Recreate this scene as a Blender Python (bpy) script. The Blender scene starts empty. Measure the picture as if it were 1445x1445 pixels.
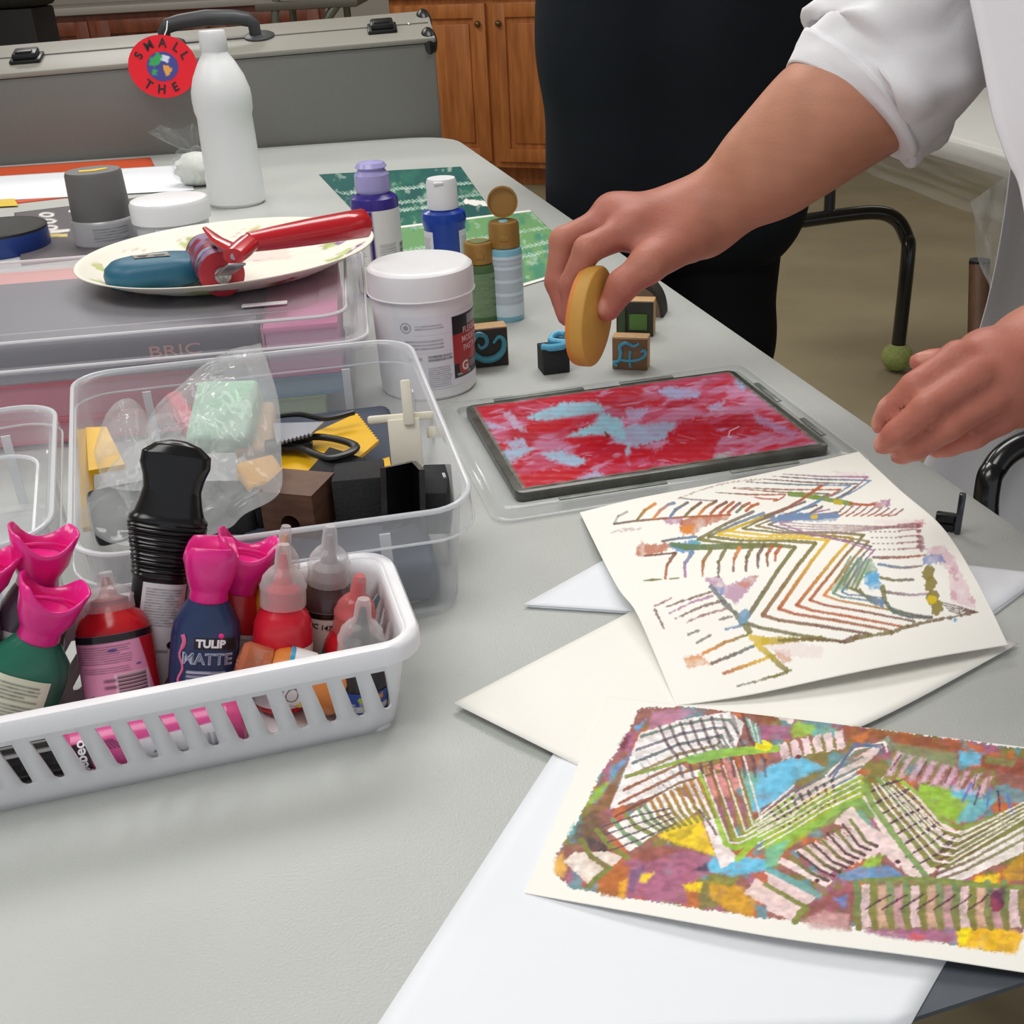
import bpy, bmesh, math, random
import numpy as np
from mathutils import Vector, Matrix, Euler
PI = math.pi
scene = bpy.context.scene
COL = scene.collection
random.seed(7)
RNG = np.random.RandomState(11)
V = lambda *a: np.array(a if len(a) > 1 else a[0], float)

# ------------------------------------------------------------------ camera
FPX = 1585.0
PITCH, ROLL = math.radians(27), math.radians(-3)
_c, _s = math.cos(ROLL), math.sin(ROLL)
CR = V(_c, _s*math.sin(PITCH), _s*math.cos(PITCH))
CU = V(-_s, _c*math.sin(PITCH), _c*math.cos(PITCH))
CF = V(0, math.cos(PITCH), -math.sin(PITCH))
CAM = V(0, 0, 1.14)
TZ = 0.74                                  # table top height
cam = bpy.data.cameras.new('camera'); camo = bpy.data.objects.new('camera', cam); COL.objects.link(camo)
camo.matrix_world = Matrix(((CR[0], CU[0], -CF[0], CAM[0]), (CR[1], CU[1], -CF[1], CAM[1]), (CR[2], CU[2], -CF[2], CAM[2]), (0, 0, 0, 1)))
cam.sensor_width = 36; cam.lens = FPX/1445*36; cam.clip_start = 0.02
scene.camera = camo

def ray(x, y): return CF + CR*((x-722.5)/FPX) - CU*((y-722.5)/FPX)
def Zp(x, y, z):
    d = ray(x, y); return CAM + d*((z-CAM[2])/d[2])
def T(x, y, h=0.0): return Zp(x, y, TZ+h)            # the point at height h above the table seen at a pixel
def K(x, y, depth): return CAM + ray(x, y)*depth      # the point at a distance from the lens
def DY(x, y, Y):
    d = ray(x, y); return CAM + d*(Y/d[1])
def proj(P):
    P = np.asarray(P, float); v = P-CAM; k = v@CF
    return 722.5+FPX*(v@CR)/k, 722.5-FPX*(v@CU)/k
TA = math.radians(11.5)                    # how far the table is turned
E1 = V(math.cos(TA), math.sin(TA), 0); E2 = V(-math.sin(TA), math.cos(TA), 0)

# ------------------------------------------------------------------ colour and materials
def lin(c):
    c = np.asarray(c, float)/255.0
    return np.where(c <= 0.04045, c/12.92, ((c+0.055)/1.055)**2.4)
_mats = {}
def mat(name, c=(200, 200, 200), rough=0.5, metal=0.0, noise=0.0, nscale=30.0, bump=0.0, bscale=200.0, spec=0.5, attr=False, coat=0.0, c2=None, sub=0.0, stretch=None):
    if name in _mats: return _mats[name]
    m = bpy.data.materials.new(name); m.use_nodes = True
    nt = m.node_tree; b = nt.nodes['Principled BSDF']; L = nt.links.new
    b.inputs['Roughness'].default_value = rough; b.inputs['Metallic'].default_value = metal
    b.inputs['Specular IOR Level'].default_value = spec
    if coat: b.inputs['Coat Weight'].default_value = coat; b.inputs['Coat Roughness'].default_value = 0.08
    if sub:
        b.inputs['Subsurface Weight'].default_value = sub; b.inputs['Subsurface Radius'].default_value = (0.012, 0.005, 0.003); b.inputs['Subsurface Scale'].default_value = 1.0
    a = lin(c); b.inputs['Base Color'].default_value = (*a, 1)
    tc = None
    if noise or bump:
        tc = nt.nodes.new('ShaderNodeTexCoord'); src = tc.outputs['Object']
        if stretch:
            mp = nt.nodes.new('ShaderNodeMapping'); mp.inputs['Scale'].default_value = stretch; L(src, mp.inputs['Vector']); src = mp.outputs['Vector']
    if attr:
        at = nt.nodes.new('ShaderNodeAttribute'); at.attribute_name = 'Col'; L(at.outputs['Color'], b.inputs['Base Color'])
    elif noise:
        n = nt.nodes.new('ShaderNodeTexNoise'); n.inputs['Scale'].default_value = nscale; n.inputs['Detail'].default_value = 5
        L(src, n.inputs['Vector'])
        mx = nt.nodes.new('ShaderNodeMix'); mx.data_type = 'RGBA'
        lo = lin(c2) if c2 is not None else a*(1-noise); hi = a if c2 is not None else np.minimum(a*(1+noise), 1)
        mx.inputs[6].default_value = (*lo, 1); mx.inputs[7].default_value = (*hi, 1)
        rp = nt.nodes.new('ShaderNodeMapRange'); rp.inputs[1].default_value = 0.3; rp.inputs[2].default_value = 0.7
        L(n.outputs['Fac'], rp.inputs[0]); L(rp.outputs[0], mx.inputs[0]); L(mx.outputs[2], b.inputs['Base Color'])
    if bump:
        n2 = nt.nodes.new('ShaderNodeTexNoise'); n2.inputs['Scale'].default_value = bscale; n2.inputs['Detail'].default_value = 3
        L(src, n2.inputs['Vector'])
        bp = nt.nodes.new('ShaderNodeBump'); bp.inputs['Strength'].default_value = bump; bp.inputs['Distance'].default_value = 0.002
        L(n2.outputs['Fac'], bp.inputs['Height']); L(bp.outputs['Normal'], b.inputs['Normal'])
    _mats[name] = m; return m
def clear(name, c=(235, 238, 242), op=0.3, edge=0.5, rough=0.25):
    """thin translucent plastic: lets light straight through, with a milky coat that is denser at grazing angles"""
    if name in _mats: return _mats[name]
    m = bpy.data.materials.new(name); m.use_nodes = True
    nt = m.node_tree; b = nt.nodes['Principled BSDF']; L = nt.links.new
    b.inputs['Base Color'].default_value = (*lin(c), 1); b.inputs['Roughness'].default_value = rough
    tr = nt.nodes.new('ShaderNodeBsdfTransparent'); tr.inputs['Color'].default_value = (0.97, 0.97, 0.98, 1)
    lw = nt.nodes.new('ShaderNodeLayerWeight'); lw.inputs['Blend'].default_value = 0.35
    ma = nt.nodes.new('ShaderNodeMath'); ma.operation = 'MULTIPLY_ADD'; ma.inputs[1].default_value = edge; ma.inputs[2].default_value = op; ma.use_clamp = True
    mx = nt.nodes.new('ShaderNodeMixShader')
    L(lw.outputs['Facing'], ma.inputs[0]); L(ma.outputs[0], mx.inputs[0]); L(tr.outputs[0], mx.inputs[1]); L(b.outputs[0], mx.inputs[2])
    L(mx.outputs[0], nt.nodes['Material Output'].inputs['Surface'])
    _mats[name] = m; return m
M_PAINT = mat('printed_colour', attr=True, rough=0.55, spec=0.3)
M_GLOSS = mat('printed_gloss', attr=True, rough=0.22)

# ------------------------------------------------------------------ mesh building
class MB:
    def __init__(s): s.v = []; s.f = []; s.c = []; s.fl = []
    def add(s, vs, fs, flat=False):
        o = len(s.v); s.v += [tuple(map(float, p)) for p in vs]
        s.f += [tuple(i+o for i in f) for f in fs]; s.fl += [flat]*len(fs); return s
    def box(s, c, d, R=None, bevel=0.0, seg=2):
        bm = bmesh.new(); bmesh.ops.create_cube(bm, size=1)
        for v in bm.verts: v.co = Vector((v.co.x*d[0], v.co.y*d[1], v.co.z*d[2]))
        if bevel: bmesh.ops.bevel(bm, geom=bm.edges[:], offset=bevel, segments=seg, profile=0.5, affect='EDGES')
        R = np.eye(3) if R is None else np.asarray(R)
        vs = [R@V(*v.co)+V(c) for v in bm.verts]; bm.verts.index_update()
        fs = [[v.index for v in f.verts] for f in bm.faces]; bm.free(); return s.add(vs, fs, True)
    def lathe(s, prof, n=40, c=(0, 0, 0), sx=1, sy=1, cap=True, pw=None):
        """prof: list of (r, z); pw: superellipse power for squarish bottles"""
        vs = []; fs = []; m = len(prof)
        for r, z in prof:
            for k in range(n):
                a = 2*PI*k/n; ca, sa = math.cos(a), math.sin(a)
                if pw: q = (abs(ca)**pw+abs(sa)**pw)**(-1/pw); ca *= q; sa *= q
                vs.append((c[0]+r*ca*sx, c[1]+r*sa*sy, c[2]+z))
        for i in range(m-1):
            for k in range(n): fs.append((i*n+k, i*n+(k+1) % n, (i+1)*n+(k+1) % n, (i+1)*n+k))
        if cap:
            if prof[0][0] > 1e-6: fs.append(tuple(range(n))[::-1])
            if prof[-1][0] > 1e-6: fs.append(tuple((m-1)*n+k for k in range(n)))
        return s.add(vs, fs)
    def tube(s, pts, r, n=12, closed=False, cap=True, flat=1.0):
        P = [V(p) for p in pts]; m = len(P); rs = r if hasattr(r, '__len__') else [r]*m
        vs = []; fs = []; up = None
        for i in range(m):
            if closed: t = P[(i+1) % m]-P[i-1]
            else: t = P[min(i+1, m-1)]-P[max(i-1, 0)]
            t = t/(np.linalg.norm(t)+1e-12)
            if up is None:
                a = V(0, 0, 1) if abs(t[2]) < 0.9 else V(1, 0, 0); up = np.cross(t, a)
            up = up-t*np.dot(up, t); up /= np.linalg.norm(up)+1e-12; w = np.cross(t, up)
            for k in range(n):
                a = 2*PI*k/n; vs.append(P[i]+rs[i]*(up*math.cos(a)+w*math.sin(a)*flat))
        for i in range(m if closed else m-1):
            j = (i+1) % m
            for k in range(n): fs.append((i*n+k, i*n+(k+1) % n, j*n+(k+1) % n, j*n+k))
        if cap and not closed: fs.append(tuple(range(n))[::-1]); fs.append(tuple((m-1)*n+k for k in range(n)))
        return s.add(vs, fs)
    def prism(s, poly, z0, z1, R=None, c=(0, 0, 0), bevel=0.0):
        """extruded polygon in local xy, placed with R and c"""
        bm = bmesh.new(); b = [bm.verts.new((x, y, z0)) for x, y in poly]; t = [bm.verts.new((x, y, z1)) for x, y in poly]; n = len(poly)
        bm.faces.new(b[::-1]); bm.faces.new(t)
        for i in range(n): bm.faces.new((b[i], b[(i+1) % n], t[(i+1) % n], t[i]))
        bmesh.ops.recalc_face_normals(bm, faces=bm.faces[:])
        if bevel:
            ed = [e for e in bm.edges if abs(e.verts[0].co.z-e.verts[1].co.z) < 1e-7]
            bmesh.ops.bevel(bm, geom=ed, offset=bevel, segments=2, profile=0.5, affect='EDGES')
        R = np.eye(3) if R is None else np.asarray(R); bm.verts.index_update()
        vs = [R@V(*v.co)+V(c) for v in bm.verts]; fs = [[v.index for v in f.verts] for f in bm.faces]; bm.free()
        return s.add(vs, fs, True)
    def grid(s, P, wrap=False):
        """P: array (m, n, 3)"""
        m, n = P.shape[:2]; fs = []
        for i in range(m-1):
            for k in range(n if wrap else n-1): fs.append((i*n+k, i*n+(k+1) % n, (i+1)*n+(k+1) % n, (i+1)*n+k))
        return s.add(P.reshape(-1, 3), fs)
    def sphere(s, c, r, n=16, m=10):
        pr = [(max(math.sin(PI*i/m), 1e-4), -math.cos(PI*i/m)) for i in range(m+1)]
        o = MB().lathe(pr, n); r = V(r) if hasattr(r, '__len__') else V(r, r, r)
        return s.add([V(p)*r+V(c) for p in o.v], o.f)
def link(o, parent=None):
    COL.objects.link(o)
    if parent is not None: o.parent = parent
    return o
def build(name, mb, m, parent=None, world=False, smooth=True, angle=35, solid=0.0, sub=0, col=None, off=0):
    vs = np.array(mb.v, float)
    if world and parent is not None:
        Mi = np.array(full_basis(parent).inverted()); vs = vs@Mi[:3, :3].T+Mi[:3, 3]
    me = bpy.data.meshes.new(name); me.from_pydata(vs.tolist(), [], mb.f)
    o = bpy.data.objects.new(name, me); link(o, parent)
    if m is not None: me.materials.append(m)
    if col is not None: set_col(me, col)
    if solid:
        md = o.modifiers.new('thickness', 'SOLIDIFY'); md.thickness = solid; md.offset = off
    if sub:
        md = o.modifiers.new('smooth', 'SUBSURF'); md.levels = sub; md.render_levels = sub
    if smooth:
        me.shade_smooth()
        if any(mb.fl) or angle < 180:
            bm = bmesh.new(); bm.from_mesh(me); ca = math.radians(angle)
            for e in bm.edges:
                if len(e.link_faces) == 2 and e.calc_face_angle(0) > ca: e.smooth = False
            bm.to_mesh(me); bm.free()
    return o
def full_basis(o):
    Mx = o.matrix_basis.copy()
    while o.parent is not None: o = o.parent; Mx = o.matrix_basis @ Mx
    return Mx
def set_col(me, col):
    a = me.color_attributes.new('Col', 'FLOAT_COLOR', 'POINT')
    c4 = np.ones((len(me.vertices), 4), np.float32); c4[:, :3] = np.asarray(col).reshape(-1, 3); a.data.foreach_set('color', c4.ravel())
def tag(o, label, cat, group=None):
    o['label'] = label; o['category'] = cat
    if group: o['group'] = group
    return o
def thing(name, label, cat, loc=(0, 0, 0), rz=0.0, mw=None, group=None):
    o = bpy.data.objects.new(name, None); o.empty_display_size = 0.02; COL.objects.link(o)
    if mw is not None: o.matrix_basis = mw
    else: o.location = Vector(loc); o.rotation_euler = (0, 0, rz)
    return tag(o, label, cat, group)
def struct(o): o['kind'] = 'structure'; return o
def frame(base, axis, side=None):
    """matrix with local z along axis and local -y turned towards `side` (default: the camera)"""
    z = V(axis)/np.linalg.norm(axis); s_ = V(side) if side is not None else CAM-V(base)
    y = -(s_-z*np.dot(s_, z)); y /= np.linalg.norm(y); x = np.cross(y, z)
    return Matrix(((x[0], y[0], z[0], base[0]), (x[1], y[1], z[1], base[1]), (x[2], y[2], z[2], base[2]), (0, 0, 0, 1)))
def aim(base, pxtop, L, far=False):
    """axis from base towards the point on a pixel's sight line at distance L"""
    d = ray(*pxtop); d = d/np.linalg.norm(d); w = CAM-V(base); b = np.dot(w, d); q = b*b-(np.dot(w, w)-L*L)
    t = -b if q < 0 else -b+(math.sqrt(q) if far else -math.sqrt(q))
    return CAM+d*t-V(base)
def rrect(w, d, r, n=6):
    """rounded rectangle outline, counter-clockwise, centred"""
    out = []
    for cx, cy, a0 in ((w/2-r, d/2-r, 0), (-w/2+r, d/2-r, 90), (-w/2+r, -d/2+r, 180), (w/2-r, -d/2+r, 270)):
        for k in range(n+1): a = math.radians(a0+90*k/n); out.append((cx+r*math.cos(a), cy+r*math.sin(a)))
    return out
def sweep_rings(rings, close_bottom=True, close_top=False):
    """rings: list of lists of 3D points (same count) -> MB"""
    mb = MB(); n = len(rings[0]); vs = [p for r in rings for p in r]; fs = []
    for i in range(len(rings)-1):
        for k in range(n): fs.append((i*n+k, i*n+(k+1) % n, (i+1)*n+(k+1) % n, (i+1)*n+k))
    if close_bottom: fs.append(tuple(range(n))[::-1])
    if close_top: fs.append(tuple((len(rings)-1)*n+k for k in range(n)))
    return mb.add(vs, fs)
def text_obj(name, s, size, m, parent, loc, rot=None, depth=0.0004, bend=None, align='CENTER', sx=1.0, bold=0.0, rotm=None):
    cu = bpy.data.curves.new(name, 'FONT'); cu.body = s; cu.size = size; cu.align_x = align; cu.align_y = 'CENTER'; cu.extrude = depth; cu.resolution_u = 3; cu.offset = bold
    to = bpy.data.objects.new(name, cu); COL.objects.link(to)
    dg = bpy.context.evaluated_depsgraph_get(); me = bpy.data.meshes.new_from_object(to.evaluated_get(dg))
    bpy.data.objects.remove(to); me.name = name
    R = np.eye(3) if rotm is None else np.asarray(rotm)
    for v in me.vertices:
        p = V(v.co.x*sx, v.co.y, v.co.z)
        if bend:           # wrap on a cylinder of radius bend: text x runs round the axis z, text y runs along z, outwards = -y
            r, a0 = bend[0], bend[1]; tw = bend[2] if len(bend) > 2 else 0
            x, y = p[0]*math.cos(tw)-p[1]*math.sin(tw), p[0]*math.sin(tw)+p[1]*math.cos(tw)
            a = a0+x/r; rr = r+p[2]; p = V(rr*math.sin(a), -rr*math.cos(a), y)
        else: p = R@p
        v.co = Vector(p+V(loc))
    me.materials.clear(); me.materials.append(m)
    o = bpy.data.objects.new(name, me); link(o, parent); return o

# ------------------------------------------------------------------ painting on a numpy canvas (printed matter)
class Canvas:
    def __init__(s, x0, y0, x1, y1, k=2.0, bg=(255, 255, 255)):
        s.x0, s.y0, s.k = x0, y0, k; s.w = int((x1-x0)*k); s.h = int((y1-y0)*k)
        s.a = np.ones((s.h, s.w, 3))*lin(bg)
        s.yy, s.xx = np.mgrid[0:s.h, 0:s.w]; s.n1 = None
    def noise(s, scale, seed=0, oct=3):
        r = np.random.RandomState(seed); out = np.zeros((s.h, s.w)); amp = 1; tot = 0
        for o in range(oct):
            sc = scale/(2**o)*s.k; gh, gw = int(s.h/sc)+3, int(s.w/sc)+3; g = r.rand(gh, gw)
            fy, fx = s.yy/sc, s.xx/sc; iy, ix = fy.astype(int), fx.astype(int); ty, tx = fy-iy, fx-ix
            ty = ty*ty*(3-2*ty); tx = tx*tx*(3-2*tx)
            out += amp*((g[iy, ix]*(1-tx)+g[iy, ix+1]*tx)*(1-ty)+(g[iy+1, ix]*(1-tx)+g[iy+1, ix+1]*tx)*ty); tot += amp; amp *= 0.5
        return out/tot
    def blend(s, sl, m, c): s.a[sl] = s.a[sl]*(1-m[..., None])+lin(c)*m[..., None]
    def line(s, pts, w, c, op=1.0, soft=0.7, jag=0.0, c2=None):
        P = [((x-s.x0)*s.k, (y-s.y0)*s.k) for x, y in pts]; ws = w if hasattr(w, '__len__') else [w]*len(P)
        n = len(P)
        for i in range(n-1):
            (ax, ay), (bx, by) = P[i], P[i+1]; ra, rb = ws[i]*s.k/2, ws[i+1]*s.k/2; R = max(ra, rb)+2
            X0, X1 = int(max(0, min(ax, bx)-R)), int(min(s.w, max(ax, bx)+R+1)); Y0, Y1 = int(max(0, min(ay, by)-R)), int(min(s.h, max(ay, by)+R+1))
            if X1 <= X0 or Y1 <= Y0: continue
            sl = (slice(Y0, Y1), slice(X0, X1)); xx, yy = s.xx[sl], s.yy[sl]; dx, dy = bx-ax, by-ay; l2 = dx*dx+dy*dy+1e-9
            t = np.clip(((xx-ax)*dx+(yy-ay)*dy)/l2, 0, 1); d = np.hypot(xx-ax-t*dx, yy-ay-t*dy)-(ra+(rb-ra)*t)
            if jag:
                if s.n1 is None: s.n1 = s.noise(3, 5, 2)
                d = d+(s.n1[sl]-0.5)*jag*s.k*2
            m = np.clip(0.5-d/(soft*s.k), 0, 1)*op
            if c2 is not None:
                q = (i+t)/(n-1); cc = lin(c)*(1-q[..., None])+lin(c2)*q[..., None]; s.a[sl] = s.a[sl]*(1-m[..., None])+cc*m[..., None]
            else: s.blend(sl, m, c)
        return s
    def poly(s, pts, c, op=1.0, jag=0.0, soft=0.8, tex=0.0):
        P = [((x-s.x0)*s.k, (y-s.y0)*s.k) for x, y in pts]; R = 3+jag*s.k*2
        xs = [p[0] for p in P]; ys = [p[1] for p in P]
        X0, X1 = int(max(0, min(xs)-R)), int(min(s.w, max(xs)+R+1)); Y0, Y1 = int(max(0, min(ys)-R)), int(min(s.h, max(ys)+R+1))
        if X1 <= X0 or Y1 <= Y0: return s
        sl = (slice(Y0, Y1), slice(X0, X1)); xx, yy = s.xx[sl].astype(float), s.yy[sl].astype(float)
        ins = np.zeros(xx.shape, bool); d = np.full(xx.shape, 1e9)
        for i in range(len(P)):
            (ax, ay), (bx, by) = P[i-1], P[i]; dx, dy = bx-ax, by-ay
            if abs(dy) > 1e-9: ins ^= ((ay > yy) != (by > yy)) & (xx < dx*(yy-ay)/dy+ax)
            t = np.clip(((xx-ax)*dx+(yy-ay)*dy)/(dx*dx+dy*dy+1e-9), 0, 1); d = np.minimum(d, np.hypot(xx-ax-t*dx, yy-ay-t*dy))
        d = np.where(ins, -d, d)
        if jag or tex:
            if s.n1 is None: s.n1 = s.noise(3, 5, 2)
            d = d+(s.n1[sl]-0.5)*jag*s.k*2
        m = np.clip(0.5-d/(soft*s.k), 0, 1)*op
        if tex: m = m*np.clip(1-tex*2*np.clip(s.noise2()[sl], 0, 1), 0, 1)
        s.blend(sl, m, c); return s
    def noise2(s):
        if getattr(s, 'n2', None) is None: s.n2 = np.clip((s.noise(9, 8, 4)-0.45)*3, 0, 1)
        return s.n2
    def ell(s, c, rx, ry, colr, op=1.0, ang=0.0, **k):
        a = math.radians(ang)
        return s.poly([(c[0]+rx*math.cos(t)*math.cos(a)-ry*math.sin(t)*math.sin(a), c[1]+rx*math.cos(t)*math.sin(a)+ry*math.sin(t)*math.cos(a)) for t in np.linspace(0, 2*PI, 28, endpoint=False)], colr, op, **k)
    def rect(s, x0, y0, x1, y1, c, op=1.0): return s.poly([(x0, y0), (x1, y0), (x1, y1), (x0, y1)], c, op)
    def micro(s, x0, y0, x1, y1, rows, c, seed=1, op=0.8, fill=0.55):
        """rows of print too small to read"""
        r = random.Random(seed); h = (y1-y0)/rows
        for i in range(rows):
            y = y0+h*(i+0.5); x = x0; end = x1-(x1-x0)*(0.35*r.random() if i % 4 == 3 else 0.08*r.random())
            while x < end:
                w = r.uniform(1.2, 4.5)*h*0.45; 
                s.line([(x, y), (min(x+w, end), y)], h*fill, c, op*r.uniform(0.6, 1), soft=h*0.4); x += w+h*0.45
        return s
    def bars(s, x0, y0, x1, y1, c=(20, 20, 20), seed=3, vertical=True):
        r = random.Random(seed); q = y0 if not vertical else x0; e = y1 if not vertical else x1
        while q < e:
            w = r.choice((0.01, 0.015, 0.025, 0.035))*(e-(y0 if not vertical else x0)+60*0)*1.0
            w = max(w, 0.25)
            if vertical: s.rect(q, y0, min(q+w, e), y1, c)
            else: s.rect(x0, q, x1, min(q+w, e), c)
            q += w*2.1
        return s
    def look(s, x, y):
        fx = np.clip((np.asarray(x)-s.x0)*s.k, 0, s.w-1.001); fy = np.clip((np.asarray(y)-s.y0)*s.k, 0, s.h-1.001)
        ix, iy = fx.astype(int), fy.astype(int); tx, ty = (fx-ix)[..., None], (fy-iy)[..., None]
        ix1, iy1 = np.minimum(ix+1, s.w-1), np.minimum(iy+1, s.h-1)
        return (s.a[iy, ix]*(1-tx)+s.a[iy, ix1]*tx)*(1-ty)+(s.a[iy1, ix]*(1-tx)+s.a[iy1, ix1]*tx)*ty
def cyl_label(name, cv, parent, r, z0, z1, a0, a1, m=None, nx=70, nz=70, lift=0.0003, rfun=None, sx=1.0, sy=1.0):
    """a printed label wrapped on a round bottle: canvas x runs round from a0 to a1 (0 = front), canvas y runs down from z1 to z0"""
    A = np.linspace(a0, a1, nx); Zs = np.linspace(z1, z0, nz); P = np.zeros((nz, nx, 3))
    for i, z in enumerate(Zs):
        rr = (rfun(z) if rfun else r)+lift
        P[i, :, 0] = rr*np.sin(A)*sx; P[i, :, 1] = -rr*np.cos(A)*sy; P[i, :, 2] = z
    u, v = np.meshgrid(np.linspace(cv.x0, cv.x0+cv.w/cv.k, nx), np.linspace(cv.y0, cv.y0+cv.h/cv.k, nz))
    return build(name, MB().grid(P[:, ::-1]), m or M_PAINT, parent, col=cv.look(u, v)[:, ::-1], angle=180)
def flat_print(name, cv, parent, O, ex, ey, m=None, nx=80, ny=80, world=False):
    """flat print: origin O = top left, ex/ey the vectors along the top and down the side"""
    u, v = np.meshgrid(np.linspace(0, 1, nx), np.linspace(0, 1, ny)); P = V(O)+u[..., None]*V(ex)+v[..., None]*V(ey)
    c = cv.look(cv.x0+u*cv.w/cv.k, cv.y0+v*cv.h/cv.k)
    return build(name, MB().grid(P[::-1]), m or M_PAINT, parent, col=c[::-1], angle=180, world=world)
# ------------------------------------------------------------------ setting and light
struct(build('floor', MB().box((0.5, 3.0, -0.03), (9, 9.6, 0.06)), mat('concrete_floor', (152, 139, 110), 0.55, noise=0.12, nscale=3, bump=0.15, bscale=60)))
M_WALL = mat('wall_paint', (206, 200, 188), 0.8)
struct(build('wall_back', MB().box((0.5, 7.85, 1.35), (9, 0.1, 2.7)), M_WALL))
struct(build('wall_left', MB().box((-4.05, 3.0, 1.35), (0.1, 9.6, 2.7)), M_WALL))
struct(build('wall_right', MB().box((5.05, 3.0, 1.35), (0.1, 9.6, 2.7)), M_WALL))
struct(build('ceiling', MB().box((0.5, 3.0, 2.75), (9, 9.6, 0.1)), mat('ceiling_white', (235, 234, 230), 0.9)))
def area(name, loc, size, watt, c=(253, 252, 250), tgt=None):
    li = bpy.data.lights.new(name, 'AREA'); li.shape = 'RECTANGLE'; li.size, li.size_y = size; li.energy = watt; li.color = lin(c)
    o = bpy.data.objects.new(name, li); COL.objects.link(o); o.location = loc
    if tgt is not None: o.rotation_euler = (Vector(tgt)-Vector(loc)).to_track_quat('-Z', 'Y').to_euler()
    return o
area('ceiling_light', (0.1, 2.3, 2.68), (1.6, 0.9), 62)
area('ceiling_light', (-0.7, 0.1, 2.68), (1.5, 1.0), 44)
area('ceiling_light', (-1.6, 4.6, 2.68), (1.2, 0.6), 52)
area('ceiling_light', (2.3, 4.6, 2.68), (1.2, 0.6), 16)
area('ceiling_light', (-2.2, 1.6, 2.68), (0.6, 1.2), 26)
w = bpy.data.worlds.new('world'); scene.world = w; w.use_nodes = True
w.node_tree.nodes['Background'].inputs[0].default_value = (*lin((226, 230, 238)), 1); w.node_tree.nodes['Background'].inputs[1].default_value = 1.1
vs_ = scene.view_settings; vs_.view_transform = 'Standard'; vs_.look = 'None'; vs_.gamma = 1; vs_.exposure = -0.8; vs_.use_curve_mapping = False

M_BLACK = mat('black_plastic', (20, 20, 22), 0.35); M_MATTEBLACK = mat('matte_black', (24, 24, 26), 0.7)
M_WHITE = mat('white_plastic', (238, 238, 240), 0.35); M_CHROME = mat('chrome', (200, 202, 205), 0.15, 1.0)
M_GREYTUBE = mat('grey_steel', (120, 122, 110), 0.4, 0.6); M_BLACKSTEEL = mat('black_steel', (14, 14, 17), 0.25, coat=0.5)

# ------------------------------------------------------------------ the grey folding table
def meet(p, d, q, e):
    A = np.array([[d[0], -e[0]], [d[1], -e[1]]]); t = np.linalg.solve(A, (q-p)[:2])[0]; return p+d*t
cR = DY(613, 52, 2.70); cL = DY(0, 104, 2.60)
ex = cR-cL; LW = np.linalg.norm(ex)+0.12; ex /= np.linalg.norm(ex)
tilt = math.radians(13); hz = np.cross(V(0, 0, 1), ex); hz /= np.linalg.norm(hz)
ez = V(0, 0, 1)*math.cos(tilt)-hz*math.sin(tilt); ez = ez-ex*np.dot(ez, ex); ez /= np.linalg.norm(ez); ey = np.cross(ez, ex)
pr = T(744, 263); dr = T(1440, 742)-pr; dr /= np.linalg.norm(dr)
pf = T(560, 197); pn = T(1288, 1444); dn = T(1442, 1394)-pn; dn /= np.linalg.norm(dn)
fb_ = cR-ez*((cR[2]-TZ)/ez[2])-ey*.006             # the case stands along the far edge
FR = meet(pr, dr, fb_, ex); NR = meet(pr, dr, pn+E2*.045, dn)
FL, NL = FR-ex*1.22, NR-V(math.cos(math.radians(18)), math.sin(math.radians(18)), 0)*1.22
def round_poly(P, rad, n=8):
    out = []
    for i, p in enumerate(P):
        a, b = P[i-1]-p, P[(i+1) % len(P)]-p; a, b = a/np.linalg.norm(a), b/np.linalg.norm(b); r = rad
        for k in range(n+1):
            t = k/n; out.append((1-t)**2*(p+a*r)+2*t*(1-t)*p+t*t*(p+b*r))
    return out
tb = thing('folding_table', 'long light grey plastic folding table with rounded corners covered in art supplies', 'table', (FR+FL+NR+NL)[:2].tolist() and (*((FR+FL+NR+NL)/4)[:2], 0))
ring = round_poly([NL, NR, FR, FL], 0.13)
cen = (NL+NR+FR+FL)/4
def inset(d, z):
    return [(*(p[:2]+(cen-p)[:2]/np.linalg.norm((cen-p)[:2])*d), z) for p in ring]
tm = sweep_rings([inset(0.02, TZ-0.045), inset(0.004, TZ-0.045), inset(0, TZ-0.038), inset(0, TZ-0.010), inset(0.003, TZ-0.003), inset(0.010, TZ)], True, True)
build('tabletop', tm, mat('grey_table_plastic', (193, 196, 192), 0.42, noise=0.035, nscale=9, bump=0.2, bscale=700, spec=0.45), tb, world=True, angle=50)
for q0, sgn in ((FR+E1*-0.61-E2*0.35, 1), (NR+E1*-0.61+E2*0.35, -1)):
    for sd in (-1, 1):
        a = q0+E1*0.27*sd
        build('leg', MB().tube([(*(a-E1*0.03*sd)[:2], TZ-0.05), (*a[:2], TZ-0.12), (*(a+E1*0.18*sd)[:2], TZ-0.18), (*(a+E1*0.2*sd)[:2], 0.0)], 0.0145, 12), M_GREYTUBE, tb, world=True)
    build('crossbar', MB().tube([(*(q0-E1*0.26)[:2], TZ-0.1), (*(q0+E1*0.26)[:2], TZ-0.1)], 0.012, 10), M_GREYTUBE, tb, world=True)
# dark grey board at the near end
mp = [T(1215, 1467), T(1470, 1384), T(1470, 1384)+dn*0.12, T(1470, 1384)+dn*0.10-dr*0.09, T(1215, 1467)-dr*0.09]
dm = MB().prism([p[:2] for p in mp], TZ+0.0004, TZ+0.0030)
tag(build('drawing_board', dm, mat('slate_board', (84, 90, 97), 0.7, noise=0.08, nscale=40)), 'dark slate grey board lying at the near table corner under the papers', 'board')

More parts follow.
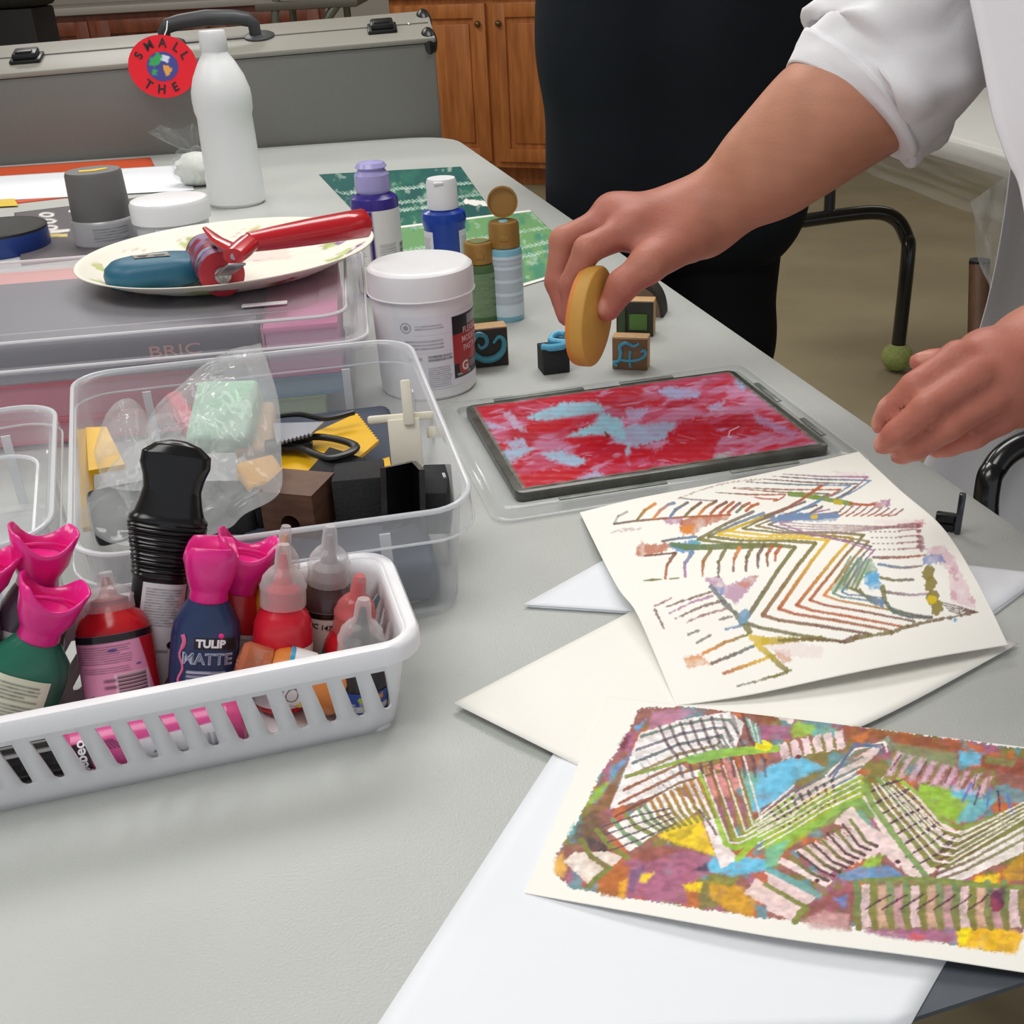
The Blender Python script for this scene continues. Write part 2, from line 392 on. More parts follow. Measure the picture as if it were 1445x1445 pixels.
# ------------------------------------------------------------------ grey hard case behind the table
DEP = 0.20; HT = (cR[2]-0.004)/ez[2]
org = cR-ez*HT                               # bottom front right
Mc = Matrix(((ex[0], ey[0], ez[0], org[0]), (ex[1], ey[1], ez[1], org[1]), (ex[2], ey[2], ez[2], org[2]), (0, 0, 0, 1)))
case = thing('hard_case', 'tall grey hard carrying case with black latches and handle standing behind the table', 'case', mw=Mc)
M_CASE = mat('case_grey', (118, 118, 114), 0.55, noise=0.03, nscale=200, bump=0.2, bscale=500); M_TRIM = mat('case_trim_grey', (146, 143, 134), 0.45, bump=0.15, bscale=400)
build('shell', MB().box((-LW/2, DEP/2, HT/2-0.006), (LW, DEP, HT-0.012), bevel=0.008), M_CASE, case)
build('lid_rim', MB().box((-LW/2, DEP/2, HT-0.006), (LW+0.004, DEP+0.004, 0.012), bevel=0.004), M_TRIM, case)
build('seam', MB().box((-LW/2, DEP*0.52, HT+0.0012), (LW-0.01, 0.004, 0.002)), mat('seam_grey', (120, 119, 110), 0.6), case)
def case_x(px, py):                          # where a pixel's sight line meets the case top, in case coordinates
    d = ray(px, py); nrm = ez; p0 = org+ez*(HT+0.001); t = np.dot(p0-CAM, nrm)/np.dot(d, nrm); q = CAM+d*t-org
    return np.dot(q, ex), np.dot(q, ey)
for pxy, in (((44, 74),), ((539, 39),)):
    x, y = case_x(*pxy); y = max(0.02, min(y, DEP*0.4))
    lt = build('latch', MB().box((x, y, HT+0.004), (0.066, 0.06, 0.008), bevel=0.003), M_BLACK, case)
    build('lever', MB().box((x, y, HT+0.013), (0.052, 0.05, 0.014), bevel=0.005).box((x, y-0.012, HT+0.021), (0.036, 0.014, 0.005), bevel=0.002), M_BLACK, lt)
xa, _ = case_x(238, 52); xb, _ = case_x(362, 44); yh = DEP*0.52
pts = [(xa, yh, HT-0.001), (xa, yh, HT+0.028), (xa+0.012, yh, HT+0.040), (xa+0.04, yh, HT+0.046), ((xa+xb)/2, yh, HT+0.05), (xb-0.04, yh, HT+0.046), (xb-0.012, yh, HT+0.040), (xb, yh, HT+0.028), (xb, yh, HT-0.001)]
hd = build('handle', MB().tube(pts, [0.013, 0.014, 0.016, 0.016, 0.017, 0.016, 0.016, 0.014, 0.013], 14), mat('handle_grey', (62, 64, 66), 0.45), case, angle=60)
for x in (xa, xb): build('handle_plate', MB().lathe([(0.034, 0), (0.034, 0.004), (0.028, 0.007)], 24, (x+0.008, yh, HT)), mat('handle_grey'), hd)
for yy in (0.03, DEP-0.03):
    build('corner_guard', MB().sphere((-0.012, yy, HT-0.020), (0.020, 0.036, 0.032), 18, 12), M_BLACK, case)
for k, yy in enumerate((0.03,)):
    build('rivet', MB().sphere((-0.05, 0.1, HT+0.001), 0.004), M_CHROME, case)
# round red tag hung from the handle
tagc = K(230, 94, 1.0); dt = ray(230, 94); nrm = ey; p0 = org+ez*HT-ey*0.045
tcen = CAM+dt*(np.dot(p0-CAM, nrm)/np.dot(dt, nrm)); TR = 50/ (FPX/np.dot(tcen-CAM, CF))
tn = CAM-tcen; tn /= np.linalg.norm(tn); tn = tn*0.75+V(-0.25, 0, 0.15); tn /= np.linalg.norm(tn); tu = V(0.12, 0, 1)-tn*np.dot(V(0.12, 0, 1), tn); tu /= np.linalg.norm(tu); tx = np.cross(tu, tn)
Mt = Matrix(((tx[0], -tn[0], tu[0], tcen[0]), (tx[1], -tn[1], tu[1], tcen[1]), (tx[2], -tn[2], tu[2], tcen[2]), (0, 0, 0, 1)))
tg = thing('luggage_tag', 'round red tag with a painted earth and hand lettering hanging on the grey case', 'tag', mw=Mt)
RY = np.array([[1, 0, 0], [0, 0, -1], [0, 1, 0]])       # plane xy stood up, facing -y
build('disc', MB().prism([(TR*math.cos(a), TR*0.84*math.sin(a)) for a in np.linspace(0, 2*PI, 40, endpoint=False)], 0, 0.002, RY), mat('tag_red', (228, 30, 48), 0.12, coat=0.8), tg)
cvt = Canvas(0, 0, 50, 50, 4, (70, 70, 140))
cvt.poly([(6, 14), (16, 4), (24, 8), (22, 20), (12, 26), (4, 24)], (60, 160, 90), jag=2).poly([(10, 30), (18, 32), (16, 42), (10, 40)], (60, 160, 90), jag=2).poly([(26, 22), (36, 24), (40, 30), (34, 40), (28, 34)], (222, 160, 70), jag=2).poly([(24, 6), (36, 8), (32, 18), (24, 16)], (210, 215, 235), jag=2)
er = TR*0.46; nn = 30; uu = np.linspace(0, 1, nn); Pg = np.zeros((nn, nn, 3)); cg = np.zeros((nn, nn, 3))
for i in range(nn):
    for k in range(nn):
        r, a = uu[i], 2*PI*k/(nn-1); Pg[i, k] = (er*r*math.cos(a), -0.0026, er*0.86*r*math.sin(a)); cg[i, k] = cvt.look(25+24*r*math.cos(a), 25-24*r*math.sin(a))
build('earth_picture', MB().grid(Pg), M_PAINT, tg, col=cg, angle=180)
M_INK = mat('black_ink', (30, 12, 18), 0.5)
for ch, a in list(zip('SMALL', (158, 124, 92, 60, 34)))+list(zip('THE', (238, 270, 302))):
    a_ = math.radians(a); up = a < 180; rt = math.radians(a-90 if up else a+90)
    Rl = RY@np.array([[math.cos(rt), -math.sin(rt), 0], [math.sin(rt), math.cos(rt), 0], [0, 0, 1]])
    text_obj('letter', ch, TR*0.34, M_INK, tg, (TR*0.74*math.cos(a_), -0.0026, TR*0.62*math.sin(a_)), rotm=Rl, bold=0.0006)
build('loop', MB().tube([(0, 0, TR*0.8), (0.004, 0.004, TR*1.0), (0.002, 0.012, TR*1.25)], 0.0012, 6), M_WHITE, tg)

# ------------------------------------------------------------------ wooden cabinets at the back
M_WOODD = mat('dark_red_wood', (128, 66, 38), 0.4, noise=1, nscale=5, c2=(98, 46, 25), stretch=(6, 6, 1)); M_WOODO = mat('orange_oak', (196, 122, 62), 0.4, noise=1, nscale=5, c2=(156, 88, 40), stretch=(7, 7, 0.8))
def cabinet(name, label, c, rz, w, h, d, doors, m, drawer=False):
    t = thing(name, label, 'cabinet', (*c, 0), rz)
    build('carcass', MB().box((0, d/2, h/2+0.05), (w, d, h-0.10)).box((0, d/2+0.05, 0.05), (w, d-0.1, 0.1)), m, t, smooth=False)
    build('countertop', MB().box((0, d/2-0.01, h+0.018), (w+0.02, d+0.04, 0.036), bevel=0.006), mat('counter_grey', (150, 145, 138), 0.4), t)
    dw = w/doors
    for k in range(doors):
        x = -w/2+dw*(k+0.5); top = h-0.03
        if drawer:
            dr_ = build('drawer', MB().box((x, -0.010, h-0.11), (dw-0.05, 0.02, 0.15), bevel=0.006), m, t); top = h-0.21
            build('knob', MB().sphere((x, -0.035, h-0.11), 0.016), mat('brass_dark', (120, 98, 60), 0.35, 0.8), dr_)
        z0, z1 = 0.13, top; fw = 0.065; dm_ = MB()
        for sx in (-1, 1): dm_.box((x+sx*(dw/2-0.02-fw/2), -0.011, (z0+z1)/2), (fw, 0.022, z1-z0), bevel=0.004)
        for zz in (z0+fw/2, z1-fw/2): dm_.box((x, -0.011, zz), (dw-0.04-2*fw+0.004, 0.022, fw), bevel=0.004)
        do = build('door', dm_, m, t)
        bm_ = MB(); pw, ph = dw-0.04-2*fw, z1-z0-2*fw
        bm_.box((x, -0.004, (z0+z1)/2), (pw, 0.008, ph)).box((x, -0.010, (z0+z1)/2), (pw-0.05, 0.014, ph-0.05), bevel=0.006)
        build('raised_panel', bm_, m, do)
        build('knob', MB().sphere((x+(dw/2-0.055)*(1 if k % 2 == 0 else -1), -0.034, z1-0.09), 0.015), mat('brass_dark', (120, 98, 60), 0.35, 0.8), do)
        build('hinge', MB().box((x-(dw/2-0.015)*(1 if k % 2 == 0 else -1), -0.016, z1-0.06), (0.014, 0.02, 0.05), bevel=0.003), mat('brass_dark'), do)
    return t
cabinet('wooden_cabinet', 'dark reddish wooden cabinet run with raised panel doors behind the grey case', (-2.28, 6.2), math.radians(6), 2.9, 0.9, 0.55, 5, M_WOODD)
ccx = DY(640, 200, 5.9)
cabinet('wooden_cabinet', 'orange oak cabinet with raised panel door between the case and the person in black', (0.02, 5.95), math.radians(-24), 1.1, 0.9, 0.5, 2, M_WOODO)
# black thing and metal chair legs seen over the case
bb = DY(28, 2, 4.6)
tag(build('equipment_bag', MB().box((bb[0]-0.05, 4.6, bb[2]+0.16), (0.32, 0.3, 0.36), bevel=0.05, seg=3).box((bb[0]-0.05, 4.6, (bb[2]-0.02)/2), (0.26, 0.24, bb[2]-0.02), bevel=0.01), M_MATTEBLACK), 'black bag shape rising above the left end of the grey case', 'bag')
pa, pb, pc = DY(388, 25, 4.3), DY(466, 20, 4.3), DY(480, 0, 4.3)
ch = thing('metal_chair', 'grey metal tube chair standing behind the case near its handle', 'chair', (*((pa+pb)/2)[:2], 0))
da = DY(390, 0, 4.3)-pa
build('leg', MB().tube([(pa[0], 4.3, 0), pa, pa+da*5], 0.014, 10), M_GREYTUBE, ch, world=True)
build('leg', MB().tube([(pb[0]-0.06, 4.3, 0), (pb[0]-0.02, 4.3, pb[2]*0.97), pb, pc, pc+(pc-pb)*3], 0.016, 10), M_GREYTUBE, ch, world=True)
build('leg', MB().tube([(pa[0]-0.02, 4.65, 0), (pa[0]+0.01, 4.65, 0.95)], 0.014, 10), M_GREYTUBE, ch, world=True)
build('leg', MB().tube([(pb[0]+0.03, 4.65, 0), (pb[0]+0.02, 4.65, 0.95)], 0.014, 10), M_GREYTUBE, ch, world=True)
build('seat', MB().box(((pa[0]+pb[0])/2+0.02, 4.48, 0.97), (0.36, 0.40, 0.03), bevel=0.01), mat('chair_seat_grey', (95, 90, 80), 0.6), ch, world=True)

# ------------------------------------------------------------------ back right: white table under plastic, tennis ball leg, posts
bt0, bt1 = DY(1300, 190, 2.75), DY(1445, 232, 2.45)     # near edge of the white table top
bz = 0.74
b0, b1 = Zp(1262, 176, bz), Zp(1425, 222, bz); bd = b1-b0; bd /= np.linalg.norm(bd); bn = V(-bd[1], bd[0], 0)
bt = thing('folding_table', 'white folding table under clear plastic in the background by the person in white', 'table', (*(b0+bd*0.4+bn*0.4)[:2], 0))
q = [b0-bd*0.45, b0+bd*1.3, b0+bd*1.3+bn*0.75, b0-bd*0.45+bn*0.75]
build('tabletop', MB().prism([p[:2] for p in round_poly(q, 0.06)], bz-0.04, bz, bevel=0.006), mat('white_tabletop', (214, 212, 204), 0.45), bt, world=True)
lp = [K(1130, 312, 3.05), K(1225, 300, 3.05), K(1262, 308, 3.05), K(1279, 335, 3.05), K(1281, 365, 3.05), K(1270, 468, 3.13)]
lp[-1][2] = 0.041
def smooth_path(P, n=8):
    P = [V(p) for p in P]; out = []
    for i in range(len(P)-1):
        a, b, c, d = P[max(i-1, 0)], P[i], P[i+1], P[min(i+2, len(P)-1)]
        for k in range(n):
            t = k/n; out.append(0.5*((2*b)+(c-a)*t+(2*a-5*b+4*c-d)*t*t+(3*b-a-3*c+d)*t**3))
    return out+[P[-1]]
lg = build('leg', MB().tube(smooth_path(lp), 0.0195, 12), M_BLACKSTEEL, bt, world=True)
u0 = K(1170, 300, 3.05); build('leg_bracket', MB().tube([u0, u0+V(0.0, 0.02, 0.16)], 0.015, 10).box(u0+V(0.03, 0.03, 0.155), (0.13, 0.05, 0.03), bevel=0.006), M_BLACKSTEEL, bt, world=True)
tb_c = lp[-1]+V(0, 0, 0.002)
ball = MB().sphere(tb_c, (0.043, 0.043, 0.040), 24, 16)
tag(build('tennis_ball', ball, mat('tennis_felt', (160, 170, 100), 0.95, noise=0.2, nscale=120, bump=0.8, bscale=400)), 'yellow green tennis ball on the foot of the black table leg', 'ball')
def wavy(O, ex_, ey_, nx, ny, amp, seed, nrm, sag=0.0, freq=3):
    r = np.random.RandomState(seed); ph = r.rand(6, 3)*6.28; u, v = np.meshgrid(np.linspace(0, 1, nx), np.linspace(0, 1, ny))
    z = sum(np.sin(freq*(k+1)*(u*math.cos(ph[k, 2])+v*math.sin(ph[k, 2]))*2.2+ph[k, 0])/(k+1)**0.7 for k in range(6))*amp-sag*v*v
    return V(O)+u[..., None]*V(ex_)+v[..., None]*V(ey_)+z[..., None]*V(nrm)
M_FILM = clear('clear_film', (205, 210, 208), 0.03, 0.16, 0.08)
pl = thing('plastic_sheet', 'clear plastic sheet draped over the white background table and hanging off its edge', 'plastic sheet', (*(b0+bd*0.3)[:2], bz))
top = wavy(b0-bd*0.45-bn*0.012+V(0, 0, 0.012), bd*1.75, bn*0.7, 60, 24, 0.003, 3, (0, 0, 1))
build('top_film', MB().grid(top), M_FILM, pl, world=True, angle=180)
hang = wavy(b0-bd*0.45-bn*0.022+V(0, 0, 0.012), bd*1.75, V(0, 0, -0.11)-bn*0.03, 80, 24, 0.006, 5, -bn, freq=5)
build('hanging_film', MB().grid(hang), M_FILM, pl, world=True, angle=180)
h2o = K(1366, 288, 1.6); h2 = wavy(h2o, K(1455, 222, 1.6)-h2o, V(0.16, 0.0, -0.42), 50, 60, 0.010, 9, -CF, freq=4)
tag(build('plastic_bag', MB().grid(h2), clear('clear_bag', (228, 232, 232), 0.28, 0.45, 0.1), angle=180), 'crinkled clear plastic bag hanging beside the white apron', 'bag')
# brown post of a chair by the table edge, black tube chair right of it
p_t, p_b = K(1382, 372, 1.75), K(1375, 700, 1.75)
wc = thing('wooden_chair', 'brown wooden chair with a dark capped back post beyond the table edge', 'chair', (p_t[0]+0.2, p_t[1]+0.1, 0))
dvec = (p_b-p_t)/abs(p_b[2]-p_t[2]); foot = p_t+dvec*(p_t[2]); foot[2] = 0
M_BROWN = mat('brown_wood', (96, 66, 44), 0.5, noise=0.15, nscale=20, stretch=(5, 5, 1))
pp = build('back_post', MB().tube([foot, p_t], 0.0155, 14), M_BROWN, wc, world=True)
build('cap', MB().tube([p_t, p_t+V(0, 0, 0.006)], 0.0158, 14), M_MATTEBLACK, pp, world=True)
sv = V(0.36, 0.10, 0)
build('back_post', MB().tube([foot+sv, p_t+sv], 0.0155, 14), M_BROWN, wc, world=True)
for zz in (0.42,): build('seat', MB().box((foot+sv*0.5+V(0.06, -0.0, 0))[:2].tolist()+[zz-0.2], (0.34, 0.30, 0.03), np.array([[0.96, -0.27, 0], [0.27, 0.96, 0], [0, 0, 1]]), bevel=0.008), M_BROWN, wc, world=True)
bp_ = [K(1396, 760, 1.12), K(1392, 700, 1.12), K(1404, 660, 1.12), K(1430, 634, 1.12), K(1475, 618, 1.12), K(1540, 615, 1.12)]
tc = thing('tube_chair', 'chair of glossy black bent tube at the right edge of the photo', 'chair', (bp_[0][0]+0.12, bp_[0][1]+0.1, 0))
bp_ = [V(bp_[0][0], bp_[0][1]+0.02, 0.0), V(bp_[0][0], bp_[0][1], 0.5)]+bp_[1:]+[bp_[-1]+V(0.05, 0, -0.03), V(bp_[-1][0]+0.06, bp_[-1][1], 0.4), V(bp_[-1][0]+0.06, bp_[-1][1], 0)]
build('frame', MB().tube(smooth_path(bp_), 0.0125, 14), M_BLACKSTEEL, tc, world=True)
build('seat', MB().box(((bp_[0][0]+bp_[-1][0])/2, bp_[0][1]+0.19, 0.43), (0.30, 0.34, 0.03), bevel=0.01), M_MATTEBLACK, tc, world=True)
for xx in (bp_[0][0], bp_[-1][0]): build('leg', MB().tube([(xx, bp_[0][1]+0.36, 0.42), (xx, bp_[0][1]+0.38, 0)], 0.0125, 10), M_BLACKSTEEL, tc, world=True)
for xx in (bp_[0][0], bp_[-1][0]): build('seat_rail', MB().tube([(xx, bp_[0][1], 0.41), (xx, bp_[0][1]+0.36, 0.42)], 0.0115, 10), M_BLACKSTEEL, tc, world=True)
# ------------------------------------------------------------------ sheets of paper and prints
def curve(P, n):
    W = np.array([T(*p) for p in P])
    if len(W) == 2: t = np.linspace(0, 1, n)[:, None]; return W[0]*(1-t)+W[1]*t
    S = np.array(smooth_path(W, 12)); d = np.r_[0, np.cumsum(np.linalg.norm(np.diff(S, axis=0), axis=1))]
    q = np.linspace(0, d[-1], n); return np.stack([np.interp(q, d, S[:, i]) for i in range(3)], 1)
def coons(top, bottom, left, right, nx, ny):
    """top/bottom run left to right, left/right run top to bottom"""
    t, b, l, r = curve(top, nx), curve(bottom, nx), curve(left, ny), curve(right, ny)
    u = np.linspace(0, 1, nx)[None, :, None]; v = np.linspace(0, 1, ny)[:, None, None]
    return (1-v)*t[None]+v*b[None]+(1-u)*l[:, None]+u*r[:, None]-((1-u)*(1-v)*t[0]+u*(1-v)*t[-1]+(1-u)*v*b[0]+u*v*b[-1])
M_PAPERP = mat('painted_paper', attr=True, rough=0.6, spec=0.25); M_CREAM = mat('cream_paper', (249, 247, 239), 0.7, spec=0.2); M_SHEET = mat('white_paper', (240, 243, 248), 0.7, spec=0.2)
def sheet(name, P, cv, label, cat, m=None, group=None, th=0.0004):
    P = P[::-1]
    if cv is not None:
        x, y = proj(P); c = cv.look(x, y); o = build(name, MB().grid(P), m or M_PAPERP, col=c, angle=180, solid=th, off=-1)
    else: o = build(name, MB().grid(P), m or M_CREAM, angle=180, solid=th, off=-1)
    return tag(o, label, cat, group)
def crop(x0, y0, k): return lambda pts: [(x0+x*k, y0+y*k) for x, y in pts]
CREAM = (249, 247, 239)

# --- print with zigzag lines, curling up from the table
cv = Canvas(790, 610, 1445, 1010, 2.6, CREAM)
A = crop(860, 660, 0.20761); B = crop(1100, 640, 0.23875); I_ = lambda p: p
def L(f, pts, w, c, c2=None, op=0.95, jag=.6): cv.line(f(pts), (np.array(w)*1.2).tolist(), c, op, soft=0.8, jag=jag, c2=c2)
rust, ora, oli, blu, pur, bro, yel, gry = (186, 98, 52), (226, 140, 52), (128, 122, 62), (106, 140, 176), (176, 116, 160), (122, 84, 72), (226, 192, 40), (120, 108, 104)
# faint tints
for f, pts, c, o in ((A, [(360, 345), (520, 335), (500, 385), (390, 385)], pur, .75), (A, [(480, 350), (640, 325), (830, 318), (800, 350), (640, 400), (570, 465), (480, 440)], rust, .85),
        (A, [(480, 395), (590, 390), (570, 450), (500, 462)], ora, .9), (A, [(175, 585), (215, 500), (265, 525), (390, 508), (425, 545), (270, 605), (200, 605)], rust, .85),
        (A, [(400, 525), (600, 485), (622, 520), (560, 575), (465, 578)], (90, 150, 206), .9), (A, [(560, 490), (610, 485), (620, 530), (580, 540)], (90, 176, 180), .8),
        (A, [(640, 750), (740, 738), (800, 800), (960, 735), (1015, 732), (945, 835), (860, 925), (780, 875), (700, 805)], pur, .75), (A, [(860, 790), (1010, 732), (930, 820)], (206, 130, 80), .7), (A, [(700, 820), (790, 810), (760, 880)], (120, 150, 200), .8),
        (A, [(495, 1290), (620, 1265), (680, 1335), (530, 1360)], (222, 150, 90), .9), (A, [(1100, 1230), (1220, 1240), (1240, 1310), (1180, 1340)], (214, 160, 140), .8),
        (A, [(960, 1180), (1250, 1180), (1445, 1220), (1445, 1300), (1200, 1280)], (240, 224, 222), .7),
        (B, [(300, 100), (520, 120), (540, 160), (400, 150)], (240, 220, 220), .7), (B, [(540, 295), (640, 275), (660, 310), (580, 325)], (190, 120, 130), .8), (B, [(600, 280), (650, 275), (640, 320)], (150, 110, 170), .7),
        (B, [(800, 395), (860, 395), (850, 440), (800, 450)], (206, 100, 120), .7), (B, [(860, 560), (960, 540), (1040, 610), (1060, 690), (1000, 690), (900, 620)], (214, 160, 180), .6), (B, [(1030, 640), (1075, 700), (1140, 850), (1170, 930), (1010, 870), (1000, 700)], (232, 196, 206), .7),
        (B, [(850, 600), (960, 590), (980, 640), (850, 660)], (120, 140, 196), .8), (B, [(505, 700), (580, 690), (610, 800), (540, 805), (500, 770)], (86, 170, 220), .95), (B, [(540, 610), (580, 690), (500, 720), (470, 790), (330, 820), (290, 800), (420, 660)], (120, 160, 120), .75),
        (B, [(1005, 980), (1070, 965), (1040, 1000)], (90, 170, 210), .9), (B, [(0, 350), (200, 355), (350, 365), (330, 400), (100, 400), (0, 410)], (130, 150, 190), .65), (B, [(560, 395), (840, 390), (800, 430), (560, 420)], (244, 228, 228), .6)):
    cv.poly(f(pts), c, o, jag=3, soft=1.6, tex=0.25)
# top left strips
L(A, [(30, 382), (190, 360), (360, 345), (520, 335), (820, 320)], 2.6, gry, rust); L(A, [(30, 380), (60, 330), (120, 300)], 2.5, gry, op=.6)
for pts, c, c2 in (([(190, 352), (240, 290), (310, 245)], oli, ora), ([(305, 340), (345, 290), (400, 250), (440, 240)], ora, blu), ([(415, 332), (450, 285), (530, 238)], blu, gry), ([(515, 330), (560, 280), (620, 238)], oli, bro), ([(610, 318), (650, 272), (725, 226)], ora, bro), ([(690, 312), (730, 270), (795, 234)], rust, bro), ([(755, 308), (800, 266), (845, 234)], rust, rust), ([(805, 308), (845, 270), (885, 240)], rust, gry), ([(865, 302), (905, 264), (950, 240)], (100, 130, 110), rust), ([(930, 292), (965, 262), (1010, 246)], rust, rust)):
    L(A, pts, 3.6, c, c2)
L(A, [(480, 205), (560, 216), (720, 226)], 2, gry, op=.7)
for i in range(16): q = i/15; cv.ell(A([(480+q*540, 205-q*120-30*math.sin(q*3))])[0], 4.5, 1.2, (170, 140, 120), .6, -15, jag=1.5)
for i in range(3): L(A, [(20+i*60, 440-i*6), (110+i*50, 412)], 2.2, (190, 160, 160), op=.6, jag=2)
# chevrons upper right
for st, vx, en, c, c2 in (((1105, 669), (1224, 673), (1190, 700), (160, 130, 140), pur), ((1090, 672), (1229, 678), (1183, 704), bro, blu), ((1078, 676), (1212, 683), (1179, 704), bro, gry), ((1053, 680), (1200, 685), (1166, 703), gry, blu), ((1036, 688), (1186, 691), (1160, 703), gry, rust), ((1034, 689), (1169, 697), (1148, 704), rust, (110, 120, 100)), ((1010, 695), (1108, 698), (1096, 706), bro, rust), ((1060, 701), (1096, 704), (1092, 707), rust, rust)):
    cv.line([st, ((st[0]+vx[0])/2, (st[1]+vx[1])/2+1.5), vx], [1.2, 2.4, 2.2], c, .9, jag=.8, c2=c2); cv.line([vx, ((vx[0]+en[0])/2+3, (vx[1]+en[1])/2), en], 2.3, c2, .9, jag=.8)
L(B, [(60, 238), (130, 246), (215, 258), (330, 280), (420, 296)], 5.5, (120, 150, 70), (130, 150, 60)); L(B, [(420, 296), (520, 305), (560, 300)], 3, rust); L(B, [(330, 285), (360, 290)], 6, (200, 180, 50))
for k in range(9): x = 350+k*42; L(B, [(x+45, 305+k*3), (x, 345+k*2), (x-40, 370)], 1.8, (150, 120, 130), rust)
# zigzag bands
U = [(1063, 722), (1078, 724), (1092, 728), (1118, 714), (1136, 708), (1152, 713), (1170, 719), (1186, 722)]
V1 = [(985, 761), (1000, 757), (1013, 754), (1029, 749.5), (1048, 746), (1067, 742), (1084, 740), (1100, 738)]
V2 = [(1122, 772), (1151, 766.5), (1169, 762), (1203, 759), (1219, 755), (1226, 764), (1229, 771), (1233, 777)]
V3 = [(1050, 878), (1076, 868), (1099, 859), (1124, 854), (1143, 846.5), (1163, 840), (1176, 837), (1188, 835)]
EN = [(1191, 906), (1229, 895), (1253, 889), (1272, 884), (1291, 877), (1312, 872), (1250, 852), (1247, 844)]
cz = [(gry, oli, (120, 112, 84), oli), (blu, oli, (150, 110, 70), bro), (gry, yel, rust, (160, 100, 60)), (bro, yel, rust, rust), ((120, 100, 120), oli, rust, bro), (bro, (150, 130, 90), ora, oli), (pur, gry, (110, 150, 120), blu), (gry, pur, blu, (90, 110, 150))]
for k in range(8):
    w = 5.6-0.42*k
    a, b, c, d, e = U[k], V1[k], V2[k], V3[k], EN[k]; mid = lambda p, q, s=0.5, dx=0, dy=0: (p[0]*(1-s)+q[0]*s+dx, p[1]*(1-s)+q[1]*s+dy)
    cv.line([a, mid(a, b, .5, 0, -2), b], w*0.8, cz[k][0], .92, jag=.6, c2=cz[k][1]); cv.line([b, mid(b, c, .3, 0, 3), mid(b, c, .75, 0, -1), c], [w*0.9, w*0.7, w*0.9, w], cz[k][1], .92, jag=1)
    cv.line([c, mid(c, d, .3, -2), mid(c, d, .6, -1), d], [w, w*1.05, w*1.15, w*1.2], cz[k][1], .95, jag=.7, c2=cz[k][2]); cv.line([d, mid(d, e, .15, 0, 3), mid(d, e, .5, 0, -1+(4 if k == 0 else 2)), e], [w*1.1, w*.9, w*.95, w*.8], cz[k][2], .92, jag=.7, c2=cz[k][3])
L(A, [(1445, 120), (1300, 220), (1180, 290), (1060, 330)], 3.4, rust, gry); L(A, [(1445, 215), (1360, 260), (1200, 330)], 3, blu); L(A, [(1445, 265), (1330, 330)], 3, gry)
L(A, [(1110, 352), (1250, 342), (1445, 340)], 5.5, (120, 146, 184)); L(B, [(0, 378), (120, 366), (240, 372), (340, 366)], 6, (116, 142, 180)); L(B, [(195, 375), (215, 372)], 5, yel)
for k in range(5): L(B, [(0, 405+k*17), (200, 420+k*14), (420, 425+k*10), (640, 432+k*2), (820, 415+k*6)], 1.5, (168, 140, 150), (150, 100, 100), op=.75)
# left strips hanging from the olive band
L(A, [(420, 520), (520, 540), (640, 540), (800, 535), (960, 535), (1120, 525), (1170, 535)], [5, 8, 7, 7, 6, 5, 4], (96, 130, 90), oli)
L(A, [(240, 600), (380, 585), (450, 580)], 2.5, bro); L(A, [(360, 500), (470, 480), (590, 470)], 3, gry, blu)
for pts, c, c2 in (([(445, 580), (392, 660), (380, 750)], bro, rust), ([(565, 572), (512, 650), (514, 742)], blu, pur), ([(690, 553), (637, 640), (632, 735)], oli, rust), ([(790, 550), (742, 640), (742, 738)], oli, gry), ([(885, 545), (848, 620), (842, 700)], ora, bro), ([(970, 540), (932, 610), (928, 698)], oli, bro), ([(1045, 536), (1008, 600), (1010, 680)], bro, gry), ([(1105, 536), (1072, 590), (1075, 668)], rust, bro), ([(1160, 540), (1130, 580), (1126, 630)], rust, rust)):
    cv.line(A(pts), [5.6, 4.8, 3.0], c, .92, jag=1.3, c2=c2)
cv.line(A([(232, 768), (290, 762), (355, 758)]), [1.5, 4, 1.5], oli, .9); cv.line(A([(410, 756), (470, 750)]), 2.2, oli, .9)
# lower left strips
cv.line(A([(690, 808), (780, 915), (850, 985), (905, 1050), (955, 1115)]), [6, 8, 6, 10, 8], (110, 120, 130), .9, jag=1.5, c2=oli); cv.ell(A([(915, 1010)])[0], 8, 11, (120, 160, 190), .9, 30, jag=2)
for pts, c in (([(690, 845), (540, 892), (385, 945)], bro), ([(700, 872), (560, 915), (410, 988)], pur), ([(770, 905), (620, 945), (450, 1025)], bro), ([(795, 958), (640, 1000), (525, 1052)], (160, 110, 110)), ([(830, 1012), (750, 1032)], gry), ([(890, 1076), (790, 1098)], blu), ([(605, 1108), (540, 1132)], gry), ([(685, 1140), (590, 1190)], gry), ([(310, 965), (340, 1030), (372, 1095)], (120, 80, 90)), ([(308, 938), (360, 920), (425, 884)], (170, 120, 130))):
    cv.line(A(pts), [3.6, 3.4, 2.4][:len(pts)], c, .85, jag=1.6)
for pts, c, c2 in (([(945, 1130), (780, 1190), (640, 1262)], oli, ora), ([(995, 1205), (850, 1268), (695, 1332)], (110, 130, 120), bro), ([(1090, 1285), (930, 1345), (780, 1398)], yel, rust)): cv.line(A(pts), [4.5, 5, 4.6], c, .92, jag=1.6, c2=c2)
cv.line(A([(960, 1150), (1060, 1180), (1200, 1172), (1320, 1165), (1445, 1160)]), [8, 12, 9, 6, 6], yel, .9, jag=2, c2=oli); cv.line(B([(0, 1105), (180, 1095), (390, 1115)]), [5, 5, 3], oli, .9, jag=1.5, c2=bro)
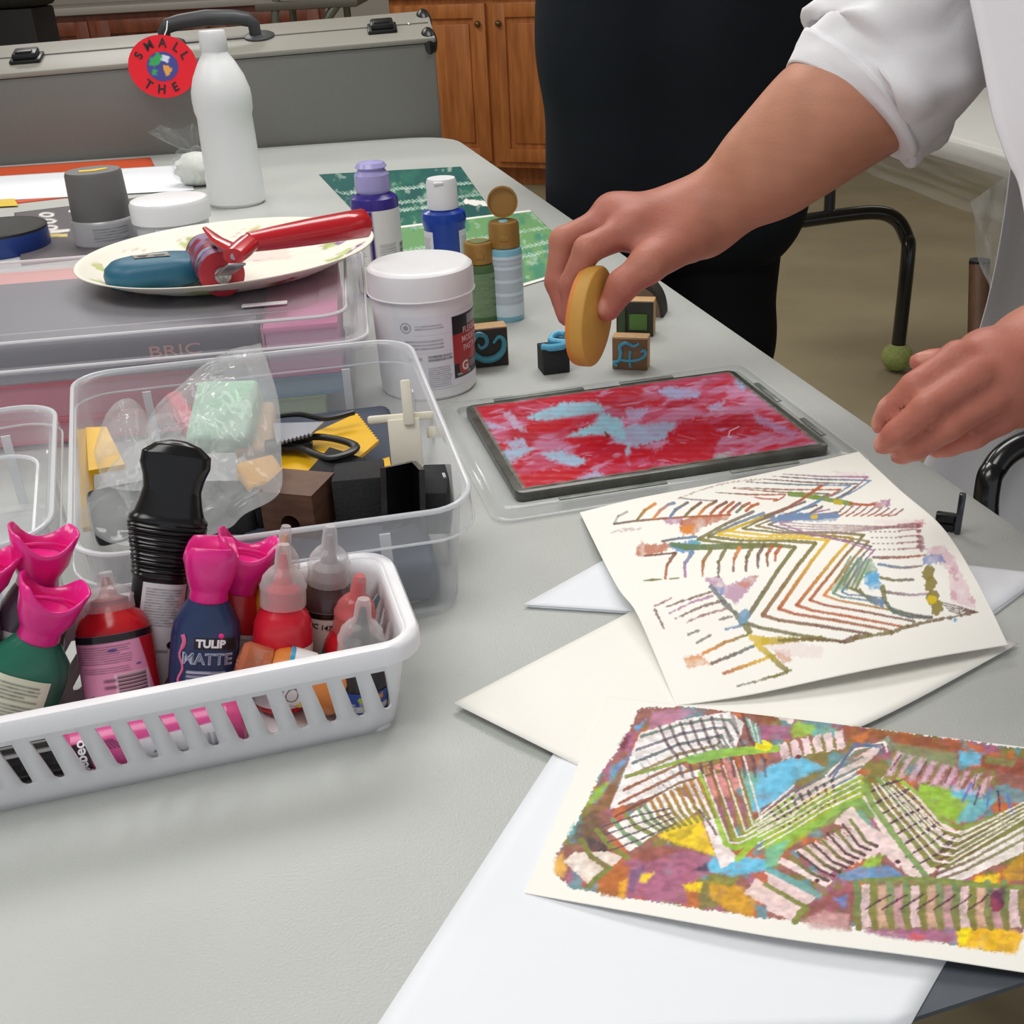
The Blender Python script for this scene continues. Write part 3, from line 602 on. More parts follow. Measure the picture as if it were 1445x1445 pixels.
cv.line(A([(1000, 1200), (1100, 1285), (1205, 1380)]), [8, 9, 8], yel, .9, jag=2, c2=oli); cv.line(A([(1230, 1380), (1160, 1405), (1085, 1425)]), 4, oli, .9, jag=2); cv.line([(1041, 968), (1066, 962), (1099, 952)], 3, gry, .85, jag=1.5, c2=oli)
cv.line(B([(390, 1110), (450, 1088), (520, 1078)]), [8, 9, 6], bro, .9, jag=1.6, c2=oli); cv.line(B([(520, 1080), (660, 1058), (760, 1022), (900, 990), (1050, 960), (1175, 938)]), [4, 6, 5, 4.5, 4, 2.5], oli, .9, jag=1.8, c2=bro)
# right strips, beads and dots
for pts, c, c2 in (([(555, 612), (620, 615), (760, 612), (860, 600)], gry, rust), ([(585, 655), (660, 668), (760, 674), (840, 665)], blu, (140, 110, 90)), ([(595, 735), (680, 748), (790, 745)], oli, gry), ([(610, 815), (700, 830), (790, 836), (895, 826)], gry, (190, 160, 180))): cv.line(B(pts), [4.2, 4, 3.6, 3][:len(pts)], c, .92, jag=1.2, c2=c2)
for x, y in ((880, 705), (893, 770), (905, 850), (930, 910)): cv.ell(B([(x, y)])[0], 8.5, 11, (140, 126, 40), .92, 15, jag=2.5)
cv.ell(B([(900, 865)])[0], 7, 6, yel, .9, jag=2); cv.line(B([(610, 790), (625, 880), (680, 940), (760, 965), (900, 968)]), [8, 6, 5, 4, 4], oli, .9, jag=1.3, c2=(90, 120, 140))
for k in range(5): L(B, [(700, 420+k*36), (790, 412+k*37), (835, 420+k*34)], 1.7, (170, 110, 120), (170, 90, 100), op=.8)
for k in range(5): cv.ell(B([(822, 430+k*30)])[0], 3.5, 2.6, (156, 84, 96), .85)
for i in range(7):
    for k in range(4): cv.ell(B([(540+i*28+k*8, 462+k*35)])[0], 2.0, 1.1, (130, 110, 120), .8)
for k in range(4): L(B, [(960+k*14, 880+k*16), (1060, 905+k*14), (1170, 938)], 1.6, gry, bro); 
for k in range(3): L(B, [(640+k*8, 905+k*10), (760, 945+k*12), (900, 968+k*4)], 2, (96, 120, 110), gry, op=.8)
for k in range(6): L(B, [(420+k*22, 610+k*4), (330+k*24, 760+k*8)], 2.6, (110, 150, 130), oli, op=.8)
for k in range(4): L(B, [(400+k*25, 790+k*4), (540, 850+k*10), (612, 868+k*12)], 2.4, oli, blu)
for x, y, r in ((1030, 700, 7), (1045, 740, 6), (1030, 840, 8), (1140, 865, 6)): cv.ell(B([(x, y)])[0], r, r*.6, (210, 150, 170), .6, 50, jag=3)
for k in range(3): L(B, [(840+k*6, 500+k*24), (830+k*5, 540+k*14)], 5, (156, 110, 120), op=.7, jag=2)
P1 = coons([(818, 723, .004), (900, 703, .008), (1000, 684, .010), (1110, 661, .016), (1212, 637, .022)], [(954, 996, .004), (1060, 980, .008), (1200, 950, .012), (1320, 927, .012), (1423, 910, .010)],
           [(818, 723, .004), (867, 821, .014), (896, 861, .016), (922, 918, .010), (954, 996, .004)], [(1212, 637, .022), (1270, 691, .034), (1330, 744, .036), (1380, 822, .026), (1423, 910, .010)], 330, 300)
sheet('zigzag_print', P1, cv, 'curled print of thin rainbow zigzag lines on cream paper below the red plate', 'art print')

# --- print filled with colour at the bottom right
cv = Canvas(735, 970, 1460, 1380, 2.4, CREAM)
D = crop(780, 990, 0.23529); E = crop(1080, 1000, 0.25260)
bnd = [(902, 999), (960, 997), (1075, 1006), (1130, 1012), (1200, 1024), (1300, 1037), (1450, 1058), (1450, 1300), (1428, 1344), (1400, 1342), (1300, 1324), (1200, 1306), (1075, 1295), (950, 1276), (805, 1253), (783, 1232), (786, 1205), (818, 1155), (850, 1088), (878, 1052)]
cv.poly(bnd, (150, 98, 88), 1, jag=3.2, soft=1.8)
n1 = cv.noise(38, 21, 3); n2 = cv.noise(30, 33, 3); n3 = cv.noise(7, 5, 3)
inside = np.clip((np.abs(cv.a-lin(CREAM)).sum(2))*4, 0, 1)
for nn_, lo, c, o in ((n1, .56, (166, 100, 132), .9), (n2, .58, (128, 122, 56), .9), (cv.noise(34, 77, 3), .6, (196, 104, 52), .8), (cv.noise(26, 99, 3), .63, (96, 150, 160), .8)):
    m = np.clip((nn_-lo)*14, 0, 1)*inside*o; cv.a = cv.a*(1-m[..., None])+lin(c)*m[..., None]
sky, lime, mauve, olive, brown, yell, pale, rose, plum = (104, 188, 222), (150, 190, 60), (168, 98, 130), (126, 132, 58), (138, 76, 50), (240, 206, 20), (238, 224, 220), (220, 150, 150), (78, 40, 56)
def Pq(f, pts, c, o=.92, jag=2.5, tex=.16): cv.poly(f(pts), c, o, jag=jag, soft=1.2 if sum(c) > 600 else 4.5, tex=tex)
Pq(D, [(600, 60), (800, 40), (860, 60), (740, 130), (560, 190)], (186, 130, 160), .8); Pq(D, [(1240, 130), (1420, 150), (1420, 230), (1250, 230)], mauve); Pq(D, [(1180, 60), (1380, 80), (1300, 140), (1240, 130)], brown, .9); Pq(D, [(1330, 90), (1445, 100), (1445, 140)], (236, 215, 210))
Pq(D, [(480, 300), (440, 380), (350, 450), (380, 380)], (96, 150, 200)); Pq(D, [(490, 150), (545, 120), (560, 100), (510, 190)], (96, 160, 210)); Pq(D, [(340, 480), (260, 520), (195, 630), (290, 580)], lime); Pq(D, [(450, 340), (330, 520), (220, 700), (340, 640), (410, 450)], (136, 100, 60)); Pq(D, [(230, 650), (150, 740), (110, 830), (240, 860), (330, 800), (290, 700)], (112, 84, 66)); Pq(D, [(130, 720), (90, 800), (130, 790)], (100, 176, 180))
Pq(D, [(10, 950), (60, 900), (90, 1000), (60, 1050), (10, 1030)], (226, 176, 80)); Pq(D, [(200, 810), (330, 860), (340, 920), (220, 900)], (60, 60, 66))
Pq(D, [(440, 200), (475, 205), (420, 300), (395, 260)], (110, 40, 60), jag=2)
Pq(D, [(625, 800), (780, 700), (880, 680), (930, 800), (975, 930), (830, 880), (700, 840)], yell); Pq(D, [(690, 800), (850, 740), (830, 800), (760, 830)], (170, 150, 30), .7)
Pq(D, [(430, 960), (680, 860), (960, 930), (940, 1040), (790, 1100), (810, 1220), (640, 1200), (450, 1160)], mauve); Pq(D, [(450, 930), (640, 860), (780, 890), (560, 970)], (150, 84, 66)); Pq(D, [(310, 1000), (470, 980), (430, 1180), (290, 1160)], (176, 100, 44)); Pq(D, [(400, 1080), (450, 1060), (430, 1180), (390, 1175)], (222, 160, 40)); Pq(D, [(520, 1080), (530, 1035), (605, 1025), (560, 1085)], yell); Pq(D, [(470, 1010), (560, 980), (480, 1150), (450, 1130)], (104, 84, 120), .7)
Pq(D, [(780, 1100), (900, 1080), (880, 1140), (800, 1130)], yell); Pq(D, [(930, 1060), (1080, 1080), (1220, 1180), (1200, 1295), (1060, 1260), (950, 1180)], (214, 160, 36)); Pq(D, [(920, 1040), (1130, 1040), (1080, 1110), (930, 1090)], olive); Pq(D, [(840, 1010), (940, 960), (935, 1020)], (66, 60, 84))
Pq(D, [(925, 985), (960, 935), (1150, 930), (1300, 950), (1290, 1010), (1080, 1045), (950, 1020)], sky, 1); Pq(D, [(1130, 480), (1250, 420), (1445, 330), (1445, 520), (1330, 600), (1240, 660), (1180, 660)], sky, .95); Pq(D, [(1130, 400), (1240, 440), (1190, 660), (1120, 520)], (120, 180, 160), .9)
Pq(E, [(100, 290), (200, 270), (330, 330), (120, 420), (0, 480), (0, 330)], sky, .95); Pq(E, [(420, 90), (700, 130), (1110, 190), (1090, 260), (900, 230), (640, 190), (470, 190)], (150, 84, 50)); Pq(E, [(470, 170), (600, 110), (540, 200)], (206, 120, 60)); Pq(E, [(140, 120), (180, 70), (270, 90), (300, 140), (160, 160)], lime); Pq(E, [(250, 120), (400, 110), (420, 160), (260, 160)], (110, 170, 160)); Pq(E, [(1080, 240), (1230, 250), (1200, 320), (1090, 310)], sky); Pq(E, [(1200, 250), (1445, 290), (1445, 380), (1200, 330)], (140, 70, 48)); Pq(E, [(700, 190), (1080, 250), (1060, 330), (760, 300)], (128, 138, 96)); Pq(E, [(1230, 260), (1400, 290), (1380, 330), (1230, 300)], (128, 140, 80), .8)
Pq(E, [(860, 420), (1050, 440), (1200, 520), (1080, 650), (940, 580), (850, 470)], lime, 1); Pq(E, [(1030, 430), (1200, 470), (1180, 520), (1040, 490)], sky); Pq(E, [(1130, 520), (1300, 500), (1180, 620), (1060, 640)], (110, 180, 190))
Pq(E, [(0, 660), (300, 480), (560, 380), (600, 450), (460, 530), (260, 690), (100, 800), (0, 830)], (156, 178, 50), 1); Pq(E, [(230, 500), (380, 430), (350, 500), (200, 560)], yell, .8); Pq(E, [(0, 760), (140, 730), (60, 880), (0, 900)], (120, 190, 150)); Pq(E, [(260, 690), (560, 470), (620, 590), (560, 640), (460, 600)], (128, 156, 80), .95); Pq(E, [(440, 590), (540, 560), (620, 680), (600, 800), (470, 660)], (120, 170, 150), .9)
Pq(E, [(400, 930), (540, 880), (700, 880), (800, 950), (640, 970), (430, 960)], (100, 150, 196)); Pq(E, [(250, 1080), (500, 960), (510, 1100), (480, 1240), (230, 1180)], (150, 84, 84)); Pq(E, [(380, 1060), (460, 1040), (440, 1120)], (110, 130, 190)); Pq(E, [(200, 1180), (330, 1130), (470, 1150), (460, 1240), (260, 1230)], (206, 160, 160), .8)
Pq(E, [(500, 980), (1000, 960), (1445, 1000), (1445, 1230), (1000, 1230), (510, 1230)], (132, 130, 70)); Pq(E, [(540, 1225), (1080, 1225), (1070, 1310), (760, 1290), (560, 1250)], (170, 104, 140)); Pq(E, [(820, 1250), (900, 1270), (880, 1300), (800, 1290)], (214, 100, 110)); Pq(E, [(1075, 1215), (1380, 1235), (1445, 1260), (1400, 1375), (1080, 1330)], (244, 190, 20)); Pq(E, [(1070, 1215), (1150, 1225), (1120, 1330), (1070, 1300)], (248, 220, 10)); Pq(E, [(1180, 940), (1310, 920), (1300, 980), (1160, 980)], yell); Pq(E, [(1310, 920), (1445, 800), (1445, 960), (1360, 960)], (200, 150, 40)); Pq(E, [(560, 830), (660, 810), (640, 880), (540, 890)], lime)
# pale stencilled shapes
Pq(D, [(340, 650), (470, 320), (520, 190), (760, 110), (1060, 60), (1150, 130), (1100, 280), (960, 300), (760, 360), (880, 480), (620, 560)], (232, 226, 224), 1, 1.5, .05)
Pq(D, [(770, 440), (880, 400), (950, 600), (1060, 880), (1110, 940), (1010, 1005), (880, 650), (830, 550)], (240, 222, 220), 1, 1.5, .05); Pq(D, [(890, 380), (1030, 340), (1150, 480), (1060, 570), (960, 580)], (214, 140, 136), .95, 3)
Pq(D, [(330, 770), (640, 560), (720, 520), (900, 640), (820, 690), (640, 780), (460, 900)], (238, 232, 226), 1, 1.5, .05); Pq(D, [(70, 960), (130, 905), (330, 900), (420, 930), (340, 1000), (220, 1105)], (232, 218, 206), 1, 2, .15)
Pq(D, [(1150, 1150), (1220, 1060), (1445, 1190), (1445, 1320)], (230, 204, 198), 1, 2, .15); Pq(D, [(1270, 1030), (1310, 1000), (1445, 1080), (1445, 1160)], (230, 204, 206), 1, 2, .1)
Pq(E, [(0, 1040), (20, 900), (300, 1040), (220, 1110), (160, 1190), (0, 1120)], (226, 200, 198), 1, 2, .15); Pq(E, [(70, 860), (90, 830), (380, 960), (340, 1000)], (236, 214, 212), 1, 1.5, .1)
Pq(E, [(0, 600), (140, 470), (350, 380), (470, 300), (690, 150), (690, 190), (480, 380), (300, 470), (100, 590), (0, 650)], (222, 206, 200), .9, 1.5, .1); Pq(E, [(540, 500), (600, 440), (660, 380), (800, 440), (1080, 700), (1010, 790), (960, 900), (850, 960), (780, 920)], (232, 212, 206), 1, 1.5, .08)
Pq(E, [(1030, 700), (1445, 530), (1445, 800), (1100, 960), (950, 950), (1010, 800)], (236, 226, 220), 1, 1.5, .05); Pq(E, [(380, 640), (480, 540), (640, 740), (780, 860), (740, 890), (560, 700)], (232, 208, 204), .95, 2, .1)
for k in range(6): x = 75+k*62; Pq(E, [(x, 200-k*14), (x+45, 185-k*14), (x+60, 250-k*8), (x+65, 270-k*12), (x+20, 290-k*12)], (230, 206, 208), .95, 2.5)
for k in range(9): x = 740+k*62; Pq(E, [(x, 240+k*18), (x+34, 250+k*16), (x-30, 370+k*16), (x-70, 380+k*12)], (214, 176, 192), .9, 2.5)
for k in range(10): x = 540+k*92; Pq(E, [(x, 985+k*2), (x+48, 978+k*2), (x+40, 1100), (x+62, 1220), (x+2, 1225), (x-10, 1100)], ((226, 196, 200), (214, 170, 150), (200, 150, 160))[k % 3], .92, 2, .2)
for k in range(9): x = 170+k*42; Pq(E, [(x, 800-k*20), (x+26, 780-k*20), (x+230, 880-k*16), (x+190, 930-k*16)], (232, 208, 206), .9, 2)
# line work
def S(f, pts, w, c, c2=None, o=.95, jag=1.2): cv.line(f(pts), (np.array(w)*(1.0 if sum(c) < 260 else 1.32)).tolist(), c, o, soft=.8, jag=jag, c2=c2)
gg, dk = (116, 132, 120), (84, 62, 80)
for i in range(7): y0 = 250+i*66; S(D, [(530-i*26, y0-40+i*14), (760, 140+i*58), (960+i*8, 105+i*52), (1060-i*24, 110+i*48), (1110-i*30, 190+i*40)], 3.2, (gg, (120, 112, 130), (96, 108, 116), (150, 120, 60), (150, 80, 50), (150, 76, 48), (120, 66, 40))[i], olive if i > 3 else gg)
for i in range(9): x = 640+i*62; S(D, [(x, 150-i*11), (x+50, 260-i*4), (x+105+i*4, 330+i*3), (x+140, 450)], 4.6, plum, dk, o=.75 if i < 6 else .6)
for i in range(6): S(D, [(500+i*60, 330+i*8), (600+i*60, 480+i*20), (680+i*50, 560)], 1.6, (130, 130, 150), o=.5)
S(D, [(440, 450), (700, 380), (840, 330)], 4, olive, lime); S(D, [(830, 350), (960, 320), (1110, 300), (1340, 280)], [9, 10, 9, 8], (130, 180, 90), lime); cv.ell(D([(1265, 265)])[0], 13, 7, (236, 220, 30), 1, 5, jag=2)
for i in range(5): S(D, [(1160+i*18, 100+i*12), (1210+i*10, 230+i*5)], 2.4, (200, 220, 210) if i % 2 else (110, 160, 150))
for i, c in enumerate((lime, olive, (150, 80, 40), (120, 100, 60))): S(D, [(880+i*68, 430-i*30), (960+i*66, 640-i*24), (1040+i*52, 850-i*34), (1100+i*36, 880-i*50), (1445, 700-i*46)], [4, 6, 7, 6, 4.5], brown if i % 2 else c, lime)
for i in range(10): S(D, [(510+i*40, 640-i*20), (560+i*42, 720-i*12), (650+i*36, 780-i*10)], 4.2, (170, 116, 30) if i > 1 else (110, 150, 110), olive)
S(D, [(265, 770), (330, 850), (450, 940)], 5.5, olive); S(D, [(360, 710), (430, 790), (520, 850)], 5.5, (120, 150, 110)); S(D, [(440, 680), (500, 750), (600, 800)], 5, olive); S(D, [(170, 830), (230, 930), (340, 1000)], 6, olive, (130, 110, 60)); S(D, [(220, 1105), (260, 1060), (340, 1000)], 6, olive)
for i in range(5): S(D, [(300+i*14, 750+i*48), (480+i*20, 690+i*44), (700+i*12, 640+i*30)], 2.6, dk, o=.85) if i < 4 else None
S(D, [(880, 650), (960, 760), (980, 800)], 4, plum, o=.8)
S(D, [(1300, 760), (1200, 850), (1110, 945)], 7, lime)
for i in range(5): S(E, [(-20, 560+i*56), (140, 480+i*48), (330, 370+i*50), (540, 270+i*54)], 3.0-0.2*i, ((110, 96, 110), gg, olive, lime, (120, 160, 60))[i], lime if i > 1 else gg)
for i in range(9): S(E, [(20+i*44, 560-i*20), (70+i*40, 620-i*16), (100+i*36, 660-i*18)], 4.6, plum, (110, 70, 60), o=.85)
for i in range(5): S(E, [(300+i*20, 360+i*6), (500, 260-i*16), (690-i*12, 160+i*14), (720-i*20, 220+i*10)], 2.4, (gg, (128, 150, 120), pale, (110, 100, 120), (90, 110, 150))[i])
for i in range(6): S(E, [(560+i*36, 400+i*12-i*14), (640+i*46, 520-i*6), (800+i*36, 700-i*16), (930+i*22, 870-i*44), (1010+i*18, 880-i*42), (1445, 640-i*20)], [6.5-.5*i, 6.5-.5*i, 6.5-.4*i, 6.5-.5*i, 5, 4], (olive, (140, 120, 50), (120, 150, 80), olive, (150, 120, 40), lime)[i], (126, 132, 58))
for i in range(8): S(E, [(560+i*38, 480+i*58), (680+i*40, 420+i*56), (760+i*40, 400+i*50)], 3.2, plum, dk, o=.9)
for i in range(5): S(E, [(960, 960-i*36), (1120+i*16, 900-i*48), (1445, 730-i*50)], 4.2, (110, 52, 50), olive, o=.85)
for i in range(4): S(E, [(720+i*90, 500+i*90), (780+i*92, 470+i*84)], 4, plum, o=.8)
S(E, [(0, 760), (150, 700), (300, 640), (440, 540), (540, 520), (600, 600)], [7, 7, 7, 6, 6, 5], lime, (120, 160, 90)); S(E, [(0, 690), (160, 600), (340, 500), (480, 440), (560, 440), (600, 540), (760, 760), (900, 940)], [5, 6, 7, 7, 8, 7, 7, 6], (150, 176, 50), (122, 150, 90))
for i in range(9): S(E, [(140+i*42, 830-i*26), (260+i*38, 920-i*22), (350+i*34, 960-i*24)], 4, (84, 66, 50) if i % 2 else olive, plum)
S(E, [(20, 900), (180, 980), (300, 1040)], 7, (100, 170, 170), (120, 160, 150)); S(E, [(0, 980), (120, 1050), (230, 1110)], 5, olive); S(E, [(165, 1190), (195, 1140), (230, 1110)], 7, olive)
for i in range(10): x = 505+i*92; S(E, [(x, 970), (x+16, 1060), (x-6, 1140), (x+18, 1225)], 6.5, ((110, 140, 90), olive, (126, 150, 110))[i % 3], (128, 120, 60))
for i in range(7): S(E, [(560+i*96, 1120), (640+i*96, 1070), (700+i*90, 1040)], 3, plum, o=.8)
S(E, [(540, 960), (800, 950), (1000, 960), (1200, 985), (1445, 1000)], 5, (126, 140, 70)); cv.ell(E([(1290, 1080)])[0], 10, 14, (140, 40, 80), .9, jag=4); Pq(E, [(1250, 1020), (1345, 995), (1330, 1110), (1280, 1060)], (90, 50, 80), .8); cv.ell(E([(740, 855)])[0], 4, 3, plum); cv.ell(E([(290, 960)])[0], 3.5, 3, plum); cv.ell(E([(185, 268)])[0], 4, 3, (120, 40, 50))
for i in range(8): S(E, [(760+i*70, 260+i*18), (700+i*76, 340+i*18)], 2.2, olive if i % 2 else plum, o=.8)
for i in range(5): S(E, [(1150+i*50, 420+i*14), (1100+i*70, 520+i*16)], 3, plum if i % 2 else (90, 120, 190), o=.85)
for i in range(5):
    S(E, [(-40, 650+i*34), (140, 565+i*30), (330, 445+i*30), (530, 335+i*34)], 1.7, pale, o=.85); S(E, [(600+i*36, 420+i*8), (680+i*42, 540), (830+i*34, 715-i*14), (945+i*20, 850-i*42), (1030+i*16, 862-i*40), (1445, 612-i*22)], 1.7, pale, o=.9)
    S(D, [(905+i*60, 440-i*28), (985+i*56, 650-i*22), (1060+i*48, 845-i*32), (1120+i*34, 850-i*46), (1445, 680-i*44)], 1.8, pale, o=.85)
cv.a = np.where(inside[..., None] > .3, np.minimum(cv.a*1.10+.012, .95), cv.a)
st_ = cv.noise(5, 41, 2)[:, ::-1]; st_ = (st_+np.roll(st_, 5, 1)+np.roll(st_, 10, 1)+np.roll(st_, 15, 1)+np.roll(st_, 20, 1))/5
m = (np.clip((n3-.5)*2.2, -.5, .5)*inside*0.16+np.clip((st_-.5)*4, -.6, .6)*inside*.22); cv.a = np.clip(cv.a*(1+m[..., None]), 0, 1)
S2 = T(740, 1260, .004)
P2 = coons([(857, 983, .005), (955, 995, .006), (1200, 1024, .007), (1445, 1054, .007), (1560, 1068, .006)], [(740, 1260, .004), (900, 1288, .008), (1100, 1323, .010), (1300, 1350, .010), (1445, 1372, .008), (1530, 1384, .005)],
           [(857, 983, .005), (815, 1080, .007), (740, 1260, .004)], [(1560, 1068, .006), (1548, 1220, .007), (1530, 1384, .005)], 470, 300)
sheet('colour_print', P2, cv, 'print crowded with lime, plum and yellow bands lying at the bottom right', 'art print')

# --- plain sheets
hB = .0008
def quadsheet(name, pts, label, m, n=24, group=None, th=.0003, cat='paper'):
    a, b, c, d = pts
    return sheet(name, coons([a, b], [d, c], [a, d], [b, c], n, n), None, label, cat, m, group, th)
quadsheet('paper_sheet', [(782, 1062, .0036), (1480, 1100, .0036), (1285, 1446, .0036), (510, 1480, .0036)], 'large bare white sheet of paper at the bottom edge under the colourful print', M_SHEET)
sheet('paper_sheet', coons([(640, 992, .0052), (760, 930, .003), (880, 868, .003), (1010, 800, .003)], [(818, 1081, .0042), (950, 1088, .0042), (1180, 1040, .004), (1437, 908, .004)], [(640, 992, .0052), (720, 1032, .006), (818, 1081, .0042)], [(1010, 800, .003), (1220, 850, .003), (1437, 908, .004)], 30, 30), None, 'blank cream sheet of paper with its sharp corner pointing left towards the basket', 'paper', M_CREAM)
for k, (dx, lb) in enumerate(((0, 'topmost white sheet of the thin stack under the zigzag print'), (5, 'second white sheet of the thin stack under the zigzag print'), (8, 'lowest white sheet of the thin stack under the zigzag print'))):
    h = .0028-.0009*k
    quadsheet('paper_sheet', [(860+dx, 785+dx*.4, h), (1452+dx, 802+dx*.4, h), (1362+dx, 890+dx*.5, h), (738+dx, 853+dx*.55, h)] if 0 else [(930+dx, 747+dx*.4, h), (1475, 810+dx*.3, h), (1358+dx, 893+dx*.4, h), (738+dx, 853+dx*.5, h)], lb, M_SHEET, group='stacked white sheets')

# --- clear tray with the painted gel plate
Gc = [T(*p, 0.006) for p in ((652, 579), (1040, 527), (1167, 635), (732, 703))]
gcn = sum(Gc)/4; ga = ((Gc[1]-Gc[0])+(Gc[2]-Gc[3])); ga /= np.linalg.norm(ga); gb = V(-ga[1], ga[0], 0)
grz = math.atan2(ga[1], ga[0]); GW, GD = 0.272, 0.200
tr = thing('clear_tray', 'clear plastic tray with slotted rim holding the red and blue painted plate', 'tray', (gcn[0], gcn[1], TZ), grz)
M_TRAY = clear('tray_plastic', (214, 218, 216), 0.2, 0.6, 0.08)
def ringpts(w, d, r, z): return [(x, y, z) for x, y in rrect(w, d, r, 5)]
build('tray_body', sweep_rings([ringpts(GW+.004, GD+.004, .008, .0012), ringpts(GW+.014, GD+.014, .010, .0012), ringpts(GW+.016, GD+.016, .010, .006), ringpts(GW+.036, GD+.044, .012, .006), ringpts(GW+.040, GD+.048, .012, .0025), ringpts(GW+.050, GD+.058, .014, .0025)], True), M_TRAY, tr, angle=60)
M_SLOT = mat('painty_slot', (96, 108, 104), 0.3, noise=1, nscale=60, c2=(150, 150, 140))
for (x, y, ww, dd) in ((-.06, GD/2+.012, .09, .006), (.05, GD/2+.012, .055, .006), (GW/2+.009, .04, .005, .05), (GW/2+.009, -.05, .005, .04), (-.06, -GD/2-.012, .09, .005), (.07, -GD/2-.012, .06, .005)):
    build('rim_slot', MB().box((x, y, .0066), (ww, dd, .0012), bevel=.0004), M_SLOT, tr)
gm = thing('gel_plate', 'rectangular gel printing plate smeared with red and pale blue paint', 'printing plate', (gcn[0], gcn[1], TZ+.0018), grz)
build('plate_base', MB().prism(rrect(GW, GD, .008, 4), 0, .0085, bevel=.0015), mat('gel_grey', (96, 100, 92), 0.25, noise=1, nscale=40, c2=(70, 66, 60)), gm)
cv = Canvas(640, 515, 1180, 715, 2.4, (196, 36, 58))
n1 = cv.noise(40, 3, 4)
def aniso(sx, sy, seed):
    r = np.random.RandomState(seed); ang = math.radians(-12); X = (cv.xx*math.cos(ang)+cv.yy*math.sin(ang))/cv.k; Y = (-cv.xx*math.sin(ang)+cv.yy*math.cos(ang))/cv.k+400
    X = X-X.min(); Y = Y-Y.min(); out = 0; amp = 1; tot = 0
    for o in range(3):
        x, y = X/sx*2**o, Y/sy*2**o; g = r.rand(int(y.max())+3, int(x.max())+3); iy, ix = y.astype(int), x.astype(int); ty, tx = y-iy, x-ix; ty = ty*ty*(3-2*ty); tx = tx*tx*(3-2*tx)
        out = out+amp*((g[iy, ix]*(1-tx)+g[iy, ix+1]*tx)*(1-ty)+(g[iy+1, ix]*(1-tx)+g[iy+1, ix+1]*tx)*ty); tot += amp; amp *= .6
    return out/tot
for nn_, lo, k_, c, o in ((aniso(70, 22, 4), .5, 7, (196, 92, 126), .85), (aniso(50, 16, 9), .56, 8, (196, 130, 164), .8), (aniso(30, 7, 12), .6, 8, (206, 150, 186), .7), (aniso(60, 20, 15), .6, 9, (180, 20, 44), .9)):
    m = np.clip((nn_-lo)*k_, 0, 1)*o; cv.a = cv.a*(1-m[..., None])+lin(c)*m[..., None]
G = crop(620, 440, 0.42906)
for pts, c, o in (([(290, 345), (400, 300), (520, 295), (545, 330), (450, 345), (330, 360)], (150, 206, 226), .95), ([(540, 330), (600, 355), (570, 400), (480, 415), (420, 410), (500, 370)], (150, 208, 228), .95), ([(560, 400), (640, 370), (780, 365), (740, 420), (640, 445), (580, 430)], (160, 190, 222), .9), ([(720, 260), (760, 245), (860, 262), (850, 285), (750, 285)], (170, 180, 222), .9), ([(610, 320), (690, 315), (660, 360), (620, 350)], (180, 176, 214), .8), ([(340, 470), (400, 455), (490, 490), (450, 510), (370, 490)], (160, 200, 226), .9), ([(170, 470), (260, 445), (310, 450), (230, 500), (200, 500)], (160, 196, 222), .9), ([(215, 430), (280, 410), (285, 440), (230, 445)], (170, 190, 220), .9), ([(110, 350), (170, 365), (220, 380), (140, 385)], (176, 180, 214), .85), ([(205, 330), (230, 325), (290, 395), (250, 385)], (190, 180, 210), .8), ([(450, 545), (520, 520), (550, 550), (480, 570)], (170, 180, 214), .8), ([(880, 310), (940, 295), (930, 320), (890, 325)], (180, 180, 220), .8), ([(1030, 330), (1180, 400), (1160, 420), (1040, 360)], (176, 150, 196), .7), ([(900, 470), (960, 460), (940, 495), (910, 495)], (160, 190, 190), .8), ([(700, 510), (850, 505), (780, 525)], (140, 120, 70), .8), ([(615, 430), (630, 430), (622, 500), (612, 490)], (170, 200, 230), .9), ([(570, 410), (560, 380), (600, 350), (615, 420)], (150, 208, 228), .9), ([(980, 215), (1010, 235), (1000, 260), (970, 235)], (160, 180, 220), .9)):
    cv.poly(G(pts), c, o, jag=4, soft=5, tex=.12)
for pts in ([(740, 440), (800, 360), (860, 340), (930, 400), (890, 500), (780, 500), (680, 490)], [(400, 420), (500, 405), (560, 410), (550, 450), (450, 440)], [(240, 545), (400, 505), (480, 520), (420, 560), (280, 585)], [(290, 375), (450, 345), (520, 335), (510, 360), (400, 385), (300, 400)], [(560, 490), (700, 450), (720, 470), (600, 500)], [(690, 290), (750, 280), (730, 310), (690, 310)]): cv.poly(G(pts), (196, 22, 38), .95, jag=4, soft=5, tex=.06)
rs = np.random.RandomState(5)
for k in range(150):
    x, y = rs.uniform(150, 1150), rs.uniform(230, 560); l = rs.uniform(15, 60); cv.line(G([(x, y), (x+l, y+rs.uniform(-.1, .35)*l)]), rs.uniform(.5, 1.4), ((212, 190, 220), (190, 40, 60), (206, 140, 170))[k % 3], rs.uniform(.25, .6), soft=.8)
cv.line(G([(985, 378), (955, 392), (950, 410), (960, 412)]), 1.2, (236, 220, 230), .9); cv.line(G([(545, 395), (556, 412), (550, 415)]), 2.5, (90, 60, 40), .9)
nx, ny = 300, 220
u, v = np.meshgrid(np.linspace(-1, 1, nx), np.linspace(-1, 1, ny)); Pg = np.stack([u*(GW/2-.006), v*(GD/2-.006), np.full_like(u, .0088)], -1)
Pg[..., 2] += 0.00025*np.sin(u*37+v*9)*np.sin(v*41-u*11)
gl = [np.array(full_basis(gm))[:3, :3]@p+np.array(full_basis(gm))[:3, 3] for p in Pg.reshape(-1, 3)]
x, y = proj(np.array(gl)); edge = np.maximum(np.abs(u)*1.0, np.abs(v)).ravel(); cc = cv.look(x, y)
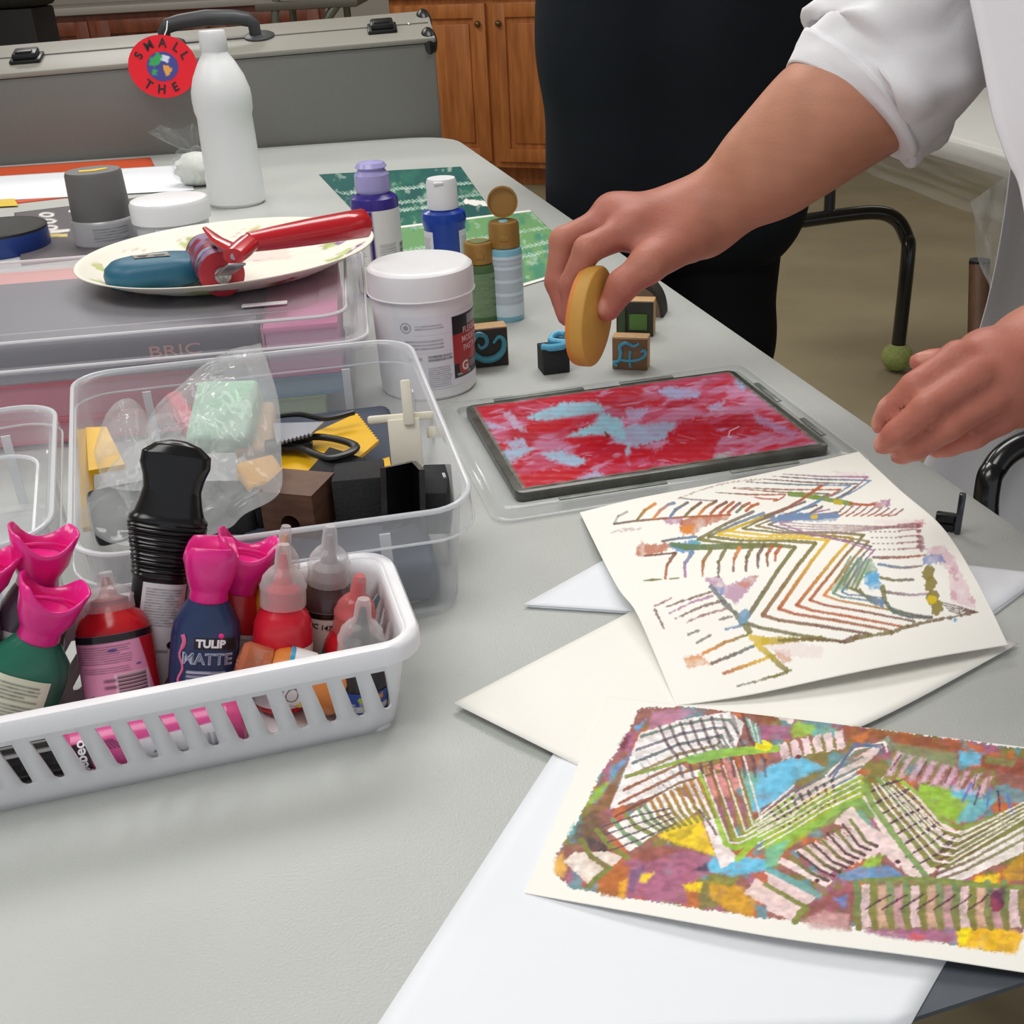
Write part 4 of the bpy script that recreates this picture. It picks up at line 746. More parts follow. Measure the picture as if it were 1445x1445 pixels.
en = np.clip((edge+0.03*rs.rand(len(edge))-.985)*60, 0, 1)[:, None]; cc = cc*(1-en)+lin((104, 120, 110))*en
build('paint_layer', MB().grid(Pg), mat('wet_paint', attr=True, rough=0.3), gm, col=cc, angle=180)

# --- two green prints by the blue bottles
def greenprint(name, quad_, label, c1, c2, seed, cream_side):
    xs = [p[0] for p in quad_]; ys = [p[1] for p in quad_]; cv = Canvas(min(xs)-5, min(ys)-5, max(xs)+5, max(ys)+5, 2.2, c1)
    n = cv.noise(22, seed, 4); m = np.clip((n-.45)*5, 0, 1); cv.a = cv.a*(1-m[..., None])+lin(c2)*m[..., None]
    n = cv.noise(10, seed+4, 3); m = np.clip((n-.62)*7, 0, 1)*.4; cv.a = cv.a*(1-m[..., None])+lin((206, 224, 206))*m[..., None]
    tl, tr_, br, bl = [V(p) for p in quad_]; q = lambda s, t: tuple((tl*(1-s)+tr_*s)*(1-t)+(bl*(1-s)+br*s)*t)
    for row in (.28, .5, .62):
        for k in range(34): s = .02+k*.029; cv.line([q(s, row), q(s+.02, row+.045), q(s+.045, row+.02)], 1.4, (200, 222, 206), .6, jag=.8)
    if cream_side: cv.line([q(0, 0), q(1, 0)], 5, CREAM); cv.line([q(0, 1), q(1, 1)], 7, CREAM)
    else: cv.line([q(0, 1), q(1, 1)], 6, CREAM); cv.line([q(.86, .62), q(1, .70)], 7, CREAM, jag=2)
    a, b, c, d = [(*p, .001 if not cream_side else .0016) for p in quad_]
    sheet(name, coons([a, b], [d, c], [a, d], [b, c], 150, 110), cv, label, 'art print')
greenprint('green_print', [(450, 246), (650, 235), (703, 310), (535, 335)], 'dark teal green leaf print, farther of the two green prints', (30, 88, 84), (44, 112, 92), 5, False)
greenprint('green_print', [(500, 327), (748, 296), (830, 376), (650, 430)], 'grass green leaf print with pale border, nearer of the two green prints', (112, 160, 104), (76, 140, 112), 15, True)
# ------------------------------------------------------------------ bottles and jars standing on the table
def hgt(base, ypx):
    """height above base whose image lands on a pixel row"""
    a, b = 0.0, 0.6
    for _ in range(40):
        m = (a+b)/2
        if proj(V(base)+V(0, 0, m))[1] > ypx: a = m
        else: b = m
    return a
def facing(base): return math.atan2(-(CAM[0]-base[0]), (CAM[1]-base[1]))+PI       # rz that turns local -y to the camera
def stand(name, label, cat, base, group=None, turn=0.0):
    return thing(name, label, cat, base, facing(base)+turn, group=group)
# white translucent bottle
b = T(336, 287); H = hgt(b, 43)
o = stand('plastic_bottle', 'tall empty translucent white plastic bottle in front of the grey case', 'bottle', b)
R_ = 0.050
build('body', MB().lathe([(R_*.9, 0), (R_, .006), (R_, .05), (R_*.97, .06), (R_*.96, H*.40), (R_*.94, H*.52), (R_*1.0, H*.56), (R_*1.02, H*.62), (R_*1.0, H*.67), (R_*.86, H*.75), (R_*.62, H*.83), (R_*.46, H*.87), (R_*.42, H*.90)], 44), mat('milky_plastic', (242, 243, 244), 0.38, sub=0.0), o)
build('cap', MB().lathe([(R_*.44, H*.885), (R_*.46, H*.89), (R_*.46, H*.985), (R_*.42, H), (0.0, H)], 36), M_WHITE, o)
# knotted plastic bag with white powder
b = T(282, 262)
o = thing('plastic_bag', 'small knotted clear bag of white powder behind the white bottle', 'bag', b)
r_ = np.random.RandomState(3)
mb = MB().sphere((0, 0, .032), (.042, .036, .032), 28, 18); mb.v = [(x*(1+.12*math.sin(9*z*40+x*60)), y*(1+.1*math.sin(x*90)), z) for x, y, z in mb.v]
build('filling', mb, mat('white_powder', (228, 230, 222), 0.9, bump=.4, bscale=60), o)
mb = MB().sphere((0, 0, .036), (.048, .042, .037), 40, 26); mb.v = [(x+.004*math.sin(z*260+y*120), y+.004*math.sin(x*240), z+.003*math.sin(x*200+y*170)) for x, y, z in mb.v]
build('film', mb, M_FILM, o)
kp = []
for i in range(14):
    t = i/13; ring_ = []
    for k in range(24):
        a = 2*PI*k/24; rr = (.008+.034*t**1.2)*(1+.25*math.sin(5*a+3*t)); ring_.append((rr*math.cos(a)-.03*t, rr*math.sin(a)*.7, .064+.045*t+.006*math.sin(3*a)))
    kp.append(ring_)
build('gathered_top', sweep_rings(kp, False), M_FILM, o, angle=180)
# lavender capped bottle
b = T(541, 412); H = hgt(b, 226)
o = stand('paint_bottle', 'tall purple paint bottle with lavender dome cap behind the big white jar', 'bottle', b)
R_ = .030
M_PUR = mat('purple_paint', (58, 44, 140), 0.3)
build('body', MB().lathe([(R_*.94, 0), (R_, .004), (R_, H*.70), (R_*.96, H*.735), (R_*.7, H*.765), (R_*.64, H*.78)], 40), M_PUR, o)
cvl = Canvas(0, 0, 120, 150, 2, (236, 235, 232)); cvl.rect(52, 0, 57, 150, (58, 44, 120)); cvl.micro(62, 60, 78, 140, 20, (120, 120, 130)); cvl.micro(10, 40, 46, 100, 14, (110, 110, 120), 4)
cvl.rect(84, 62, 96, 84, (90, 92, 100)); cvl.micro(84, 62, 96, 84, 8, (220, 220, 220), 6); cvl.rect(0, 128, 30, 150, (40, 40, 46))
cyl_label('label', cvl, o, R_, .006, H*.66, -2.6, 2.6)
build('cap', MB().lathe([(R_*.66, H*.765), (R_*.72, H*.78), (R_*.74, H*.80), (R_*.72, H*.90), (R_*.60, H*.925), (R_*.54, H*.935), (R_*.60, H*.945), (R_*.66, H*.955), (R_*.55, H*.985), (0, H)], 36), mat('lavender_cap', (176, 170, 224), 0.25), o)
# blue bottle with white cap
b = T(633, 398); H = hgt(b, 251)
o = stand('paint_bottle', 'bright blue paint bottle with plain white cap behind the big white jar', 'bottle', b)
R_ = .0285
build('body', MB().lathe([(R_*.9, 0), (R_*.94, .004), (R_*.94, H*.55), (R_, H*.59), (R_*1.02, H*.64), (R_*.96, H*.69), (R_*.72, H*.71), (R_*.6, H*.73)], 40), mat('blue_paint', (22, 66, 168), 0.25), o)
for a0, a1 in ((-1.75, -.62), (.72, 1.8)):
    cvl = Canvas(0, 0, 40, 100, 2, (238, 238, 240)); cvl.micro(6, 12, 34, 90, 22, (150, 156, 170)); cyl_label('label', cvl, o, R_*.94, .006, H*.53, a0, a1)
build('cap', MB().lathe([(R_*.62, H*.72), (R_*.70, H*.725), (R_*.68, H*.97), (R_*.62, H), (0, H)], 36).box((-.004, -R_*.6, H*.975), (.012, .008, .003), bevel=.001), M_WHITE, o)
M_BRONZE = mat('bronze_cap', (164, 124, 62), 0.35, 0.35)
def craft(b, ytop, R_, label, cbody, cband, cv_, flip, open_=False):
    H = hgt(b, ytop); o = stand('paint_bottle', label, 'bottle', b)
    build('body', MB().lathe([(R_*.94, 0), (R_, .003), (R_, H*.70), (R_*.97, H*.735), (R_*.84, H*.75), (R_*.7, H*.755)], 36), mat(label.split()[0]+'_paint', cbody, 0.3), o)
    cyl_label('label', cv_, o, R_, H*.06, H*.68, -1.9, 1.9)
    c = build('cap', MB().lathe([(R_*.86, H*.75), (R_*.92, H*.76), (R_*.90, H*.97), (R_*.84, H), (0, H)], 36).box((0, -R_*.9, H*.86), (.010, .003, .006), bevel=.001), M_BRONZE, o)
    return o, c, H, R_
cvl = Canvas(0, 0, 60, 100, 3, (74, 108, 70)); cvl.micro(4, 6, 56, 94, 26, (170, 190, 156), 2, op=.7)
o, c, H, R_ = craft(T(682, 452), 341, .0195, 'olive green craft paint bottle with closed bronze cap beside the white jar', (74, 104, 64), None, cvl, False)
build('cap_smear', MB().prism([(.011*math.cos(a)*(1+.2*math.sin(3*a)), .009*math.sin(a)) for a in np.linspace(0, 2*PI, 20, endpoint=False)], H, H+.0008), mat('olive_smear', (110, 120, 70), .5), c)
cvl = Canvas(0, 0, 60, 120, 3, (206, 222, 232))
for y0, y1 in ((6, 20), (26, 46), (52, 72), (78, 96)): cvl.rect(8, y0, 50, y1, (192, 204, 214)); cvl.micro(8, y0, 50, y1, 7, (150, 160, 172), int(y0), op=.6)
o, c, H, R_ = craft(T(717, 449), 312, .0195, 'pale turquoise craft paint bottle with its bronze flip cap standing open', (132, 190, 212), None, cvl, False)
lid = MB().lathe([(0, -.003), (R_*.86, -.003), (R_*.90, 0), (R_*.90, .007), (R_*.82, .007), (R_*.80, .002), (0, .002)], 32)
a = math.radians(86); Rl = np.array([[1, 0, 0], [0, math.cos(a), -math.sin(a)], [0, math.sin(a), math.cos(a)]])
lid.v = [tuple(Rl@V(p)+V(0, R_*.80, H+.001+R_*.92)) for p in lid.v]
fl = build('flip_lid', lid, M_BRONZE, c)
build('paint_dot', MB().sphere((0, R_*.78, H+.002+R_*.92), (.0028, .0012, .0028)), mat('aqua_dot', (130, 196, 220), .4), fl)
build('nozzle_paint', MB().lathe([(.006, H-.0005), (.005, H+.001), (0, H+.0012)], 16), mat('aqua_dot'), c)
# big white jar
b = T(606, 543); H = hgt(b, 369)
o = stand('paint_jar', 'big white jar with screw lid and black and red label beside the plastic bins', 'jar', b)
R_ = .0505
build('body', MB().lathe([(R_*.90, 0), (R_*.945, .003), (R_*.945, .006), (R_*.95, H*.10), (R_*.985, H*.74), (R_*.985, H*.82)], 64), M_WHITE, o)
lid = build('lid', MB().lathe([(R_*1.0, H*.775), (R_*1.03, H*.78), (R_*1.03, H*.93), (R_*1.01, H*.975), (R_*.94, H*.998), (R_*.9, H), (0, H)], 64), M_WHITE, o)
build('lid_ridges', MB().tube([(R_*1.03*math.cos(a), R_*1.03*math.sin(a), H*.79) for a in np.linspace(0, 2*PI, 64, endpoint=False)], .0009, 6, closed=True), M_WHITE, lid)
rf = lambda z: R_*.95+(R_*.035)*(z/H-.10)/.64
cvl = Canvas(0, 0, 150, 110, 3, (232, 232, 240)); cvl.rect(85, 6, 150, 100, (22, 20, 22)); cvl.rect(85, 34, 150, 78, (176, 42, 46)); cvl.rect(116, 10, 150, 24, (150, 148, 150))
cvl.ell((18, 16), 8, 8, (150, 152, 160)).ell((18, 16), 6.4, 6.4, (232, 232, 240)).ell((18, 16), 4, 4, (160, 162, 172)); cvl.micro(32, 12, 72, 20, 2, (140, 142, 152), 2); cvl.line([(30, 28), (84, 28)], .5, (190, 192, 200))
cvl.micro(16, 34, 70, 50, 3, (120, 122, 134), 7); cvl.line([(30, 54), (84, 54)], .5, (190, 192, 200)); cvl.micro(48, 58, 82, 68, 2, (60, 60, 70), 3, fill=.8); cvl.micro(46, 76, 80, 108, 10, (130, 132, 142), 8); cvl.micro(20, 60, 36, 66, 1, (90, 90, 96), 9, fill=.9)
cvl.rect(114, 80, 150, 90, (110, 108, 112)); cvl.micro(92, 93, 120, 97, 1, (210, 210, 214), 3, fill=.8)
jl = cyl_label('label', cvl, o, R_, H*.10, H*.68, -.62, 1.45, rfun=rf, nx=160, nz=120, m=mat('jar_label', attr=True, rough=0.35))
M_PINKT = mat('label_pink_text', (226, 170, 170), .5)
for s_, z, a0 in (('FLEXIBLE', .485, .80), ('MODELING', .415, .76), ('PASTA DE', .345, .80)):
    text_obj('lettering', s_, .0082, M_PINKT, jl, (0, 0, H*z+.004), bend=(rf(H*z)+.0007, a0+.02), depth=.0001, align='LEFT', bold=.0002, sx=.9)
build('emblem', MB().grid(np.array([[[(rf(H*.25)+.0006)*math.sin(.84+r*.0085*math.cos(t)/R_), -(rf(H*.25)+.0006)*math.cos(.84+r*.0085*math.cos(t)/R_), H*.235+r*.0085*math.sin(t)] for t in np.linspace(0, 2*PI, 30)] for r in (0.001, .5, 1)])[::-1]), mat('emblem_red', (170, 60, 56), .5), jl, angle=180)
text_obj('emblem_letter', 'G', .013, mat('label_pale', (232, 206, 200), .5), jl, (0, 0, H*.235), bend=(rf(H*.25)+.0012, .84), depth=.0001, bold=.0005)
# grey capped can, white lidded jar, blue tin at the back left
b = T(152, 343); H = hgt(b, 240); R_ = .0475
o = stand('spray_can', 'squat can with grey plastic cap and scrap of yellow label on top', 'can', b)
build('body', MB().lathe([(R_*.96, 0), (R_, .004), (R_, H*.34), (R_*.95, H*.37)], 44), mat('can_silver', (176, 176, 180), .35, .3), o)
cvl = Canvas(0, 0, 100, 30, 3, (176, 176, 180)); cvl.micro(38, 4, 78, 24, 5, (110, 112, 120), 5); cyl_label('label', cvl, o, R_, .005, H*.33, -1.5, 1.5)
cp = build('cap', MB().lathe([(R_*.94, H*.36), (R_*.95, H*.37), (R_*.90, H*.96), (R_*.86, H), (0, H)], 44), mat('grey_cap', (104, 102, 102), .5), o)
build('sticker', MB().prism([(-.020, -.010), (.004, -.014), (.024, -.002), (.020, .006), (-.004, .001), (-.020, .004)], H, H+.001), mat('yellow_sticker', (226, 192, 60), .6), cp)
b = T(249, 345); H = hgt(b, 279); R_ = .058
o = stand('paint_jar', 'low clear jar with wide white screw lid in front of the white bottle', 'jar', b)
build('body', MB().lathe([(R_*.9, 0), (R_*.95, .004), (R_*.95, H*.70), (R_*.9, H*.74)], 48), clear('jar_clear', (222, 224, 228), .55, .4, .2), o)
build('contents', MB().lathe([(R_*.86, .003), (R_*.88, H*.6), (0, H*.6)], 40), mat('jar_paste', (216, 217, 222), .6), o)
build('lid', MB().lathe([(R_*1.0, H*.55), (R_*1.03, H*.56), (R_*1.03, H*.92), (R_*.98, H*.985), (R_*.9, H), (0, H)], 56), M_WHITE, o)
cvl = Canvas(0, 0, 60, 20, 3, (214, 216, 222)); cvl.line([(40, 16), (46, 10), (52, 14)], 2, (80, 130, 190)); cvl.micro(6, 6, 30, 16, 3, (170, 172, 180), 3); cyl_label('label', cvl, o, R_*.95, H*.06, H*.5, -.5, .9)
b = T(0, 352); H = .030; R_ = .078
o = stand('round_tin', 'round blue tin with black top at the left edge behind the clear box', 'tin', b)
build('body', MB().lathe([(R_*.98, 0), (R_, .003), (R_, H)], 56), mat('tin_blue', (30, 62, 138), .35), o)
build('lid', MB().lathe([(R_*.995, H), (R_*1.005, H+.004), (R_*.96, H+.006), (R_*.9, H+.0045), (0, H+.0045)], 56), mat('tin_black', (44, 43, 42), .6), o)
# orange folder, white sheet, magazine
quadsheet('folder', [(-60, 240, .0019), (212, 222, .0019), (232, 262, .0019), (-60, 296, .0019)], 'orange card folder at the foot of the grey case under white paper', mat('orange_card', (208, 82, 40), .6), th=.0016, cat='folder')
quadsheet('paper_sheet', [(-60, 252, .0026), (262, 232, .0026), (274, 268, .0026), (-60, 286, .0026)], 'white sheet of paper lying on the orange folder at the back left', M_SHEET)
quadsheet('yellow_label', [(-12, 282, .0030), (20, 280, .0030), (26, 290, .0030), (-12, 292, .0030)], 'small yellow label on the orange folder near the left edge', mat('yellow_sticker'), cat='label')
cv = Canvas(-20, 270, 220, 400, 2.5, (98, 92, 96))
cv.poly([(70, 300), (96, 292), (100, 330), (72, 345)], (98, 92, 96))
mg = coons([(20, 300, .0034), (200, 278, .0034)], [(30, 372, .0034), (215, 352, .0034)], [(20, 300, .0034), (30, 372, .0034)], [(200, 278, .0034), (215, 352, .0034)], 80, 60)
for y in (303, 312, 321): cv.ell((66+ (y-303)*.3, y), 11, 3.6, (226, 222, 218)); cv.ell((66+(y-303)*.3, y), 6, 1.5, (98, 92, 96))
cv.line([(72, 327), (96, 325)], 4, (226, 222, 218)); cv.rect(72, 330, 95, 334, (222, 200, 120))
for i in range(4): cv.line([(98+i*5, 298+i*8), (112+i*4, 296+i*8)], 3, (220, 216, 214))
cv.micro(150, 285, 190, 300, 3, (200, 170, 180), 4)
sheet('magazine', mg, cv, 'grey printed magazine cover with fat white letters under the grey capped can', 'magazine', th=.003)

# ------------------------------------------------------------------ large closed clear box with papers and books inside
BH = .105
k1, k2, k3, k4 = T(0, 479, BH), T(486, 442, BH), T(492, 330, BH), T(0, 345, BH)
bex = k2-k1; bex /= np.linalg.norm(bex); bex = V(math.cos(math.radians(6.5)), math.sin(math.radians(6.5)), 0); bey = V(-bex[1], bex[0], 0)
fr = T(487, 442, BH); DEPTH = np.dot(T(480, 333, BH)-fr, bey); BW = .50; brz = math.radians(6.5)
bc = fr-bex*BW/2+bey*DEPTH/2
bx = thing('clear_storage_box', 'big closed clear storage box under the oval paper plate', 'storage box', (bc[0], bc[1], TZ), brz)
M_BOX = clear('box_plastic', (228, 226, 232), .16, .4, .2); M_LIDP = clear('lid_plastic', (226, 224, 230), .20, .25, .22)
rp = lambda w, d, r, z: [(x, y, z) for x, y in rrect(w, d, r, 5)]
build('tray', sweep_rings([rp(BW-.01, DEPTH-.01, .02, .001), rp(BW, DEPTH, .022, .006), rp(BW+.012, DEPTH+.012, .024, .078), rp(BW+.030, DEPTH+.030, .03, .079), rp(BW+.032, DEPTH+.032, .03, .070)], True), M_BOX, bx)
ld = build('lid', sweep_rings([rp(BW+.036, DEPTH+.036, .03, .072), rp(BW+.036, DEPTH+.036, .03, .083), rp(BW+.02, DEPTH+.02, .028, .0845), rp(BW+.006, DEPTH+.006, .026, BH-.003), rp(BW-.002, DEPTH-.002, .024, BH), rp(BW-.05, DEPTH-.05, .02, BH), rp(BW-.053, DEPTH-.053, .02, BH-.0015)], False, True), M_LIDP, bx)
for z, w_ in ((BH-.001, BW+.002), (.0835, BW+.037)):
    build('lid_rib', MB().tube([(x, y, z) for x, y in rrect(w_, w_-BW+DEPTH, .026, 5)], .0016, 6, closed=True), clear('rib_plastic', (244, 242, 246), .75, .2, .2), ld)
build('lid_sticker', MB().box((BW/2-.075, -DEPTH/2+.05, BH+.0006), (.042, .010, .0008)), M_WHITE, ld)
def inbox(name, label, cat, x0, x1, y0, y1, z0, z1, c, group=None):
    t = thing(name, label, cat, (*(bc+bex*(x0+x1)/2+bey*(y0+y1)/2)[:2], TZ+z0), brz, group=group); w_, d_, h_ = x1-x0, y1-y0, z1-z0
    build('cover', MB().box((0, 0, h_*.06), (w_, d_, h_*.12), bevel=.0008).box((0, 0, h_*.94), (w_, d_, h_*.12), bevel=.0008).box((-w_/2+.001, 0, h_/2), (.002, d_, h_)), mat('cover_%d_%d_%d' % c, c, .5), t)
    build('pages', MB().box((0.001, 0, h_/2), (w_-.004, d_-.004, h_*.74)), mat('pages_%d_%d_%d' % c, tuple(min(255, int(v*.6+90)) for v in c), .8), t)
    return t
hx, hy = BW/2-.008, DEPTH/2-.008
inbox('paper_pad', 'pink paper pad lying lowest in the clear box', 'paper pad', -hx, hx-.14, -hy, hy, .003, .022, (226, 84, 116))
inbox('paper_pad', 'cream and green paper pad in the clear box beside the pink pad', 'paper pad', hx-.135, hx-.02, -hy, hy*.7, .003, .026, (150, 186, 110))
inbox('paper_pad', 'teal blue paper pad in the right end of the clear box', 'paper pad', hx-.12, hx, -hy, hy*.3, .0262, .046, (74, 140, 178))
inbox('paper_pad', 'rose red paper pad in the middle layer of the clear box', 'paper pad', -hx+.08, hx-.125, -hy, hy*.9, .0225, .063, (226, 74, 104))
bk = inbox('dark_book', 'dark slate book with faint lettering on the edge showing through the clear box', 'book', -hx+.055, hx-.075, -hy, hy*.55, .0635, .0985, (58, 56, 72))
sp = build('spine', MB().box((0, -(hy*1.55)/2-.0010, .0175), (2*hx-.132, .002, .034), bevel=.0006), mat('spine_slate', (56, 56, 70), .5), bk)
text_obj('lettering', 'BRIC', .015, mat('spine_text', (200, 128, 122), .6), sp, ((Matrix(full_basis(bk)).inverted()@Vector(T(245, 478, .092)))[0], -(hy*1.55)/2-.0024, .0185), rotm=[[1, 0, 0], [0, 0, -1], [0, 1, 0]], sx=1.5)
inbox('paper_pad', 'sky blue paper pad at the left end of the clear box', 'paper pad', -hx, -hx+.050, -hy, hy*.5, .0635, .097, (116, 164, 210))
inbox('paper_pad', 'pink and blue paper pad at the right end of the clear box', 'paper pad', hx-.070, hx, -hy, hy*.9, .0465, .095, (222, 120, 170))
inbox('paper_pad', 'coral paper pad at the back of the clear box under the plate', 'paper pad', -hx+.05, hx-.08, hy*.6, hy, .0635, .095, (232, 150, 140))

# ------------------------------------------------------------------ oval paper plate with brayer and teal block
pc = T(307, 366, BH+.012); prz = math.radians(16)
pl_l, pl_r = T(111, 393, BH+.02), T(508, 318, BH+.02); pd = pl_r-pl_l; PA = np.linalg.norm(pd)/2; prz = math.atan2(pd[1], pd[0]); pc = (pl_l+pl_r)/2; PB = PA*.90
pln = thing('paper_plate', 'oval cream paper plate printed with grapes and leaves on the clear box', 'plate', (pc[0], pc[1], TZ+BH+.0005), prz)
nr, na = 60, 160; P = np.zeros((nr, na, 3)); C_ = np.zeros((nr, na, 3))
cv = Canvas(-120, -120, 120, 120, 3, (244, 238, 224))
rg = np.random.RandomState(8)
for th in np.linspace(0, 2*PI, 13)[:-1]:
    cx, cy = 92*math.cos(th), 92*math.sin(th)
    for j in range(5): a = rg.rand()*6.3; cv.ell((cx+14*math.cos(a)*rg.rand(), cy+10*math.sin(a)*rg.rand()), 8, 4.5, [(176, 190, 100), (196, 206, 130), (150, 170, 84)][j % 3], .9, rg.rand()*180, jag=2)
    cc = [(122, 74, 142), (168, 40, 92), (130, 90, 160)][int(th*7) % 3]
    for j in range(11): cv.ell((cx+rg.uniform(-7, 7)+8, cy+rg.uniform(-6, 6)+6), 2.7, 2.7, cc, .95); 
    for j in range(8): cv.ell((cx+rg.uniform(-7, 7)+8, cy+rg.uniform(-6, 6)+6), .8, .8, (230, 190, 220), .9)
    cv.line([(cx-14, cy-8), (cx, cy-13), (cx+12, cy-4)], .9, (206, 150, 130), .8)
cv.poly([(10, -40), (60, -30), (50, 10), (20, 0)], (236, 214, 206), .8, jag=6); cv.poly([(-20, -20), (0, -26), (6, -4), (-14, 2)], (190, 210, 214), .8, jag=4); cv.line([(14, -10), (40, -6)], 2, (150, 110, 130), .5, jag=3)
for i in range(nr):
    r = i/(nr-1)
    z = .0012 if r < .68 else .0012+.021*((r-.68)/.32)**1.25
    if r > .97: z += -.0010*(r-.97)/.03
    for k in range(na):
        a = 2*PI*k/(na-1); P[i, k] = (PA*r*math.cos(a), PB*r*math.sin(a), z); C_[i, k] = cv.look(118*r*math.cos(a), -118*r*math.sin(a))
build('dish', MB().grid(P[::-1]), mat('paper_plate', attr=True, rough=.5), pln, col=C_[::-1], angle=180, solid=.0012, off=-1)
pz = TZ+BH+.0035
# teal block
q = T(221, 386, BH+.016)
tbk = thing('painting_sponge', 'teal blue rounded oblong block with tiny silver sticker lying on the plate', 'block', (q[0], q[1], pz+.003), prz+math.radians(-16))
rr_ = []
for z, s in ((0, .80), (.002, .92), (.007, .99), (.013, 1.0), (.019, .96), (.024, .84), (.0262, .62), (.0268, .3)):
    rr_.append([(x*s if abs(s) else x, y*s, z) for x, y in rrect(.100, .060, .029, 8)])
build('body', sweep_rings(rr_, True, True), mat('teal_rubber', (28, 96, 122), .45), tbk, angle=60)
cvl = Canvas(0, 0, 30, 20, 4, (150, 140, 130)); cvl.rect(0, 0, 30, 4, (206, 204, 202)); cvl.poly([(3, 6), (14, 6), (10, 18), (5, 18)], (60, 54, 50), jag=1); cvl.poly([(16, 8), (27, 6), (26, 16), (18, 18)], (90, 84, 80), jag=1)
flat_print('sticker', cvl, tbk, (-.020, .013, .0276), (.034, -.006, 0), (.002, -.016, 0), nx=30, ny=20)
# brayer: roller end nearest to the lens, handle to upper right
ra, rb = T(288, 352, BH+.026), T(318, 392, BH+.026)
rax = rb-ra; rax[2] = 0; RL = .085; rax /= np.linalg.norm(rax); rcn = (ra+rb)/2; rcn[2] = pz+.0215
by = thing('brayer', 'red handled brayer with paint smeared roller resting on the oval plate', 'roller', rcn)
Rx = np.stack([rax, np.cross(V(0, 0, 1), rax), V(0, 0, 1)], 1)
def rot(mb, R, c): mb.v = [tuple(R@V(p)+V(c)) for p in mb.v]; return mb
cvr = Canvas(0, 0, 120, 100, 3, (96, 40, 62)); nA = cvr.noise(22, 4, 4)
for lo, c_, sd in ((.5, (150, 120, 160), 7), (.58, (150, 170, 200), 8), (.55, (150, 44, 70), 9)): m = np.clip((cvr.noise(20, sd, 4)-lo)*8, 0, 1); cvr.a = cvr.a*(1-m[..., None])+lin(c_)*m[..., None]
nz = 50; A_ = np.linspace(0, 2*PI, 60); X_ = np.linspace(-RL/2, RL/2, nz)
Pr = np.array([[Rx@V(x, .0210*math.cos(a), .0210*math.sin(a)) for a in A_] for x in X_]); Cr = np.array([[cvr.look(a/6.2832*119, (x/RL+.5)*99) for a in A_] for x in X_])
build('roller', MB().grid(Pr), mat('roller_paint', attr=True, rough=.25), by, col=Cr, angle=180)
for sx in (-1, 1):
    ec = build('end_cap', rot(MB().lathe([(.0213, 0), (.0214, .002), (.0170, .003), (0, .003)], 36), Rx@np.array([[0, 0, sx], [1, 0, 0], [0, sx, 0]]), Rx@V(sx*RL/2, 0, 0)), mat('roller_core_red', (170, 36, 48), .4), by)
# handle direction on the image
h0, h1 = T(352, 342, BH+.062), T(518, 314, BH+.060)
hb = h0-rcn; he = h1-rcn
M_RED = mat('red_plastic', (196, 26, 40), .22, coat=.4)
hp = [hb, hb*.8+he*.2, hb*.5+he*.5, hb*.2+he*.8, he*.97+hb*.03, he]
build('handle', MB().tube(hp, [.0105, .0125, .0145, .0155, .0160, .011], 18, flat=.85), M_RED, by, angle=60)
nk = T(330, 362, BH+.058)-rcn; tip = T(289, 322, BH+.066)-rcn
build('yoke', MB().tube([hb, hb*.4+nk*.6, nk], [.0110, .0115, .0105], 14, flat=.7).tube([hb*.3+nk*.7, nk*.45+tip*.55, tip], [.0085, .0062, .0025], 12, flat=.6), M_RED, by, angle=60)
eb = Rx@V(RL/2+.006, 0, 0)
M_STEEL = mat('steel_plate', (186, 188, 192), .3, .9)
sd = nk+Rx@V(RL/2-.030, 0, -.004)
dirn = sd-eb; Ln = np.linalg.norm(dirn); dz_ = dirn/Ln; sx_ = rax-dz_*np.dot(rax, dz_); sx_ /= np.linalg.norm(sx_); Rb = np.stack([sx_, np.cross(dz_, sx_), dz_], 1)
br = build('bracket', rot(MB().box((0, 0, Ln*.45), (.0022, .0155, Ln*1.1), bevel=.0009), Rb, eb).add(*(lambda m_: (m_.v, m_.f))(rot(MB().tube([(0, 0, -.001), (0, 0, .002)], .0078, 20), Rx@np.array([[0, 0, 1], [1, 0, 0], [0, 1, 0]]), eb))), M_STEEL, by)
build('rivet', rot(MB().lathe([(.0038, 0), (.0036, .002), (0, .0026)], 18), Rx@np.array([[0, 0, 1], [1, 0, 0], [0, 1, 0]]), eb+Rx@V(.0018, 0, 0)), M_CHROME, br)
ea = Rx@V(-RL/2-.004, 0, 0); build('bracket', MB().tube([ea, ea*.55+nk*.45+V(0, 0, .012), nk], .0032, 8), M_STEEL, by)
